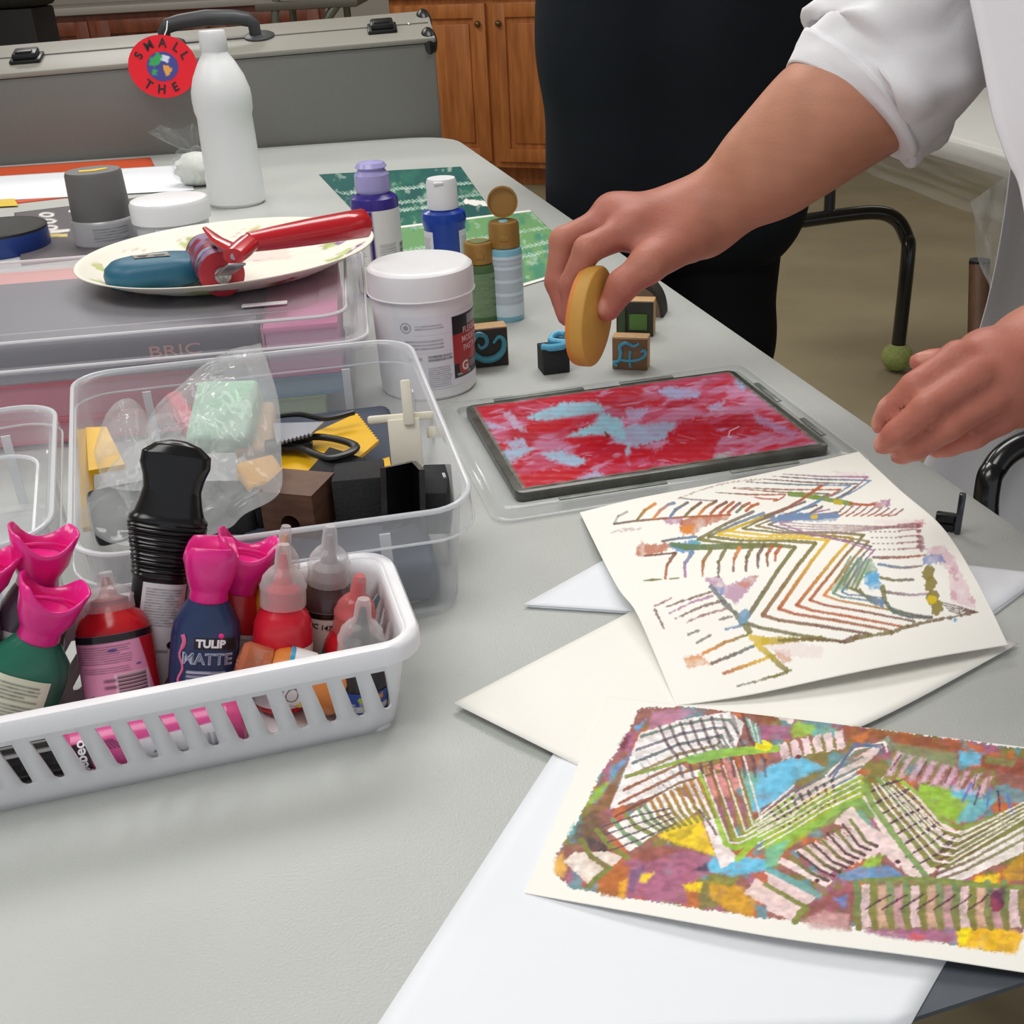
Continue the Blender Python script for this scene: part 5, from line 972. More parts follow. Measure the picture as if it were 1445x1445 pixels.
# ------------------------------------------------------------------ open clear bins
M_BIN = clear('bin_plastic', (226, 229, 232), .16, .42, .2); M_RIB = clear('bin_rib', (238, 240, 243), .5, .3, .2)
def clear_bin(name, label, c, rz, w, d, h, r=.035, lip=.016, tap=0.0):
    tp = lambda P: [(w/2-(w/2-p[0])*(1-tap*(.5-p[1]/d)), p[1], p[2]) for p in P]
    rq = lambda *a: tp(rp(*a))
    t = thing(name, label, 'storage bin', (c[0], c[1], TZ), rz)
    build('body', sweep_rings([rq(w-.032, d-.032, r*.6, .001), rq(w-.022, d-.022, r*.8, .005), rq(w-.006, d-.006, r, h-.003), rq(w, d, r, h), rq(w+.006, d+.006, r, h), rq(w+.008, d+.008, r, h-lip)], True), M_BIN, t, angle=50)
    build('rim', MB().tube(tp([(x, y, h) for x, y in rrect(w+.004, d+.004, r, 8)]), .0019, 8, closed=True).tube(tp([(x, y, h-lip) for x, y in rrect(w+.008, d+.008, r, 8)]), .0009, 6, closed=True), M_RIB, t)
    for x, y, a in ((w*.30, d/2-.008, 0), (-w*.30, d/2-.008, 0), (w*.30, -d/2+.005, 0), (-w*.30, -d/2+.005, 0), (w/2-.007, d*.25, 90), (w/2-.007, -d*.25, 90)):
        k = 1 if a == 0 else 0
        build('wall_rib', MB().box((x, y-(math.copysign(.005, y) if k else 0), h/2-.006), (.007 if k else .002, .002 if k else .007, h-.022)), M_RIB, t)
    return t
bq = [T(*p, .085) for p in ((105, 530), (575, 478), (678, 722), (95, 795))]
b2c = sum(bq)/4; b2r = math.radians(10.6); b2w, b2d = .285, .345
b2x, b2y = V(math.cos(b2r), math.sin(b2r), 0), V(-math.sin(b2r), math.cos(b2r), 0)
fr_t = T(678, 722, .085); b2c = fr_t-b2x*b2w/2+b2y*b2d/2+V(-.004, .010, 0)
clear_bin('clear_bin', 'open clear plastic bin filled with combs, sponges and blocks', b2c, b2r, b2w, b2d, .085, lip=.020, tap=.15)
q1, q2 = T(82, 580, .082), T(76, 780, .082); b3r = math.atan2((q1-q2)[1], (q1-q2)[0])-PI/2
b3x, b3y = V(math.cos(b3r), math.sin(b3r), 0), V(-math.sin(b3r), math.cos(b3r), 0); b3c = q1-b3x*.104+b3y*.022-b3y*.125
t3 = clear_bin('clear_bin', 'empty open clear plastic bin at the left edge of the photo', b3c, b3r, .20, .25, .082)
build('inner_ledge', MB().tube([(x, y, .05) for x, y in rrect(.165, .21, .03, 6)], .0018, 6, closed=True), M_RIB, t3)
def thingm(name, label, cat, c, rz=0, rx=0, ry=0, group=None):
    return thing(name, label, cat, mw=Matrix.Translation(Vector(c)) @ Euler((rx, ry, rz), 'XYZ').to_matrix().to_4x4(), group=group)
def slab(name, label, cat, pts, th, m, group=None, bevel=.0006):
    """flat piece outlined by points that already lie in place; thickness downwards"""
    P = [V(p) for p in pts]; n = np.cross(P[1]-P[0], P[2]-P[0]); n /= np.linalg.norm(n); n = n if n[2] > 0 else -n
    c = sum(P)/len(P); mb = MB(); k = len(P); mb.add(P+[p-n*th for p in P], [tuple(range(k)), tuple(range(k, 2*k))[::-1]]+[(i, k+i, k+(i+1) % k, (i+1) % k) for i in range(k)], True)
    o = build(name, mb, m, smooth=False)
    bm = bmesh.new(); bm.from_mesh(o.data); bmesh.ops.recalc_face_normals(bm, faces=bm.faces[:]); bm.to_mesh(o.data); bm.free()
    return tag(o, label, cat, group)
def teeth(a, b, n, dep, side):
    """saw teeth from a to b"""
    a, b, s_ = V(a), V(b), V(side); out = []
    for i in range(n): out += [a+(b-a)*i/n, a+(b-a)*(i+.5)/n+s_*dep]
    return out+[b]
M_YEL = mat('yellow_plastic', (236, 184, 20), .4); M_FOAM = mat('black_foam', (34, 34, 36), .85, bump=.4, bscale=500)
c0 = b2c+V(0, 0, TZ-b2c[2]+.003)
tag(build('dark_pouch', MB().box(c0+V(0, 0, .017)+b2x*.055, (.13, .30, .032), np.stack([b2x, b2y, V(0, 0, 1)], 1), bevel=.008, seg=3), mat('slate_cloth', (64, 72, 88), .8, noise=.1, nscale=30)), 'dark slate blue cloth pouch at the bottom of the filled clear bin', 'pouch')
S_ = lambda pts, h: [T(x, y, h+(hh[0] if hh else 0)) for x, y, *hh in pts]
C5 = crop(340, 480, 0.24913)
ys = [T(*p, .062) for p in C5([(222, 610), (652, 415)])]; ye = [T(*p, .060) for p in C5([(775, 572), (640, 685), (232, 812)])]
slab('paint_comb', 'largest yellow plastic comb lying flat in the clear bin, edge notched', 'comb', [ys[0]]+teeth(ys[1], ye[0], 12, .0016, b2x)+ye[1:], .0026, M_YEL)
slab('paint_comb', 'small yellow comb leaning under the black block in the clear bin', 'comb', [T(*p, .048) for p in C5([(720, 700), (840, 660), (850, 720), (740, 740)])], .003, M_YEL)
g = [T(*p, .076) for p in C5([(180, 470), (470, 462), (405, 520), (200, 575)])]
slab('paint_comb', 'grey saw toothed comb behind the clear zip bag in the clear bin', 'comb', [g[0], g[1]]+teeth(g[2], g[3], 9, .004, -b2y), .002, mat('grey_plastic', (150, 152, 160), .4))
k_ = [T(*p, .073) for p in C5([(200, 430), (330, 420), (480, 445), (640, 410)])]
tag(build('toothed_strip', MB().tube(smooth_path(k_), .0022, 8), M_BLACK), 'thin dark notched strip behind the yellow comb in the clear bin', 'strip')
lp_ = [T(*p, .068) for p in C5([(215, 590), (330, 560), (440, 548), (560, 566), (632, 590), (648, 612), (610, 640), (510, 668), (430, 650), (330, 612), (215, 605)])]
tag(build('loop_tool', MB().tube(smooth_path(lp_), .0036, 10, flat=.7).box(T(*C5([(270, 590)])[0], .067), (.036, .018, .006), np.stack([b2x, b2y, V(0, 0, 1)], 1), bevel=.002), M_BLACK), 'black handled tool with an open loop resting on the yellow comb', 'tool')
# wooden block with a hole
def holed_block(w, h, d, r, c=(0, 0)):
    n = 32; mb = MB(); O = []; I = []
    for k in range(n):
        a = 2*PI*k/n+PI/n*0; ca, sa = math.cos(a), math.sin(a); q = 1/max(abs(ca)/(w/2), abs(sa)/(h/2)); O.append((ca*q, sa*q)); I.append((c[0]+r*ca, c[1]+r*sa))
    for cr, sr in ((1, 1), (-1, 1), (-1, -1), (1, -1)):
        a = math.atan2(sr*h, cr*w) % (2*PI); k = int(round(a/(2*PI/n))) % n; O[k] = (cr*w/2, sr*h/2)
    vs = [(x, -d/2, z) for x, z in O]+[(x, -d/2, z) for x, z in I]+[(x, d/2, z) for x, z in O]+[(x, d/2, z) for x, z in I]; fs = []
    for k in range(n):
        j = (k+1) % n; fs += [(k, j, n+j, n+k), (2*n+j, 2*n+k, 3*n+k, 3*n+j), (j, k, 2*n+k, 2*n+j), (n+k, n+j, 3*n+j, 3*n+k)]
    return mb.add(vs, fs, True)
M_WALNUT = mat('walnut_block', (112, 76, 56), .55, noise=1, nscale=14, c2=(82, 54, 40), stretch=(3, 3, 14))
wb = thingm('wooden_block', 'brown walnut block with a round hole by the front wall of the clear bin', 'block', T(424, 716, .050), b2r+math.radians(-28), 0, 0)
build('block', holed_block(.040, .040, .038, .0072, (.001, -.004)), M_WALNUT, wb, smooth=False)
bl = thingm('foam_block', 'large black foam block in the middle of the clear bin', 'block', T(510, 704, .046), b2r+math.radians(-6), math.radians(-8))
build('block', MB().box((0, 0, 0), (.036, .046, .044), bevel=.001), M_FOAM, bl)
tag(build('foam_block', MB().box(T(468, 690, .046), (.030, .05, .036), np.array(Euler((.1, .25, b2r-.5)).to_matrix()), bevel=.001), M_FOAM), 'black foam block leaning behind the brown walnut block', 'block')
tag(build('foam_block', MB().box(T(616, 704, .050), (.020, .04, .034), np.array(Euler((.1, .0, b2r-.25)).to_matrix()), bevel=.001), M_FOAM), 'small black foam block right of the glossy black channel', 'block')
cn = thingm('corner_guide', 'glossy black plastic corner channel standing in front of the white clip', 'channel', T(578, 700, .060), b2r-.35, math.radians(-14))
build('channel', MB().prism([(-.017, -.012), (-.013, -.012), (0, .010), (.011, -.016), (.015, -.016), (.002, .015), (-.002, .015)], -.022, .022), mat('gloss_black', (16, 16, 18), .12), cn, smooth=False)
wc_ = thingm('clip', 'cream white plastic clip with upright tab in the clear bin', 'clip', T(573, 632, .062), b2r-.1, math.radians(-20))
M_IVORY = mat('ivory_plastic', (232, 226, 208), .4)
build('plate', MB().box((0, 0, .004), (.024, .006, .036), bevel=.001), M_IVORY, wc_); build('tab', MB().box((.004, -.002, .034), (.008, .008, .034), bevel=.0015), M_IVORY, wc_)
build('bar', MB().box((-.002, .004, .023), (.050, .007, .006), bevel=.002), M_IVORY, wc_); build('wheel', MB().lathe([(.0, -.004), (.013, -.004), (.014, 0), (.013, .004), (0, .004)], 24, (.024, .004, .010), sx=.55), M_IVORY, wc_)
tag(build('ribbed_strip', MB().box(T(374, 724, .046), (.013, .010, .042), np.array(Euler((.2, .0, b2r)).to_matrix()), bevel=.002), mat('black_rubber', (26, 26, 28), .6)), 'narrow black strip standing beside the brown walnut block', 'strip')
for pts, lb in ((((108, 606), (130, 604), (132, 742), (116, 745)), 'long yellow scraper standing along the left wall of the clear bin'), (((121, 603), (150, 602), (176, 655), (125, 664)), 'bright yellow short scraper behind the long one at the left wall')):
    q = [T(x, y, .066-.02*(y > 700)) for x, y in pts]; slab('scraper', lb, 'scraper', q, .004, M_YEL)
tag(build('orange_sponge', MB().box(T(565, 838, .010), (.03, .012, .012), np.stack([b2x, b2y, V(0, 0, 1)], 1), bevel=.003), mat('mustard_foam', (206, 150, 40), .9, bump=.6, bscale=200)), 'bit of mustard foam at the front foot of the filled clear bin', 'sponge')
# zip bag with sponges
M_CRINK = clear('zip_film', (232, 234, 234), .08, .34, .05)
def pillow(name, label, outline, hbase, bulge, seed, bump=.004, parent=None, cat='bag'):
    P = np.array([T(x, y, h) for x, y, h in outline]); cen_ = P.mean(0); Q = np.array(smooth_path(list(P)+[P[0]], 6))[:-1]; n = len(Q); r = np.random.RandomState(seed); ph = r.rand(9, 3)*6.28
    M_ = 34; G = np.zeros((2*M_, n, 3))
    def bmp(p):
        x, y = (p[..., 0]-cen_[0])*1000, (p[..., 1]-cen_[1])*1000; z = 0
        for k in range(9): f = .05*(1.45**k); z = z+np.abs(np.sin(f*(x*math.cos(ph[k, 0])+y*math.sin(ph[k, 0]))+ph[k, 1]))/(1.25**k)
        return (z/4-.5)*bump
    for i in range(2*M_):
        up = i < M_; t = (i if up else 2*M_-1-i)/(M_-1)
        R = cen_+(Q-cen_)*t; dz = (1-t**2.6)
        R[:, 2] += (bulge if up else -bulge*.5)*dz+bmp(R)*(1 if up else .6)*(1-t**6); G[i] = R
    return tag(build(name, MB().grid(G, wrap=True), M_CRINK, angle=180), label, cat)
def sponge(label, c, dims, rz, colr, rx=0, group=None):
    mb = MB().box((0, 0, 0), dims, np.array(Euler((rx, 0, rz)).to_matrix()), bevel=min(dims)*.22, seg=3); mb.v = [tuple(V(p)+V(c)) for p in mb.v]
    return tag(build('sponge', mb, mat('sponge_%d_%d_%d' % colr, colr, .9, noise=.06, nscale=80, bump=.5, bscale=300)), label, 'sponge')
sponge('pale mint green sponge inside the clear zip bag', T(318, 588, .076), (.050, .060, .022), b2r-.25, (176, 216, 188), .5)
sponge('tan sponge at the right of the mint one inside the clear zip bag', T(362, 612, .060), (.030, .055, .020), b2r-.1, (198, 170, 138), .4)
sponge('orange yellow sponge at the lower right inside the clear zip bag', T(370, 676, .056), (.030, .032, .018), b2r+.3, (226, 170, 70), .3)
sponge('raspberry pink sponge strip left of the mint one inside the clear zip bag', T(262, 592, .064), (.012, .060, .018), b2r+.35, (196, 92, 110), .3)
sponge('dark charcoal sponge at the front of the clear zip bag', T(180, 722, .048), (.050, .045, .022), b2r+.2, (52, 54, 54), .2)
sponge('black sponge under the ribbed black tube at the bag front', T(318, 716, .044), (.055, .045, .022), b2r-.3, (40, 40, 42), .1)
pillow('zip_bag', 'crinkled clear zip bag of sponges lying across the filled clear bin', [(368, 484, .112), (392, 560, .098), (397, 640, .082), (394, 696, .075), (345, 726, .068), (318, 748, .062), (235, 772, .056), (160, 768, .056), (118, 735, .058), (135, 690, .066), (205, 655, .078), (205, 600, .088), (260, 545, .100), (325, 498, .112)], .07, .026, 4, .013)
pillow('clear_pouch', 'round milky clear pouch left of the zip bag in the clear bin', [(132, 640, .07), (150, 598, .08), (180, 575, .086), (206, 582, .086), (216, 632, .08), (214, 684, .072), (180, 692, .066), (148, 682, .064)], .07, .024, 8, .006, cat='pouch')

# ------------------------------------------------------------------ white slotted basket
BKH = .0645; bkr = math.radians(14.5); kx, ky = V(math.cos(bkr), math.sin(bkr), 0), V(-math.sin(bkr), math.cos(bkr), 0)
BKW, BKD = .335, .114
frk = T(602, 908, BKH); kc = frk-kx*BKW/2+ky*BKD/2; kc[2] = TZ
bk_ = thing('slotted_basket', 'white plastic basket with slotted sides full of paint bottles', 'basket', kc, bkr)
def kpt(s, z, w, d, r):
    """point on a rounded rectangle: s from the front left corner along the front, right, back, left"""
    k = z/BKH; off = .010*(1-k); w, d = w-2*off, d-2*off
    segs = [w-2*r, PI*r/2, d-2*r, PI*r/2, w-2*r, PI*r/2, d-2*r, PI*r/2]; i = 0
    while s > segs[i]+1e-9 and i < 7: s -= segs[i]; i += 1
    cor = {1: (w/2-r, -d/2+r, -90), 3: (w/2-r, d/2-r, 0), 5: (-w/2+r, d/2-r, 90), 7: (-w/2+r, -d/2+r, 180)}
    if i == 0: return (-w/2+r+s, -d/2, z)
    if i == 2: return (w/2, -d/2+r+s, z)
    if i == 4: return (w/2-r-s, d/2, z)
    if i == 6: return (-w/2, d/2-r-s, z)
    cx, cy, a0 = cor[i]; a = math.radians(a0)+s/r; return (cx+r*math.cos(a), cy+r*math.sin(a), z)
KW, KD, KR = BKW-.016, BKD-.016, .014
z0, z1, rw = .0145, .0455, .0026
zs = [0, .007, z0, z0+rw*.08, z0+rw*.25, z0+rw*.55, z0+rw, .030, z1, .056, BKH]
def hw(z):
    if z <= z0: return .0013
    full = .0027+(.0040-.0027)*(z-z0)/(z1-z0)
    if z < z0+rw: q = 1-(z-z0)/rw; return full*max(.5, math.sqrt(max(0, 1-q*q)))
    return full if z <= z1 else .0040
fl_, sl_ = KW-2*KR, KD-2*KR; arc = PI*KR/2
slots = []; cols = []
s0 = 0.0
def face_cols(start, length, first_from_end, rev=False):
    cs = []; x = length-first_from_end
    while x > .008: cs.append(start+x); x -= .0161
    return sorted(cs)
front = face_cols(0, fl_, .008); right = face_cols(fl_+arc, sl_, .010); back = face_cols(fl_+arc+sl_+arc, fl_, .010); left = face_cols(2*fl_+3*arc+sl_, sl_, .010)
slots = sorted(front+right+back+left); tot = 2*fl_+2*sl_+4*arc
br_ = []                                     # column boundaries: (s, slot index or None, side)
for k_s, c_ in enumerate(slots): br_ += [(c_, -1), (c_, 1)]
for a0 in (fl_, fl_+arc+sl_, 2*fl_+2*arc+sl_, 2*fl_+2*sl_+3*arc):
    for k in range(7): br_.append((a0+arc*k/6, 0))
br_ += [(0.0, 0)]; br_ = sorted(br_, key=lambda t: (t[0], t[1]))
nb = len(br_); vs = []; fs = []
def shrink(z): return 1.0
for z in zs:
    for s_, sd_ in br_: vs.append(kpt(min(max(s_+sd_*hw(z), 0), tot-1e-6), z, KW, KD, KR))
for i in range(len(zs)-1):
    for k in range(nb):
        j = (k+1) % nb
        if br_[k][1] == -1 and zs[i] >= z0-1e-9 and zs[i+1] <= z1+1e-9: continue
        fs.append((i*nb+k, i*nb+j, (i+1)*nb+j, (i+1)*nb+k))
M_BASK = mat('basket_white', (240, 240, 243), .38, sub=0.0)
build('slotted_wall', MB().add(vs, fs), M_BASK, bk_, solid=.0020, off=0, angle=50)
build('floor_panel', MB().prism(rrect(KW-.020, KD-.020, KR*.8, 6), .0, .0022), M_BASK, bk_)
Rr = KR+.004
build('rim', sweep_rings([rp(KW-.001, KD-.001, KR, BKH-.002), rp(KW, KD, KR, BKH+.0004), rp(KW+.004, KD+.004, Rr, BKH+.0016), rp(KW+.013, KD+.013, Rr+.003, BKH+.001), rp(KW+.016, KD+.016, Rr+.004, BKH-.0015), rp(KW+.016, KD+.016, Rr+.004, BKH-.0095), rp(KW+.013, KD+.013, Rr+.003, BKH-.0095), rp(KW+.012, KD+.012, Rr+.003, BKH-.003), rp(KW+.002, KD+.002, KR, BKH-.004)], False), M_BASK, bk_, angle=50)

# ------------------------------------------------------------------ bottles in the basket
M_PINK = mat('pink_cap', (232, 36, 138), .28, coat=.3, sub=0.0)
M_CAPC = clear('clear_cap', (236, 232, 232), .24, .5, .06)
def ellring(a, b, z, n=36, p=2.0, fz=None):
    out = []
    for k in range(n):
        t = 2*PI*k/n; c_, s_ = math.cos(t), math.sin(t); q = (abs(c_)**p+abs(s_)**p)**(-1/p); out.append((a*c_*q, b*s_*q, z+(fz(t) if fz else 0)))
    return out
def kb(x, y, z=.004):
    p = frk-kx*x+ky*y; p[2] = TZ+z; return p      # a spot on the basket floor: x from its right end, y from its front
def tulip(label, base, top, dy, colr, side=0.0, wide=1.0, face=None, deg=0.0):
    ax = DY(*top, base[1]+dy)-base; L = np.linalg.norm(ax); Fm = frame(base, ax, face)
    if deg: Fm = Fm @ Matrix.Rotation(math.radians(deg), 4, 'Z')
    o = thing('fabric_paint_bottle', label, 'bottle', mw=Fm)
    a, b = .0185*wide, .0135*wide; zb = L-.033
    build('body', sweep_rings([ellring(a*.9, b*.9, 0, p=2.6), ellring(a, b, .003, p=2.6), ellring(a, b, zb-.020, p=2.6), ellring(a*.95, b*.97, zb-.012, p=2.4), ellring(.0125, .0105, zb-.001, p=2.1), ellring(.0098, .0095, zb+.003)], True), mat('paint_%d_%d_%d' % colr, colr, .25), o, angle=60)
    pf = lambda h_: (lambda t: h_*min(1.0, 1.35*abs(math.cos(t)))**2.2)
    mb = sweep_rings([ellring(.0104, .0102, zb+.0004), ellring(.0113, .0110, zb+.0015), ellring(.0107, .0105, zb+.0060), ellring(.0122, .0118, zb+.009), ellring(.0150, .0136, zb+.016, p=2.5), ellring(.0164, .0146, zb+.021, p=2.7, fz=pf(.004)), ellring(.0184, .0156, zb+.024, p=2.8, fz=pf(.010))], False)
    rotd = Matrix.Rotation(side, 3, 'Z'); mb.v = [tuple(rotd@Vector(p)) for p in mb.v]
    c = build('tulip_cap', mb, M_PINK, o, angle=60, solid=.0013, off=-1)
    mb = MB().tube([(-.012, -.002, zb+.025), (-.004, -.006, zb+.028), (.004, -.006, zb+.028), (.012, -.002, zb+.025)], .0010, 6).add(ellring(.0138, .0120, zb+.018), [tuple(range(36))]); mb.v = [tuple(rotd@Vector(p)) for p in mb.v]
    build('cap_web', mb, M_PINK, c)
    return o, zb, a, b
def dropper(label, base, top, dy, colr, R, face=None, deg=0.0, capc=None, tipc=None, name='fabric_paint_bottle', capr=.66, cs=.72):
    ax = DY(*top, base[1]+dy)-base; L = np.linalg.norm(ax); Fm = frame(base, ax, face)
    if deg: Fm = Fm @ Matrix.Rotation(math.radians(deg), 4, 'Z')
    o = thing(name, label, 'bottle', mw=Fm); zs_ = L-.052*cs
    build('body', MB().lathe([(R*.9, 0), (R, .003), (R, zs_-.016), (R*.96, zs_-.009), (R*.82, zs_-.003), (R*.60, zs_+.001), (R*.55, zs_+.004)], 36), mat('paint_%d_%d_%d' % colr, colr, .22), o, angle=60)
    rc = R*capr
    n = 48; rib = lambda r, z: [(r*(1+.025*(k % 2))*math.cos(2*PI*k/n), r*(1+.025*(k % 2))*math.sin(2*PI*k/n), z) for k in range(n)]
    c = build('clear_cap', sweep_rings([rib(rc, zs_+cs*.001), rib(rc*1.02, zs_+cs*.003), rib(rc, zs_+cs*.016)], False).lathe([(rc*1.06, zs_+cs*.016), (rc*1.06, zs_+cs*.019), (rc*.98, zs_+cs*.021), (rc*.92, zs_+cs*.026), (rc*.62, zs_+cs*.032), (rc*.40, zs_+cs*.035), (rc*.34, zs_+cs*.048), (rc*.26, zs_+cs*.052), (0, zs_+cs*.052)], 32, cap=False), capc or M_CAPC, o, angle=60)
    build('nozzle', MB().lathe([(rc*.8, zs_+cs*.002), (rc*.8, zs_+cs*.015), (rc*.42, zs_+cs*.020), (rc*.22, zs_+cs*.036), (rc*.14, zs_+cs*.044), (0, zs_+cs*.044)], 24), mat('nozzle_%d_%d_%d' % (tipc or colr), tipc or colr, .35), c)
    return o, zs_, R
def onfloor(px, py, h=.006): return T(px, py, h)
WLAB = (236, 234, 236)
# navy bottle with white lettering
o, zb, a, b = tulip('navy blue fabric paint bottle with white lettering and pink flared cap', kb(.128, .056), (300, 768), .030, (36, 54, 92), side=PI/2, wide=1.04)
M_LETW = mat('label_white', (240, 240, 244), .4); M_SQ = mat('label_pink_squiggle', (228, 110, 160), .4)
zf = zb-.026
flat = [[1, 0, 0], [0, 0, -1], [0, 1, 0]]
def frontz(x): return -b*(1-(abs(x)/a)**2.6)**(1/2.6)
def wrapf(ob, off=.0003):
    for v in ob.data.vertices: v.co.y = v.co.y+frontz(min(abs(v.co.x), a*.98))-off
    return ob
cvb = Canvas(0, 0, 100, 20, 2, (24, 26, 34)); xx = np.linspace(-.006, .0165, 20)
Pb = np.array([[(x, 0, z) for x in xx] for z in (zf+.008, zf+.0015)]); wrapf(build('band', MB().grid(Pb[::-1]), mat('label_black', (24, 26, 34), .4), o, angle=180), .0002)
wrapf(text_obj('lettering', 'TULIP', .0062, M_LETW, o, (.003, 0, zf+.0047), rotm=flat, bold=.0003, depth=.0001), .0005)
wrapf(text_obj('lettering', 'MATTE', .0092, mat('label_outline', (176, 186, 206), .4), o, (.0015, 0, zf-.0045), rotm=flat, depth=.0001, sx=.95, bold=.0003), .0003)
wrapf(text_obj('lettering', 'MATTE', .0090, mat('paint_36_54_92'), o, (.0015, 0, zf-.0044), rotm=flat, depth=.0001, sx=.95, bold=-.0003), .0007)
cvm = Canvas(0, 0, 80, 40, 3, (36, 54, 92)); cvm.micro(8, 2, 74, 38, 4, (196, 204, 220), 5, op=1, fill=.6)
Pm = np.array([[(x, 0, z) for x in np.linspace(-.011, .014, 60)] for z in np.linspace(zf-.0105, zf-.0215, 40)]); u, v = np.meshgrid(np.linspace(0, 79, 60), np.linspace(0, 39, 40))
wrapf(build('small_print', MB().grid(Pm[::-1]), M_GLOSS, o, col=cvm.look(u, v)[::-1], angle=180), .0002)
wrapf(build('squiggle', MB().tube([(-.0125+.0011*math.sin(k*.9), 0, zf+.009-k*.0022) for k in range(20)], [.0013]*4+[.0007]*16, 6), M_SQ, o), .0)
build('dot', MB().sphere((.0085, frontz(.0085)-.0002, zf+.0095), (.0016, .0005, .0016), 12, 8), M_PINK, o)
# green bottle with cream label
o, zb, a, b = tulip('dark green fabric paint bottle with cream label and pink flared cap', kb(.238, .058), (78, 826), .022, (30, 104, 82), side=0.25, wide=1.16)
cvl = Canvas(0, 0, 70, 100, 3, (226, 228, 204)); cvl.micro(5, 6, 62, 26, 5, (70, 76, 72), 2); cvl.micro(5, 29, 64, 52, 6, (70, 76, 72), 3); cvl.micro(5, 55, 60, 76, 6, (70, 76, 72), 4); cvl.micro(20, 80, 40, 86, 1, (60, 60, 64), 9, fill=.8); cvl.rect(4, 90, 40, 92, (90, 92, 90)); cvl.rect(4, 94, 40, 95.5, (80, 82, 80))
nx, nz = 70, 90; xs_ = np.linspace(-.0165, .0135, nx); zz_ = np.linspace(zb-.017, .006, nz); Pl = np.array([[(x, frontz(x)-.0003, z) for x in xs_] for z in zz_]); u, v = np.meshgrid(np.linspace(0, 69, nx), np.linspace(0, 99, nz))
build('label', MB().grid(Pl[::-1]), M_GLOSS, o, col=cvl.look(u, v)[::-1], angle=180)
# bottles with pink caps behind and at the left edge
o, zb, a, b = tulip('purple grey fabric paint bottle with tall pink flared cap behind the green one', kb(.230, .088), (62, 750), .020, (96, 78, 92), side=0.2)
cvl = Canvas(0, 0, 60, 90, 3, (214, 210, 212)); cvl.micro(6, 6, 54, 84, 18, (110, 108, 112), 3); Pl = np.array([[(x, frontz(x)-.0003, z) for x in np.linspace(-.016, .010, 50)] for z in np.linspace(zb-.024, .01, 60)]); u, v = np.meshgrid(np.linspace(0, 59, 50), np.linspace(0, 89, 60)); build('label', MB().grid(Pl[::-1]), M_GLOSS, o, col=cvl.look(u, v)[::-1], angle=180)
tulip('fabric paint bottle cut off by the left edge, only its pink cap showing', kb(.272, .080), (-20, 775), .020, (110, 60, 100), side=0.1)
o, zb, a, b = tulip('red fabric paint bottle with pink flared cap behind the navy one', kb(.118, .086), (352, 760), .018, (194, 38, 44), side=0.1)
cvl = Canvas(0, 0, 60, 90, 3, (236, 226, 224)); cvl.micro(6, 6, 54, 84, 18, (150, 110, 110), 3); Pl = np.array([[(x, frontz(x)-.0003, z) for x in np.linspace(-.008, .015, 50)] for z in np.linspace(zb-.022, .01, 60)]); u, v = np.meshgrid(np.linspace(0, 59, 50), np.linspace(0, 89, 60)); build('label', MB().grid(Pl[::-1]), M_GLOSS, o, col=cvl.look(u, v)[::-1], angle=180)
# big red bottle with pink label
o, zs_, R = dropper('large red paint bottle with pink printed label and ribbed clear cap, tilted left', kb(.168, .062), (148, 806), .036, (196, 30, 38), .0212, tipc=(150, 30, 34), capr=.62, cs=.44)
cvl = Canvas(0, 0, 100, 110, 3, (226, 150, 184)); cvl.rect(0, 0, 100, 12, (34, 24, 28)); cvl.poly([(76, 12), (100, 12), (100, 110), (90, 110)], (190, 32, 42)); cvl.micro(8, 16, 66, 44, 8, (120, 70, 96), 4); cvl.micro(12, 48, 64, 58, 3, (120, 70, 96), 6); cvl.ell((48, 24), 5, 2.4, (84, 70, 130)).ell((72, 50), 3, 2, (110, 90, 160))
cvl.rect(46, 60, 82, 92, (232, 190, 206))
for q in range(16): cvl.rect(49, 62+q*1.8, 79, 62+q*1.8+(.5+.7*((q*7) % 3)), (40, 30, 40))
cvl.micro(38, 64, 46, 84, 2, (70, 40, 60), 5); cvl.poly([(4, 98), (22, 90), (24, 106), (6, 112)], (90, 80, 80)); cvl.rect(0, 104, 100, 110, (196, 32, 40))
cyl_label('label', cvl, o, R, .018, zs_-.011, -1.35, 1.25, m=M_GLOSS, nx=110, nz=120)
# black tube with ribbed grip leaning back over the clear bin
tbase = kb(.158, .090, .006); ax = DY(252, 622, tbase[1]+.050)-tbase; TL = np.linalg.norm(ax)/.182; o = thing('outliner_tube', 'black paint tube with ribbed grip and white printed label leaning over the clear bin', 'tube', mw=frame(tbase, ax))
L_ = .182; rings = []
prof = [(0, .0150, .0100), (.004, .0160, .0120), (.086, .0160, .0125), (.088, .0172, .0135), (.094, .0178, .0140), (.104, .0195, .0145), (.116, .0220, .0150), (.124, .0232, .0150), (.128, .0222, .0145), (.131, .0200, .0135), (.139, .0180, .0120), (.148, .0165, .0105), (.156, .0175, .0100), (.165, .0200, .0095), (.173, .0195, .0085), (.179, .0130, .0065), (.182, .0050, .003)]
za = np.linspace(0, .182, 180)
for z in za:
    a_ = np.interp(z, [p[0] for p in prof], [p[1] for p in prof]); b_ = np.interp(z, [p[0] for p in prof], [p[2] for p in prof])
    if .089 < z < .126: m_ = .0009*(1 if int((z-.089)/.0014) % 2 else 0); a_ -= m_; b_ -= m_
    rings.append(ellring(a_, b_, z*TL, 40, 2.4))
build('body', sweep_rings(rings[:88], True, True), mat('tube_black', (26, 26, 29), .4), o, angle=60); build('ribbed_cap', sweep_rings(rings[87:], True, True), mat('cap_black', (18, 18, 20), .22), o, angle=50)
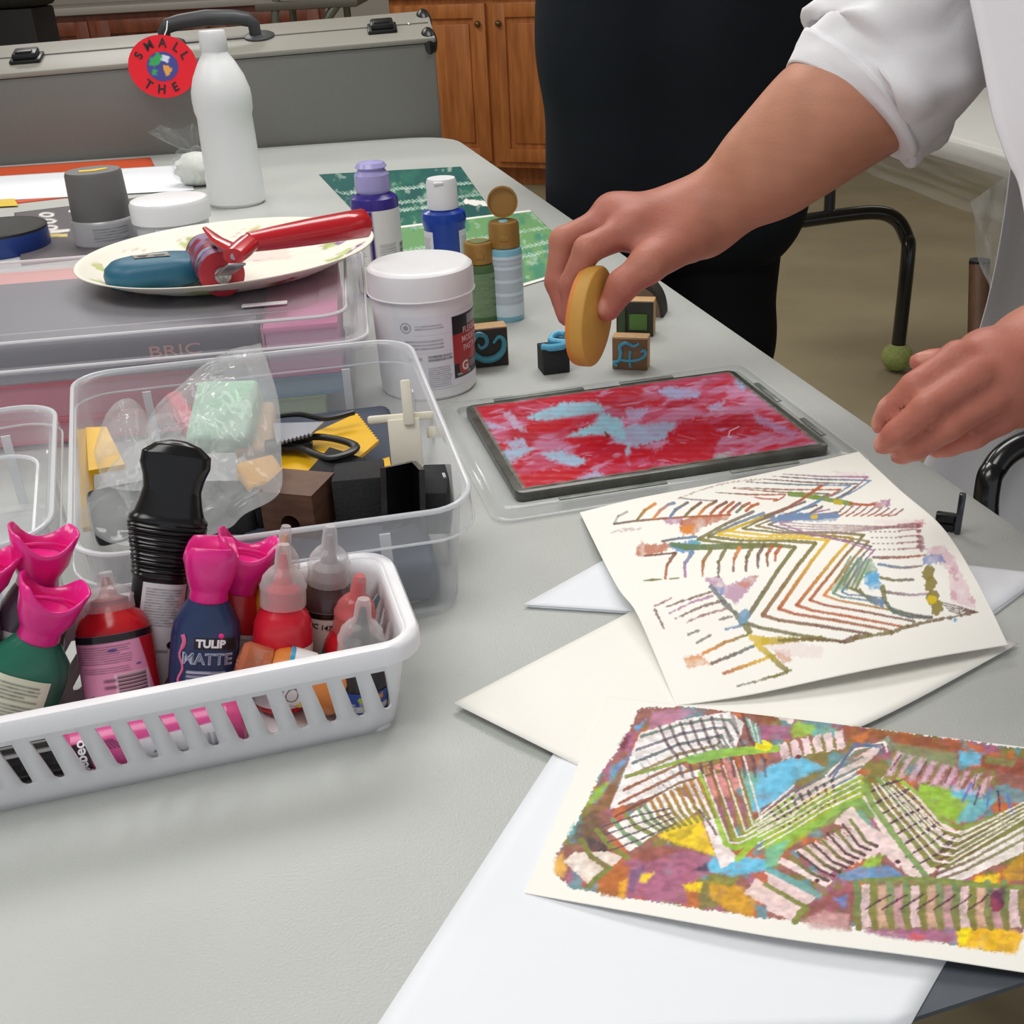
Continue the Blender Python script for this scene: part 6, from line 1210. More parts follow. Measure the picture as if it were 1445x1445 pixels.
cvl = Canvas(0, 0, 60, 150, 3, (216, 214, 216)); cvl.micro(6, 6, 54, 58, 14, (90, 90, 96), 4); cvl.ell((10, 76), 5, 6, (130, 130, 136)).ell((10, 76), 3.6, 4.6, (216, 214, 216)); cvl.ell((50, 82), 8, 6, (30, 30, 34)).ell((51, 82), 3.5, 2.4, (220, 220, 222)); cvl.micro(4, 88, 46, 94, 1, (80, 80, 86), 6, fill=.7); cvl.micro(8, 98, 22, 120, 6, (120, 120, 126), 7); cvl.line([(44, 148), (58, 104)], 3, (186, 40, 44))
a, b = .0160, .0125; Pl = np.array([[(x, -b*(1-(abs(x)/a)**2.4)**(1/2.4)-.0004, z) for x in np.linspace(-.0095, .0148, 60)] for z in np.linspace(.085*TL, .006, 120)]); u, v = np.meshgrid(np.linspace(0, 59, 60), np.linspace(0, 149, 120)); build('label', MB().grid(Pl[::-1]), M_GLOSS, o, col=cvl.look(u, v)[::-1], angle=180)
# red dropper bottle with two labels
o, zs_, R = dropper('red paint bottle with clear dropper cap and barcode label beside the navy one', kb(.080, .058), (400, 768), .020, (204, 30, 50), .0172, capr=.74)
cvl = Canvas(0, 0, 40, 80, 3, WLAB); cvl.micro(10, 14, 36, 60, 11, (110, 104, 108), 3); cyl_label('label', cvl, o, R, .004, zs_-.021, -1.5, -.16, m=M_GLOSS)
cvl = Canvas(0, 0, 50, 80, 3, WLAB)
for q in range(22): cvl.rect(24, 10+q*2.9, 42, 10+q*2.9+(.8+1.0*((q*5) % 3)/2), (40, 36, 40))
cvl.micro(12, 16, 19, 74, 1, (60, 56, 60), 5, fill=.5); cyl_label('label', cvl, o, R, .004, zs_-.021, .02, 1.5, m=M_GLOSS)
# amber bottle behind it
dropper('amber orange paint bottle with clear dropper cap behind the red one with barcode', kb(.084, .090), (404, 742), .010, (214, 142, 44), .0165, capr=.6, tipc=(226, 150, 80))
# dark brown bottle
o, zs_, R = dropper('dark brown paint bottle with cream label and clear dropper cap at the basket back', kb(.050, .090), (466, 742), .010, (70, 50, 52), .0175, capr=.7, tipc=(150, 140, 142))
cvl = Canvas(0, 0, 70, 80, 3, (222, 218, 210)); cvl.rect(0, 0, 70, 9, (30, 26, 26)); cvl.rect(44, 22, 60, 42, (40, 36, 30)); cvl.rect(46, 24, 60, 40, (232, 196, 30)); cvl.micro(10, 56, 26, 72, 3, (60, 56, 60), 4); cvl.rect(0, 66, 70, 80, (206, 200, 194))
lb_ = cyl_label('label', cvl, o, R, .004, zs_-.012, -1.3, 1.3, m=M_GLOSS)
text_obj('lettering', 'NC 147', .0046, M_INK, lb_, (0, 0, zs_-.021), bend=(R+.0005, -.25, -.1), depth=.0001, bold=.0001)
# small red bottle with colourful label
o, zs_, R = dropper('small red paint bottle with cream and blue label behind the black one', kb(.040, .070), (508, 812), .004, (204, 36, 46), .0165, capr=.72, tipc=(200, 40, 56), capc=clear('red_tint_cap', (226, 120, 120), .5, .4, .1))
cvl = Canvas(0, 0, 60, 60, 3, (226, 218, 190)); cvl.poly([(0, 0), (12, 0), (4, 20), (0, 22)], (60, 140, 190)); cvl.rect(16, 0, 24, 60, (200, 40, 46)); cvl.ell((34, 34), 5, 8, (190, 80, 70), jag=3); cvl.ell((8, 36), 6, 10, (200, 70, 60), jag=3); cyl_label('label', cvl, o, R, .004, zs_-.012, -1.5, 1.3, m=M_GLOSS)
# black dropper in the right front corner
o, zs_, R = dropper('black paint bottle with clear dropper cap in the right front corner of the basket', kb(.038, .040), (513, 845), .008, (38, 34, 36), .0175, capr=.74, tipc=(30, 30, 34))
cvl = Canvas(0, 0, 80, 60, 3, (40, 70, 146)); cvl.ell((18, 14), 9, 10, (226, 150, 40), jag=4).ell((20, 12), 5, 6, (180, 50, 30), jag=4).ell((46, 18), 6, 9, (170, 190, 60), jag=2).ell((64, 14), 7, 9, (220, 140, 40), jag=4); cvl.micro(10, 28, 36, 34, 1, (226, 226, 230), 3, fill=.8); cvl.rect(0, 36, 80, 52, (206, 204, 206)); cvl.micro(8, 38, 40, 50, 3, (120, 120, 130), 5); cvl.micro(44, 26, 60, 36, 2, (230, 230, 236), 8, fill=.7)
cyl_label('label', cvl, o, R, .004, zs_-.014, -1.2, 1.2, m=M_GLOSS)
# orange bottle lying along the front wall
fb = kb(.046, .038, .0190); fa = kb(.088, .046, .040)
ax = fa-fb; ax = ax/np.linalg.norm(ax); o = thing('fabric_paint_bottle', 'orange paint bottle with blue banded label lying against the basket front', 'bottle', mw=frame(fb, ax))
R, Lb = .0160, .044
build('body', MB().lathe([(R*.9, 0), (R, .003), (R, Lb*.70), (R*.96, Lb*.82), (R*.8, Lb*.94), (R*.6, Lb), (R*.5, Lb+.004)], 36), mat('paint_214_130_60', (214, 130, 60), .25), o)
build('clear_cap', MB().lathe([(R*.72, Lb), (R*.74, Lb+.014), (R*.6, Lb+.017), (0, Lb+.018)], 32), clear('orange_tint_cap', (206, 120, 84), .55, .4, .1), o)
cvl = Canvas(0, 0, 60, 40, 3, (232, 230, 228)); cvl.rect(0, 0, 60, 7, (56, 156, 200)); cvl.ell((16, 20), 7, 9, (60, 40, 44)).ell((16, 20), 5.4, 7.4, (226, 222, 220)); cvl.poly([(26, 12), (34, 10), (34, 34), (30, 30)], (70, 140, 190)); cvl.poly([(0, 28), (12, 34), (24, 40), (0, 40)], (226, 190, 60)); cyl_label('label', cvl, o, R, Lb*.45, Lb*.80, -1.6, 1.6, m=M_GLOSS)
# pink tube with black cap lying along the front wall
ta = frk-kx*.242+ky*.0330; ta[2] = TZ+.0185; axis_ = kx
o = thing('paint_tube', 'pink paint bottle with black ribbed cap lying along the basket front', 'tube', mw=frame(ta, kx, CAM-ta))
R = .0138
build('cap', sweep_rings([[(R*.82*(1+.05*(k % 2))*math.cos(2*PI*k/40), R*.82*(1+.05*(k % 2))*math.sin(2*PI*k/40), z) for k in range(40)] for z in (.004, .044)], True, True), mat('cap_black'), o, angle=30)
build('body', MB().lathe([(R*.6, .044), (R*.9, .047), (R, .050), (R, .132), (R*.9, .139), (R*.6, .141)], 36), mat('paint_206_70_130', (206, 70, 130), .35), o)
cvl = Canvas(0, 0, 100, 120, 3, (216, 84, 150)); cvl.rect(44, 0, 100, 13, (40, 22, 28)); 
cvl.poly([(54, 40), (100, 40), (100, 116), (50, 118)], (224, 224, 228)); cvl.line([(64, 46), (70, 44), (72, 50), (78, 46), (84, 52)], 1.6, (50, 40, 46)); cvl.line([(64, 66), (76, 60), (66, 74), (84, 70)], 1.6, (60, 50, 56)); cvl.ell((86, 78), 4, 3, (60, 50, 56)).ell((86, 78), 2.4, 1.6, (224, 224, 228)); cvl.line([(66, 86), (80, 90)], 2, (216, 140, 60)); cvl.micro(64, 96, 94, 110, 3, (130, 126, 134), 3)
for q in range(5): cvl.line([(46, 22+q*2), (58, 26+q*3)], 1.6, (110, 50, 90))
cvl.a = cvl.a[::-1].copy()
lb_ = cyl_label('label', cvl, o, R, .050, .132, -1.5, 1.5, m=M_GLOSS, nx=80, nz=110)
text_obj('lettering', 'pébéo' if 0 else 'pebeo', .0080, M_LETW, lb_, (0, 0, .0545), bend=(R+.0005, .40, PI), depth=.0001, bold=.0002)
# ------------------------------------------------------------------ people: one continuous skin each, grown as a smooth union of tapered limbs
class Body:
    def __init__(s): s.g = []
    def group(s, prims, k=0.012, join=0.012): s.g.append((prims, k, join)); return s
    def sdf(s, P, lo, hi):
        d = None
        for prims, k, join in s.g:
            dg = None
            for a, b, ra, rb in prims:
                m = max(ra, rb)+0.05
                if np.any(np.minimum(a, b)-m > hi) or np.any(np.maximum(a, b)+m < lo): continue
                ab = b-a; t = np.clip(((P-a)@ab)/(ab@ab+1e-12), 0, 1); q = np.sqrt((((P-a)-t[..., None]*ab)**2).sum(-1))-(ra+(rb-ra)*t)
                if dg is None: dg = q
                elif k > 0: h = np.maximum(k-np.abs(dg-q), 0)/k; dg = np.minimum(dg, q)-h*h*k*.25
                else: dg = np.minimum(dg, q)
            if dg is None: continue
            if d is None: d = dg
            else:
                h = np.maximum(join-np.abs(d-dg), 0)/join; d = np.minimum(d, dg)-h*h*join*.25
        return d if d is not None else np.full(P.shape[:-1], .05)
    def mesh(s, vox, B=20):
        al = [p for pr, _, _ in s.g for p in pr]
        lo = np.min([np.minimum(a, b)-max(ra, rb)-.02 for a, b, ra, rb in al], 0); hi = np.max([np.maximum(a, b)+max(ra, rb)+.02 for a, b, ra, rb in al], 0)
        n = np.ceil((hi-lo)/vox).astype(int)+2; nb = (n//B)+1; half = B*vox*.5*1.7321+vox*2
        ids = []; pos = []; faces = []
        key = lambda i, j, k: (i*(n[1]+B)+j)*(n[2]+B)+k
        r = np.arange(-1, B+1)
        for bi in range(nb[0]):
            for bj in range(nb[1]):
                for bk in range(nb[2]):
                    o = np.array([bi, bj, bk])*B; c = lo+(o+B*.5)*vox
                    if abs(s.sdf(c[None], c-half, c+half)[0]) > half+.01: continue
                    I = np.arange(-1, B+2); X = lo[0]+(o[0]+I)*vox; Y = lo[1]+(o[1]+I)*vox; Zz = lo[2]+(o[2]+I)*vox
                    G = np.stack(np.meshgrid(X, Y, Zz, indexing='ij'), -1); D = s.sdf(G, G[0, 0, 0], G[-1, -1, -1]); S_ = D < 0
                    if S_.all() or not S_.any(): continue
                    # cells: index -1..B ; corner block
                    m = len(I)-1; cnt = np.zeros((m, m, m)); acc = np.zeros((m, m, m, 3))
                    for ax in range(3):
                        for d1 in (0, 1):
                            for d2 in (0, 1):
                                e0 = [0, 0, 0]; oth = [q for q in range(3) if q != ax]; e0[oth[0]], e0[oth[1]] = d1, d2; e1 = list(e0); e1[ax] = 1
                                a = D[e0[0]:e0[0]+m, e0[1]:e0[1]+m, e0[2]:e0[2]+m]; b = D[e1[0]:e1[0]+m, e1[1]:e1[1]+m, e1[2]:e1[2]+m]
                                cr = (a < 0) != (b < 0); t = np.where(cr, a/(a-b+1e-20), 0)
                                cnt += cr; v = np.zeros((m, m, m, 3)); v[..., 0] += e0[0]; v[..., 1] += e0[1]; v[..., 2] += e0[2]; v[..., ax] += t; acc += v*cr[..., None]
                    act = cnt > 0; ci = np.argwhere(act); vv = acc[act]/cnt[act][:, None]
                    gi = ci-1+o; ids.append(key(gi[:, 0], gi[:, 1], gi[:, 2])); pos.append(lo+(gi+vv)*vox)
                    # edges owned by this block: from sample (0..B-1) along each axis -> 4 cells round it
                    for ax in range(3):
                        b_ = [1, 1, 1]; sl0 = S_[1:1+B, 1:1+B, 1:1+B]; sh = [slice(1, 1+B)]*3; sh[ax] = slice(2, 2+B); sl1 = S_[tuple(sh)]
                        for up in (True, False):
                            e = np.argwhere((sl0 & ~sl1) if up else (~sl0 & sl1))
                            if not len(e): continue
                            g = e+o; u, w = [q for q in ((1, 2), (2, 0), (0, 1))[ax]]
                            cs = []
                            for du, dw in ((0, 0), (-1, 0), (-1, -1), (0, -1)):
                                h = g.copy(); h[:, u] += du; h[:, w] += dw; cs.append(key(h[:, 0], h[:, 1], h[:, 2]))
                            q = np.stack(cs, 1); faces.append(q if up else q[:, ::-1])
        ids = np.concatenate(ids); pos = np.concatenate(pos); F = np.concatenate(faces)
        uid, first = np.unique(ids, return_index=True); F = np.searchsorted(uid, F); return pos[first], F
def body_mesh(name, body, vox, parent, m, colf=None, smooth_it=2, limit=None):
    v, f = body.mesh(vox)
    me = bpy.data.meshes.new(name); me.from_pydata(v.tolist(), [], f.tolist()); o = bpy.data.objects.new(name, me); link(o, parent); me.materials.append(m); me.shade_smooth()
    if parent is not None:
        Mi = full_basis(parent).inverted(); me.transform(Mi)
    if colf is not None: set_col(me, colf(v))
    md = o.modifiers.new('smooth', 'SMOOTH'); md.iterations = smooth_it; md.factor = .5
    return o
def cap(a, b, ra, rb): return (V(a), V(b), ra, rb)
def chain(pts, rs): return [cap(pts[i], pts[i+1], rs[i], rs[i+1]) for i in range(len(pts)-1)]

# ---- person in the white apron: the two hands and the right forearm are what the photo shows
# right hand (far one) pinching the tan oval block
W = K(988, 308, 1.015); EL = K(1236, 118, .955)
mid1 = K(1090, 232, .985); fat = K(1160, 172, .965)
fore = [cap(W, mid1, .0285, .0400), cap(mid1, fat, .0400, .0475), cap(fat, EL, .0475, .0490)]
sh = V(EL[0]+.20, EL[1]+.10, EL[2]+.22)
upper = [cap(EL, sh, .050, .060)]
mcp = [K(893, 322, .985), K(872, 306, 1.005), K(866, 304, 1.028), K(874, 310, 1.05)]      # index, middle, ring, little
palm = [cap(W, mcp[i], .024, r) for i, r in enumerate((.0165, .0165, .0155, .0140))]+[cap(mcp[0], mcp[1], .0150, .0155), cap(mcp[1], mcp[2], .0155, .0145), cap(mcp[2], mcp[3], .0145, .013), cap(K(958, 312, 1.01), K(905, 318, 1.0), .026, .022)]
idx = [mcp[0], K(829, 352, .972), K(806, 402, .985), K(809, 452, .992)]
mdl = [mcp[1], K(795, 340, 1.000), K(786, 398, 1.008), K(800, 446, 1.008)]
rng = [mcp[2], K(800, 338, 1.030), K(790, 396, 1.034), K(803, 438, 1.030)]
ltl = [mcp[3], K(818, 345, 1.056), K(808, 392, 1.056), K(812, 430, 1.050)]
thb = [K(966, 338, .990), K(914, 374, .962), K(879, 402, .962), K(858, 436, .972)]
RB = Body()
RB.group(fore+upper, .03, .02).group(palm, .016, .026)
RB.group(chain(idx, (.0145, .0122, .0108, .0090)), .004, .007); RB.group(chain(mdl, (.0148, .0126, .0110, .0092)), .004, .007)
RB.group(chain(rng, (.0142, .0120, .0104, .0088)), .004, .006); RB.group(chain(ltl, (.0125, .0104, .0092, .0080)), .004, .006)
RB.group(chain(thb, (.0205, .0155, .0132, .0108)), .006, .020)
# left hand (near one), palm down, fingers pointing left
W2 = K(1478, 512, .705); z2 = .68
m2 = [K(1352, 505, .672), K(1376, 530, .664), K(1397, 562, .668), K(1412, 592, .680)]
b2_ = [W2*.30+p*.70 for p in m2]
palm2 = [cap(W2, b2_[i], .027, r) for i, r in enumerate((.0150, .0150, .0140, .0125))]+[cap(b2_[0], b2_[1], .0125, .0125), cap(b2_[1], b2_[2], .0125, .0120), cap(b2_[2], b2_[3], .0120, .0110), cap(K(1452, 515, .692), K(1400, 520, .686), .024, .018)]
i2 = [m2[0], K(1291, 545, .668), K(1257, 577, .678), K(1243, 598, .690)]
d2 = [m2[1], K(1307, 576, .656), K(1265, 612, .668), K(1247, 627, .680)]
r2 = [m2[2], K(1337, 603, .662), K(1292, 632, .674), K(1271, 642, .688)]
l2 = [m2[3], K(1374, 617, .676), K(1340, 629, .686), K(1320, 634, .696)]
t2 = [K(1430, 508, .712), K(1362, 512, .724), K(1318, 513, .724), K(1297, 511, .722)]
E2b = V(W2[0]+.20, W2[1]-.03, W2[2]+.12); sh2 = V(sh[0]+.05, sh[1]-.36, sh[2]+.02)
RB.group([cap(W2, W2*.5+E2b*.5, .0300, .042), cap(W2*.5+E2b*.5, E2b, .042, .046), cap(E2b, sh2, .047, .058)], .03, .02).group(palm2, .016, .026)
RB.group(chain([b2_[0]]+i2, (.0120, .0106, .0086, .0077, .0067)), .003, .0035); RB.group(chain([b2_[1]]+d2, (.0120, .0107, .0088, .0079, .0068)), .003, .0035)
RB.group(chain([b2_[2]]+r2, (.0120, .0104, .0085, .0076, .0066)), .003, .0035); RB.group(chain([b2_[3]]+l2, (.0120, .0092, .0074, .0067, .0059)), .003, .0035)
RB.group(chain(t2, (.0150, .0110, .0088, .0066)), .005, .012)
# trunk, neck, head and legs, leaning over the table from the right
nk_ = (sh+sh2)/2+V(.02, 0, .04); hip = nk_+V(.36, .0, -.50); hip[2] = max(hip[2], .86)
RB.group([cap(sh, sh2, .062, .062), cap(nk_+V(.03, 0, -.08), nk_*.5+hip*.5, .115, .125), cap(nk_*.5+hip*.5, hip, .125, .135), cap(nk_+V(.03, .09, -.08), hip+V(0, .07, 0), .08, .10), cap(nk_+V(.03, -.09, -.08), hip+V(0, -.07, 0), .08, .10), cap(nk_, nk_+V(-.05, 0, .10), .058, .052)], .06, .05)
hc = nk_+V(-.10, 0, .21); RB.group([cap(hc, hc+V(.02, 0, .03), .088, .088), cap(hc+V(-.03, 0, -.05), hc+V(0, 0, -.02), .060, .070), cap(hc+V(-.085, 0, -.01), hc+V(-.102, 0, -.035), .010, .014), cap(hc+V(.01, .085, -.01), hc+V(.02, .092, .02), .012, .016), cap(hc+V(.01, -.085, -.01), hc+V(.02, -.092, .02), .012, .016)], .02, .03)
for sy in (.09, -.09):
    kn = V(hip[0]+.02, hip[1]+sy*1.1, .47); RB.group([cap(hip+V(0, sy, 0), kn, .088, .058), cap(kn, V(hip[0]+.05, hip[1]+sy*1.1, .08), .056, .036), cap(V(hip[0]+.06, hip[1]+sy*1.1, .035), V(hip[0]-.10, hip[1]+sy*1.2, .030), .036, .030)], .04, .05)
skin_pts = [p for ch_ in (idx, mdl, rng, ltl, thb, i2, d2, r2, l2, t2) for p in ch_[1:]]
tips = [ch_[-1] for ch_ in (idx, mdl, rng, ltl, thb, i2, d2, r2, l2, t2)]; knk = [ch_[j] for ch_ in (idx, mdl, rng, ltl, thb, i2, d2, r2, l2) for j in (1, 2)]+mcp+m2
def skin_col(v):
    base = np.tile(lin((190, 132, 106)), (len(v), 1)); dmin = np.full(len(v), 9.0)
    for p in mcp+m2+tips: dmin = np.minimum(dmin, np.linalg.norm(v-p, axis=1))
    hand = np.clip(1-(dmin-.03)/.07, 0, 1)[:, None]; base = base*(1-hand)+lin((178, 110, 93))*hand
    for p in knk: w_ = np.exp(-(np.linalg.norm(v-p, axis=1)/.011)**2)[:, None]*.45; base = base*(1-w_)+lin((176, 98, 82))*w_
    for p in tips: w_ = np.exp(-(np.linalg.norm(v-p, axis=1)/.012)**2)[:, None]*.4; base = base*(1-w_)+lin((196, 104, 92))*w_
    r = np.random.RandomState(2); f = 0
    for k in range(8): d = r.randn(3); d /= np.linalg.norm(d); f = f+np.sin(v@d*(90+55*k)+r.rand()*6)
    base = base*(1+.022*f[:, None]/1.5)
    for k, (tip, pre) in enumerate([(i2[-1], i2[-2]), (d2[-1], d2[-2]), (r2[-1], r2[-2]), (l2[-1], l2[-2]), (t2[-1], t2[-2]), (thb[-1], thb[-2])]):
        ax = (tip-pre)/np.linalg.norm(tip-pre); side_ = CAM-tip; side_ = side_-ax*np.dot(side_, ax); side_ = side_/np.linalg.norm(side_); up_ = V(0, 0, 1)-ax*ax[2]; up_ /= np.linalg.norm(up_); nrm_ = side_*.6+up_*.6; nrm_ /= np.linalg.norm(nrm_)
        q = v-(tip+nrm_*.006); la = q@ax; ln_ = q@nrm_; lt = q@np.cross(ax, nrm_)
        w_ = (np.clip(1.4-((la/.0075)**2+(lt/.0058)**2)*1.0, 0, 1)*(ln_ > -.002))[:, None]*.55; base = base*(1-w_)+lin((222, 168, 150))*w_
    q = np.exp(-(np.linalg.norm(v-K(1341, 626, .655), axis=1)/.003)**2)[:, None]*.7; base = base*(1-q)+lin((80, 60, 70))*q
    return base
M_SKIN = mat('skin', attr=True, rough=.5, sub=.12, spec=.35, bump=.18, bscale=420)
px0 = thing('person', 'person in a white shirt and apron reaching across the table with a tan oval block', 'person', (hip[0], hip[1], 0))
# body coordinates grown in the world, then hung under the person
body_mesh('body', RB, .0030, px0, M_SKIN, skin_col, 2)
# sleeve of the reaching arm: loose rolled cuff with folds
M_SHIRT = mat('white_cotton', (236, 235, 238), .85, bump=.15, bscale=900, spec=.15)
ua = sh-EL; cA = K(1187, 147, .962); cB = EL+V(.0, 0, .0)
ax_pts = [cA, K(1215, 126, .958), K(1250, 94, .954), EL*.66+sh*.34+V(-.004, 0, .004), EL*.30+sh*.70, sh+V(.05, .0, .03), sh+V(.15, -.06, .02)]; ax_s = np.array(smooth_path(ax_pts, 10)); nS = len(ax_s)
def sleeve(off, r0):
    rings = []; na = 64; up = None
    for i in range(nS):
        t = ax_s[min(i+1, nS-1)]-ax_s[max(i-1, 0)]; t /= np.linalg.norm(t)
        if i < 6: t = t*.75+((K(1187, 147, .962)-K(1090, 232, .985))/np.linalg.norm(K(1187, 147, .962)-K(1090, 232, .985)))*.25; t /= np.linalg.norm(t)
        u = CU-t*np.dot(CU, t); u /= np.linalg.norm(u); w_ = np.cross(t, u); q = i/(nS-1); r = np.interp(q, [0, .04, .12, .25, .45, .7, 1], [.0515, .0545, .061, .070, .082, .092, .104])*r0+off; ring_ = []
        for k in range(na):
            a = 2*PI*k/na; fold = .0045*math.sin(3*a+q*9)*min(1, q*5)+.0080*math.sin(5*a-q*18+1.3)*min(1, max(0, q*6-.4))+.0028*math.sin(q*62+2*a)*min(1, max(0, q*8-.9))
            sag = .010*max(0, -math.cos(a))**2*math.exp(-((q-.10)/.12)**2)
            ring_.append(ax_s[i]+(u*math.cos(a)+w_*math.sin(a))*(r+max(fold, -.0012)+sag)-t*.017*math.cos(a)*max(0, 1-q*5))
        rings.append(ring_)
    return rings
slv = build('shirt_sleeve', sweep_rings(sleeve(0, 1), False), M_SHIRT, px0, world=True, angle=180, solid=.0022, off=0)
cuff = build('rolled_cuff', sweep_rings([r for r in sleeve(.0022, 1)][:9], False), M_SHIRT, slv, world=True, angle=180, solid=.0028, off=0)
# shirt body, second sleeve and trousers as shells close to the skin
SB = Body(); SB.group([cap(sh, sh2, .092, .092), cap(nk_+V(.03, 0, -.08), nk_*.5+hip*.5, .14, .15), cap(nk_*.5+hip*.5, hip, .14, .15), cap(nk_+V(.03, .09, -.08), hip+V(0, .07, 0), .095, .115), cap(nk_+V(.03, -.09, -.08), hip+V(0, -.07, 0), .095, .115)], .06, .05)
SB.group([cap(sh2, E2b+V(.02, 0, .02), .086, .066)], .03, .04)
body_mesh('shirt', SB, .009, px0, M_SHIRT, None, 4)
TB = Body()
for sy in (.09, -.09):
    kn = V(hip[0]+.02, hip[1]+sy*1.1, .47); TB.group([cap(hip+V(0, sy, -.01), kn, .102, .074), cap(kn, V(hip[0]+.05, hip[1]+sy*1.1, .09), .074, .058)], .04, .05)
body_mesh('trousers', TB, .011, px0, mat('grey_trousers', (70, 72, 80), .85), None, 4)
HB = Body(); HB.group([cap(hc+V(.02, 0, .02), hc+V(.03, 0, .045), .094, .092), cap(hc+V(.05, 0, -.04), hc+V(.05, 0, 0), .06, .08)], .03, .02); body_mesh('hair', HB, .008, px0, mat('brown_hair', (74, 54, 40), .7), None, 2)
# apron: hanging cloth front, its edge seen along the right of the photo
ap_l = [K(1330, -230, .86), K(1346, -130, .85), K(1364, -25, .845), K(1384, 75, .845), K(1400, 160, .845), K(1412, 200, .845), K(1424, 232, .845), K(1438, 262, .845), K(1452, 330, .845), K(1478, 420, .87), K(1500, 540, .90), K(1520, 680, .93)]; ap = np.array(smooth_path(ap_l, 8)); nA_, nB_ = len(ap), 40
Pa = np.zeros((nA_, nB_, 3)); dirA = V(.985, -.17, 0)
for i in range(nA_):
    for k in range(nB_):
        q = k/(nB_-1); Pa[i, k] = ap[i]+dirA*q*.34+V(0, 0, -.01)*q+V(.10, .30, 0)*.25*q**1.5+V(.1, .98, 0)*(.004*math.sin(q*14+i*.12)*min(1, q*4)+.006*math.sin(q*6-i*.05)*min(1, q*3))
build('apron', MB().grid(Pa[::-1]), mat('white_apron', (238, 236, 240), .8, bump=.1, bscale=700, spec=.15), px0, world=True, angle=180, solid=.002, off=0)
Pl = np.zeros((40, 30, 3))
for i in range(40):
    for k in range(30):
        q, s_ = k/29, i/39; Pl[i, k] = K(1428, 222, 1.10)+V(.30, -.05, 0)*q+V(-.085, .0, -.56)*s_+V(.02, 0, 0)*math.sin(s_*5)+V(.1, .98, 0)*(.006*math.sin(q*16+s_*3)+.004*math.sin(q*30-s_*5))
build('apron_skirt', MB().grid(Pl[::-1]), mat('grey_apron', (226, 226, 230), .75, spec=.2), px0, world=True, angle=180, solid=.002, off=0)

# tan oval block held upright between thumb and fingers
ob_c = K(832, 446, .976); lb_, tb_ = K(823, 512, .976), K(842, 386, .976); up_ = tb_-lb_; LB = np.linalg.norm(up_)*1.12; up_ /= np.linalg.norm(up_)
to_cam = CAM-ob_c; to_cam /= np.linalg.norm(to_cam); n_ = CR*.84+to_cam*.54; n_ = n_-up_*np.dot(n_, up_); n_ /= np.linalg.norm(n_); s_ = np.cross(up_, n_)
ob = thing('oval_block', 'tan oval wood backed stamp held upright between thumb and fingers', 'stamp', mw=Matrix(((s_[0], n_[0], up_[0], ob_c[0]), (s_[1], n_[1], up_[1], ob_c[1]), (s_[2], n_[2], up_[2], ob_c[2]), (0, 0, 0, 1))))
# local x across the oval, y its thickness, z its length
def ovalrings(w_, l_, ys_):
    return [[(w_*sc*math.cos(a), y, l_*sc*math.sin(a)) for a in np.linspace(0, 2*PI, 48, endpoint=False)] for y, sc in ys_]
WO = .026
build('wood_back', sweep_rings(ovalrings(WO, LB/2, [(.0085, .945), (.0078, .98), (.006, 1.0), (0, 1.0), (-.004, 1.0)]), True, True), mat('tan_foam', (200, 150, 66), .6, noise=.06, nscale=60), ob, angle=60)
build('foam_face', sweep_rings(ovalrings(WO, LB/2, [(-.004, .985), (-.007, .985), (-.0085, .97)]), True, True), mat('orange_edge', (214, 132, 52), .6), ob, angle=60)

# ---- person in black standing beyond the table
pb = V(.320, 2.03, 0); PB_ = Body(); sc = 1.0
fx, fy = V(.97, -.24, 0), V(.24, .97, 0)         # shoulder direction, back direction
Lc = lambda x, y, z: pb+fx*x+fy*y+V(0, 0, z)
PB_.group([cap(Lc(-.09, 0, 1.30), Lc(-.08, 0, .98), .13, .115), cap(Lc(.09, 0, 1.30), Lc(.08, 0, .98), .13, .115), cap(Lc(-.06, 0, .98), Lc(-.07, 0, .82), .115, .125), cap(Lc(.06, 0, .98), Lc(.07, 0, .82), .115, .125), cap(Lc(0, 0, 1.36), Lc(0, 0, 1.50), .075, .055)], .06, .05)
for sx in (-1, 1):
    PB_.group([cap(Lc(sx*.09, 0, .82), Lc(sx*.10, 0, .46), .092, .060), cap(Lc(sx*.10, 0, .46), Lc(sx*.11, .02, .08), .058, .040), cap(Lc(sx*.11, .03, .035), Lc(sx*.13, -.13, .03), .036, .030)], .04, .05)
    PB_.group([cap(Lc(sx*.17, 0, 1.33), Lc(sx*.21, .10, 1.10), .055, .045), cap(Lc(sx*.21, .10, 1.10), Lc(sx*.06, .20, .98), .042, .032), cap(Lc(sx*.06, .20, .98), Lc(-sx*.0, .21, .98), .034, .026)], .03, .05)
hb_ = Lc(0, -.01, 1.62); PB_.group([cap(hb_, hb_+V(0, 0, .04), .09, .09), cap(hb_-fy*.03+V(0, 0, -.06), hb_, .06, .07), cap(hb_-fy*.09, hb_-fy*.105+V(0, 0, -.03), .010, .014), cap(hb_+fx*.09, hb_+fx*.095+V(0, 0, .03), .012, .015), cap(hb_-fx*.09, hb_-fx*.095+V(0, 0, .03), .012, .015)], .02, .03)
p2 = thing('person', 'person in black shirt and black trousers standing beyond the table, head out of frame', 'person', pb)
body_mesh('body', PB_, .009, p2, mat('skin_plain', (196, 138, 112), .5), None, 3)
TS = Body(); TS.group([cap(Lc(-.085, 0, 1.31), Lc(-.09, 0, .98), .155, .145), cap(Lc(.085, 0, 1.31), Lc(.09, 0, .98), .155, .145), cap(Lc(-.08, 0, .98), Lc(-.085, 0, .72), .145, .148), cap(Lc(.08, 0, .98), Lc(.085, 0, .72), .145, .148)], .05, .05)
for sx in (-1, 1): TS.group([cap(Lc(sx*.17, 0, 1.33), Lc(sx*.20, .08, 1.14), .070, .066)], .03, .05)
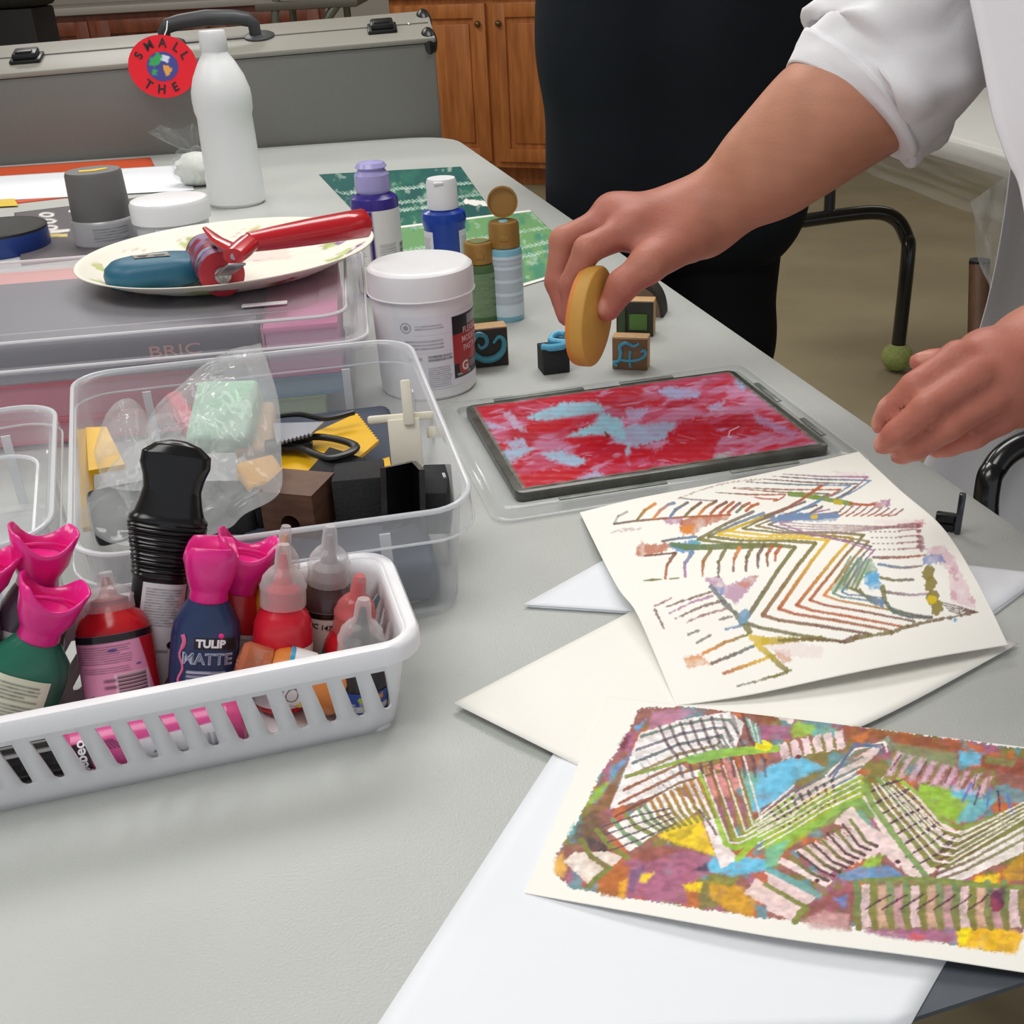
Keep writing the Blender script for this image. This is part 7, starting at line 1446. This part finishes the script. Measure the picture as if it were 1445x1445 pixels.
body_mesh('black_shirt', TS, .010, p2, mat('black_cotton', (25, 29, 35), .9, noise=.15, nscale=6, spec=.2), None, 4)
TP = Body()
for sx in (-1, 1): TP.group([cap(Lc(sx*.088, 0, .80), Lc(sx*.10, 0, .46), .112, .082), cap(Lc(sx*.10, 0, .46), Lc(sx*.11, .02, .07), .082, .066)], .04, .05)
body_mesh('trousers', TP, .011, p2, mat('black_denim', (15, 16, 19), .85, spec=.2), None, 4)
HB = Body(); HB.group([cap(hb_+fy*.015+V(0, 0, .035), hb_+fy*.02+V(0, 0, .055), .095, .093), cap(hb_+fy*.04+V(0, 0, -.04), hb_+fy*.04, .06, .08)], .03, .02); body_mesh('hair', HB, .010, p2, mat('dark_hair', (40, 32, 28), .7), None, 2)

# ------------------------------------------------------------------ rubber stamps behind the tray, little clamp
def swirl(pts, r, m, parent, name='raised_design', R=None):
    sp = smooth_path(pts, 6)
    if hasattr(r, '__len__'): r = np.interp(np.linspace(0, 1, len(sp)), np.linspace(0, 1, len(r)), r)
    return build(name, MB().tube(sp, r, 8, flat=1.0), m, parent)
M_MAPLE = mat('maple_block', (196, 156, 106), .55, noise=.12, nscale=30, stretch=(8, 8, 1)); M_AQUA = mat('aqua_rubber', (84, 170, 204), .4); M_TEAL = mat('teal_ink', (66, 140, 158), .45); M_INKD = mat('dark_rubber', (44, 40, 36), .7)
def stamp(label, c, w_, h_, d_, turn, wood=M_MAPLE, face=M_INKD, tilt=0.0):
    t = thing('rubber_stamp', label, 'stamp', (c[0], c[1], TZ), facing(c)+turn, group='rubber stamps behind the red plate')
    b_ = build('wood_block', MB().box((0, d_/2, h_/2), (w_, d_, h_), bevel=.0008), wood, t); build('rubber_face', MB().box((0, -.0012, h_/2), (w_*.96, .0024, h_*.96), bevel=.0004), face, t); return t
a1 = T(692, 517); st = stamp('wood stamp with teal swirl on dark rubber beside the big white jar', a1, .040, .042, .020, .15)
sp_ = lambda pts: [(x, -.0030, z) for x, z in pts]
swirl(sp_([(.004, .026), (.010, .032), (.015, .028), (.014, .018), (.006, .010), (-.006, .009), (-.016, .016), (-.018, .028)]), [.0014, .0022, .0026, .0032, .0038, .0038, .0030, .0014], M_TEAL, st)
swirl(sp_([(-.018, .030), (-.012, .037), (-.004, .034), (-.003, .026), (-.009, .022), (-.012, .027)]), [.0026, .0030, .0026, .0022, .0018, .0012], M_TEAL, st)
c1 = T(786, 528); t = thing('rubber_stamp', 'black foam cube stamp topped with turquoise curl', 'stamp', (c1[0], c1[1], TZ), facing(c1)+.25, group='rubber stamps behind the red plate')
build('foam_cube', MB().box((0, .013, .0135), (.028, .026, .027), bevel=.001), M_FOAM, t)
pth = smooth_path([(-.013, .006, .029), (-.006, .001, .029), (.006, .001, .029), (.013, .007, .0295), (.006, .012, .030), (-.001, .016, .031), (.003, .024, .033), (.011, .027, .034), (.016, .023, .034)], 6)
build('raised_design', MB().tube(pth, .0035, 10, flat=1).tube([(p[0], p[1], .0275) for p in pth], .0026, 8), M_AQUA, t)
c2 = T(889, 521); st = stamp('pale wood stamp with turquoise ampersand, nearest to the red plate', c2, .037, .034, .016, -.15, M_MAPLE, mat('stained_wood', (134, 102, 70), .6, noise=.2, nscale=60))
swirl(sp_([(-.013, .004), (-.016, .008), (-.011, .010), (-.009, .018), (-.010, .025), (-.004, .029), (.004, .026), (.010, .029)]), [.0016, .002, .0018, .0020, .0020, .0018, .0016, .0012], M_AQUA, st)
swirl(sp_([(-.010, .011), (0, .010), (.010, .012), (.016, .017), (.015, .022), (.012, .020)]), .0016, M_AQUA, st); swirl(sp_([(.001, .003), (.0, .010), (.001, .021)]), .0013, M_AQUA, st)
c3 = T(896, 474); st = stamp('wood stamp with green and black rubber face standing behind the ampersand one', c3, .042, .040, .018, -.12, M_MAPLE, mat('green_black', (44, 52, 36), .6, noise=1, nscale=45, c2=(30, 28, 26)))
build('raised_design', MB().box((.004, -.0034, .017), (.020, .003, .018), bevel=.001), mat('grass_ink', (74, 110, 44), .5), st); build('raised_design', MB().box((-.014, -.0034, .018), (.008, .003, .030), bevel=.001), mat('moss_ink', (50, 70, 40), .5), st)
c4 = T(905, 447); t = thing('rocker_stamp', 'dark half round rocker stamp farthest behind the hand', 'stamp', (c4[0], c4[1], TZ), facing(c4)-.2)
hp_ = [(.026*math.cos(a), .040*math.sin(a)) for a in np.linspace(0, PI, 24)]
build('wood_core', MB().prism([(x*.86, z*.86) for x, z in hp_], 0, .026, np.array([[1, 0, 0], [0, 0, -1], [0, 1, 0]])[:, [0, 1, 2]], (0, .026, 0)), mat('brown_core', (110, 90, 72), .6), t, smooth=False)
build('rubber_band', MB().grid(np.array([[(x*k, y, z*k+.0005) for x, z in hp_] for y, k in ((.027, .88), (.027, 1.0), (-.001, 1.0), (-.001, .88))])), mat('dark_rubber'), t, angle=50)
c5 = T(1342, 752); t = thing('table_clamp', 'small black clamp with chrome lever at the table edge by the curled print', 'clamp', (c5[0], c5[1], TZ), facing(c5))
build('body', MB().box((-.005, .004, .010), (.014, .007, .007), bevel=.0015).box((-.004, .006, .003), (.012, .012, .006), bevel=.0015), M_BLACK, t); build('lever', MB().box((.004, 0, .0165), (.0048, .005, .033), bevel=.0015), mat('dark_chrome', (90, 92, 98), .18, .9), t)
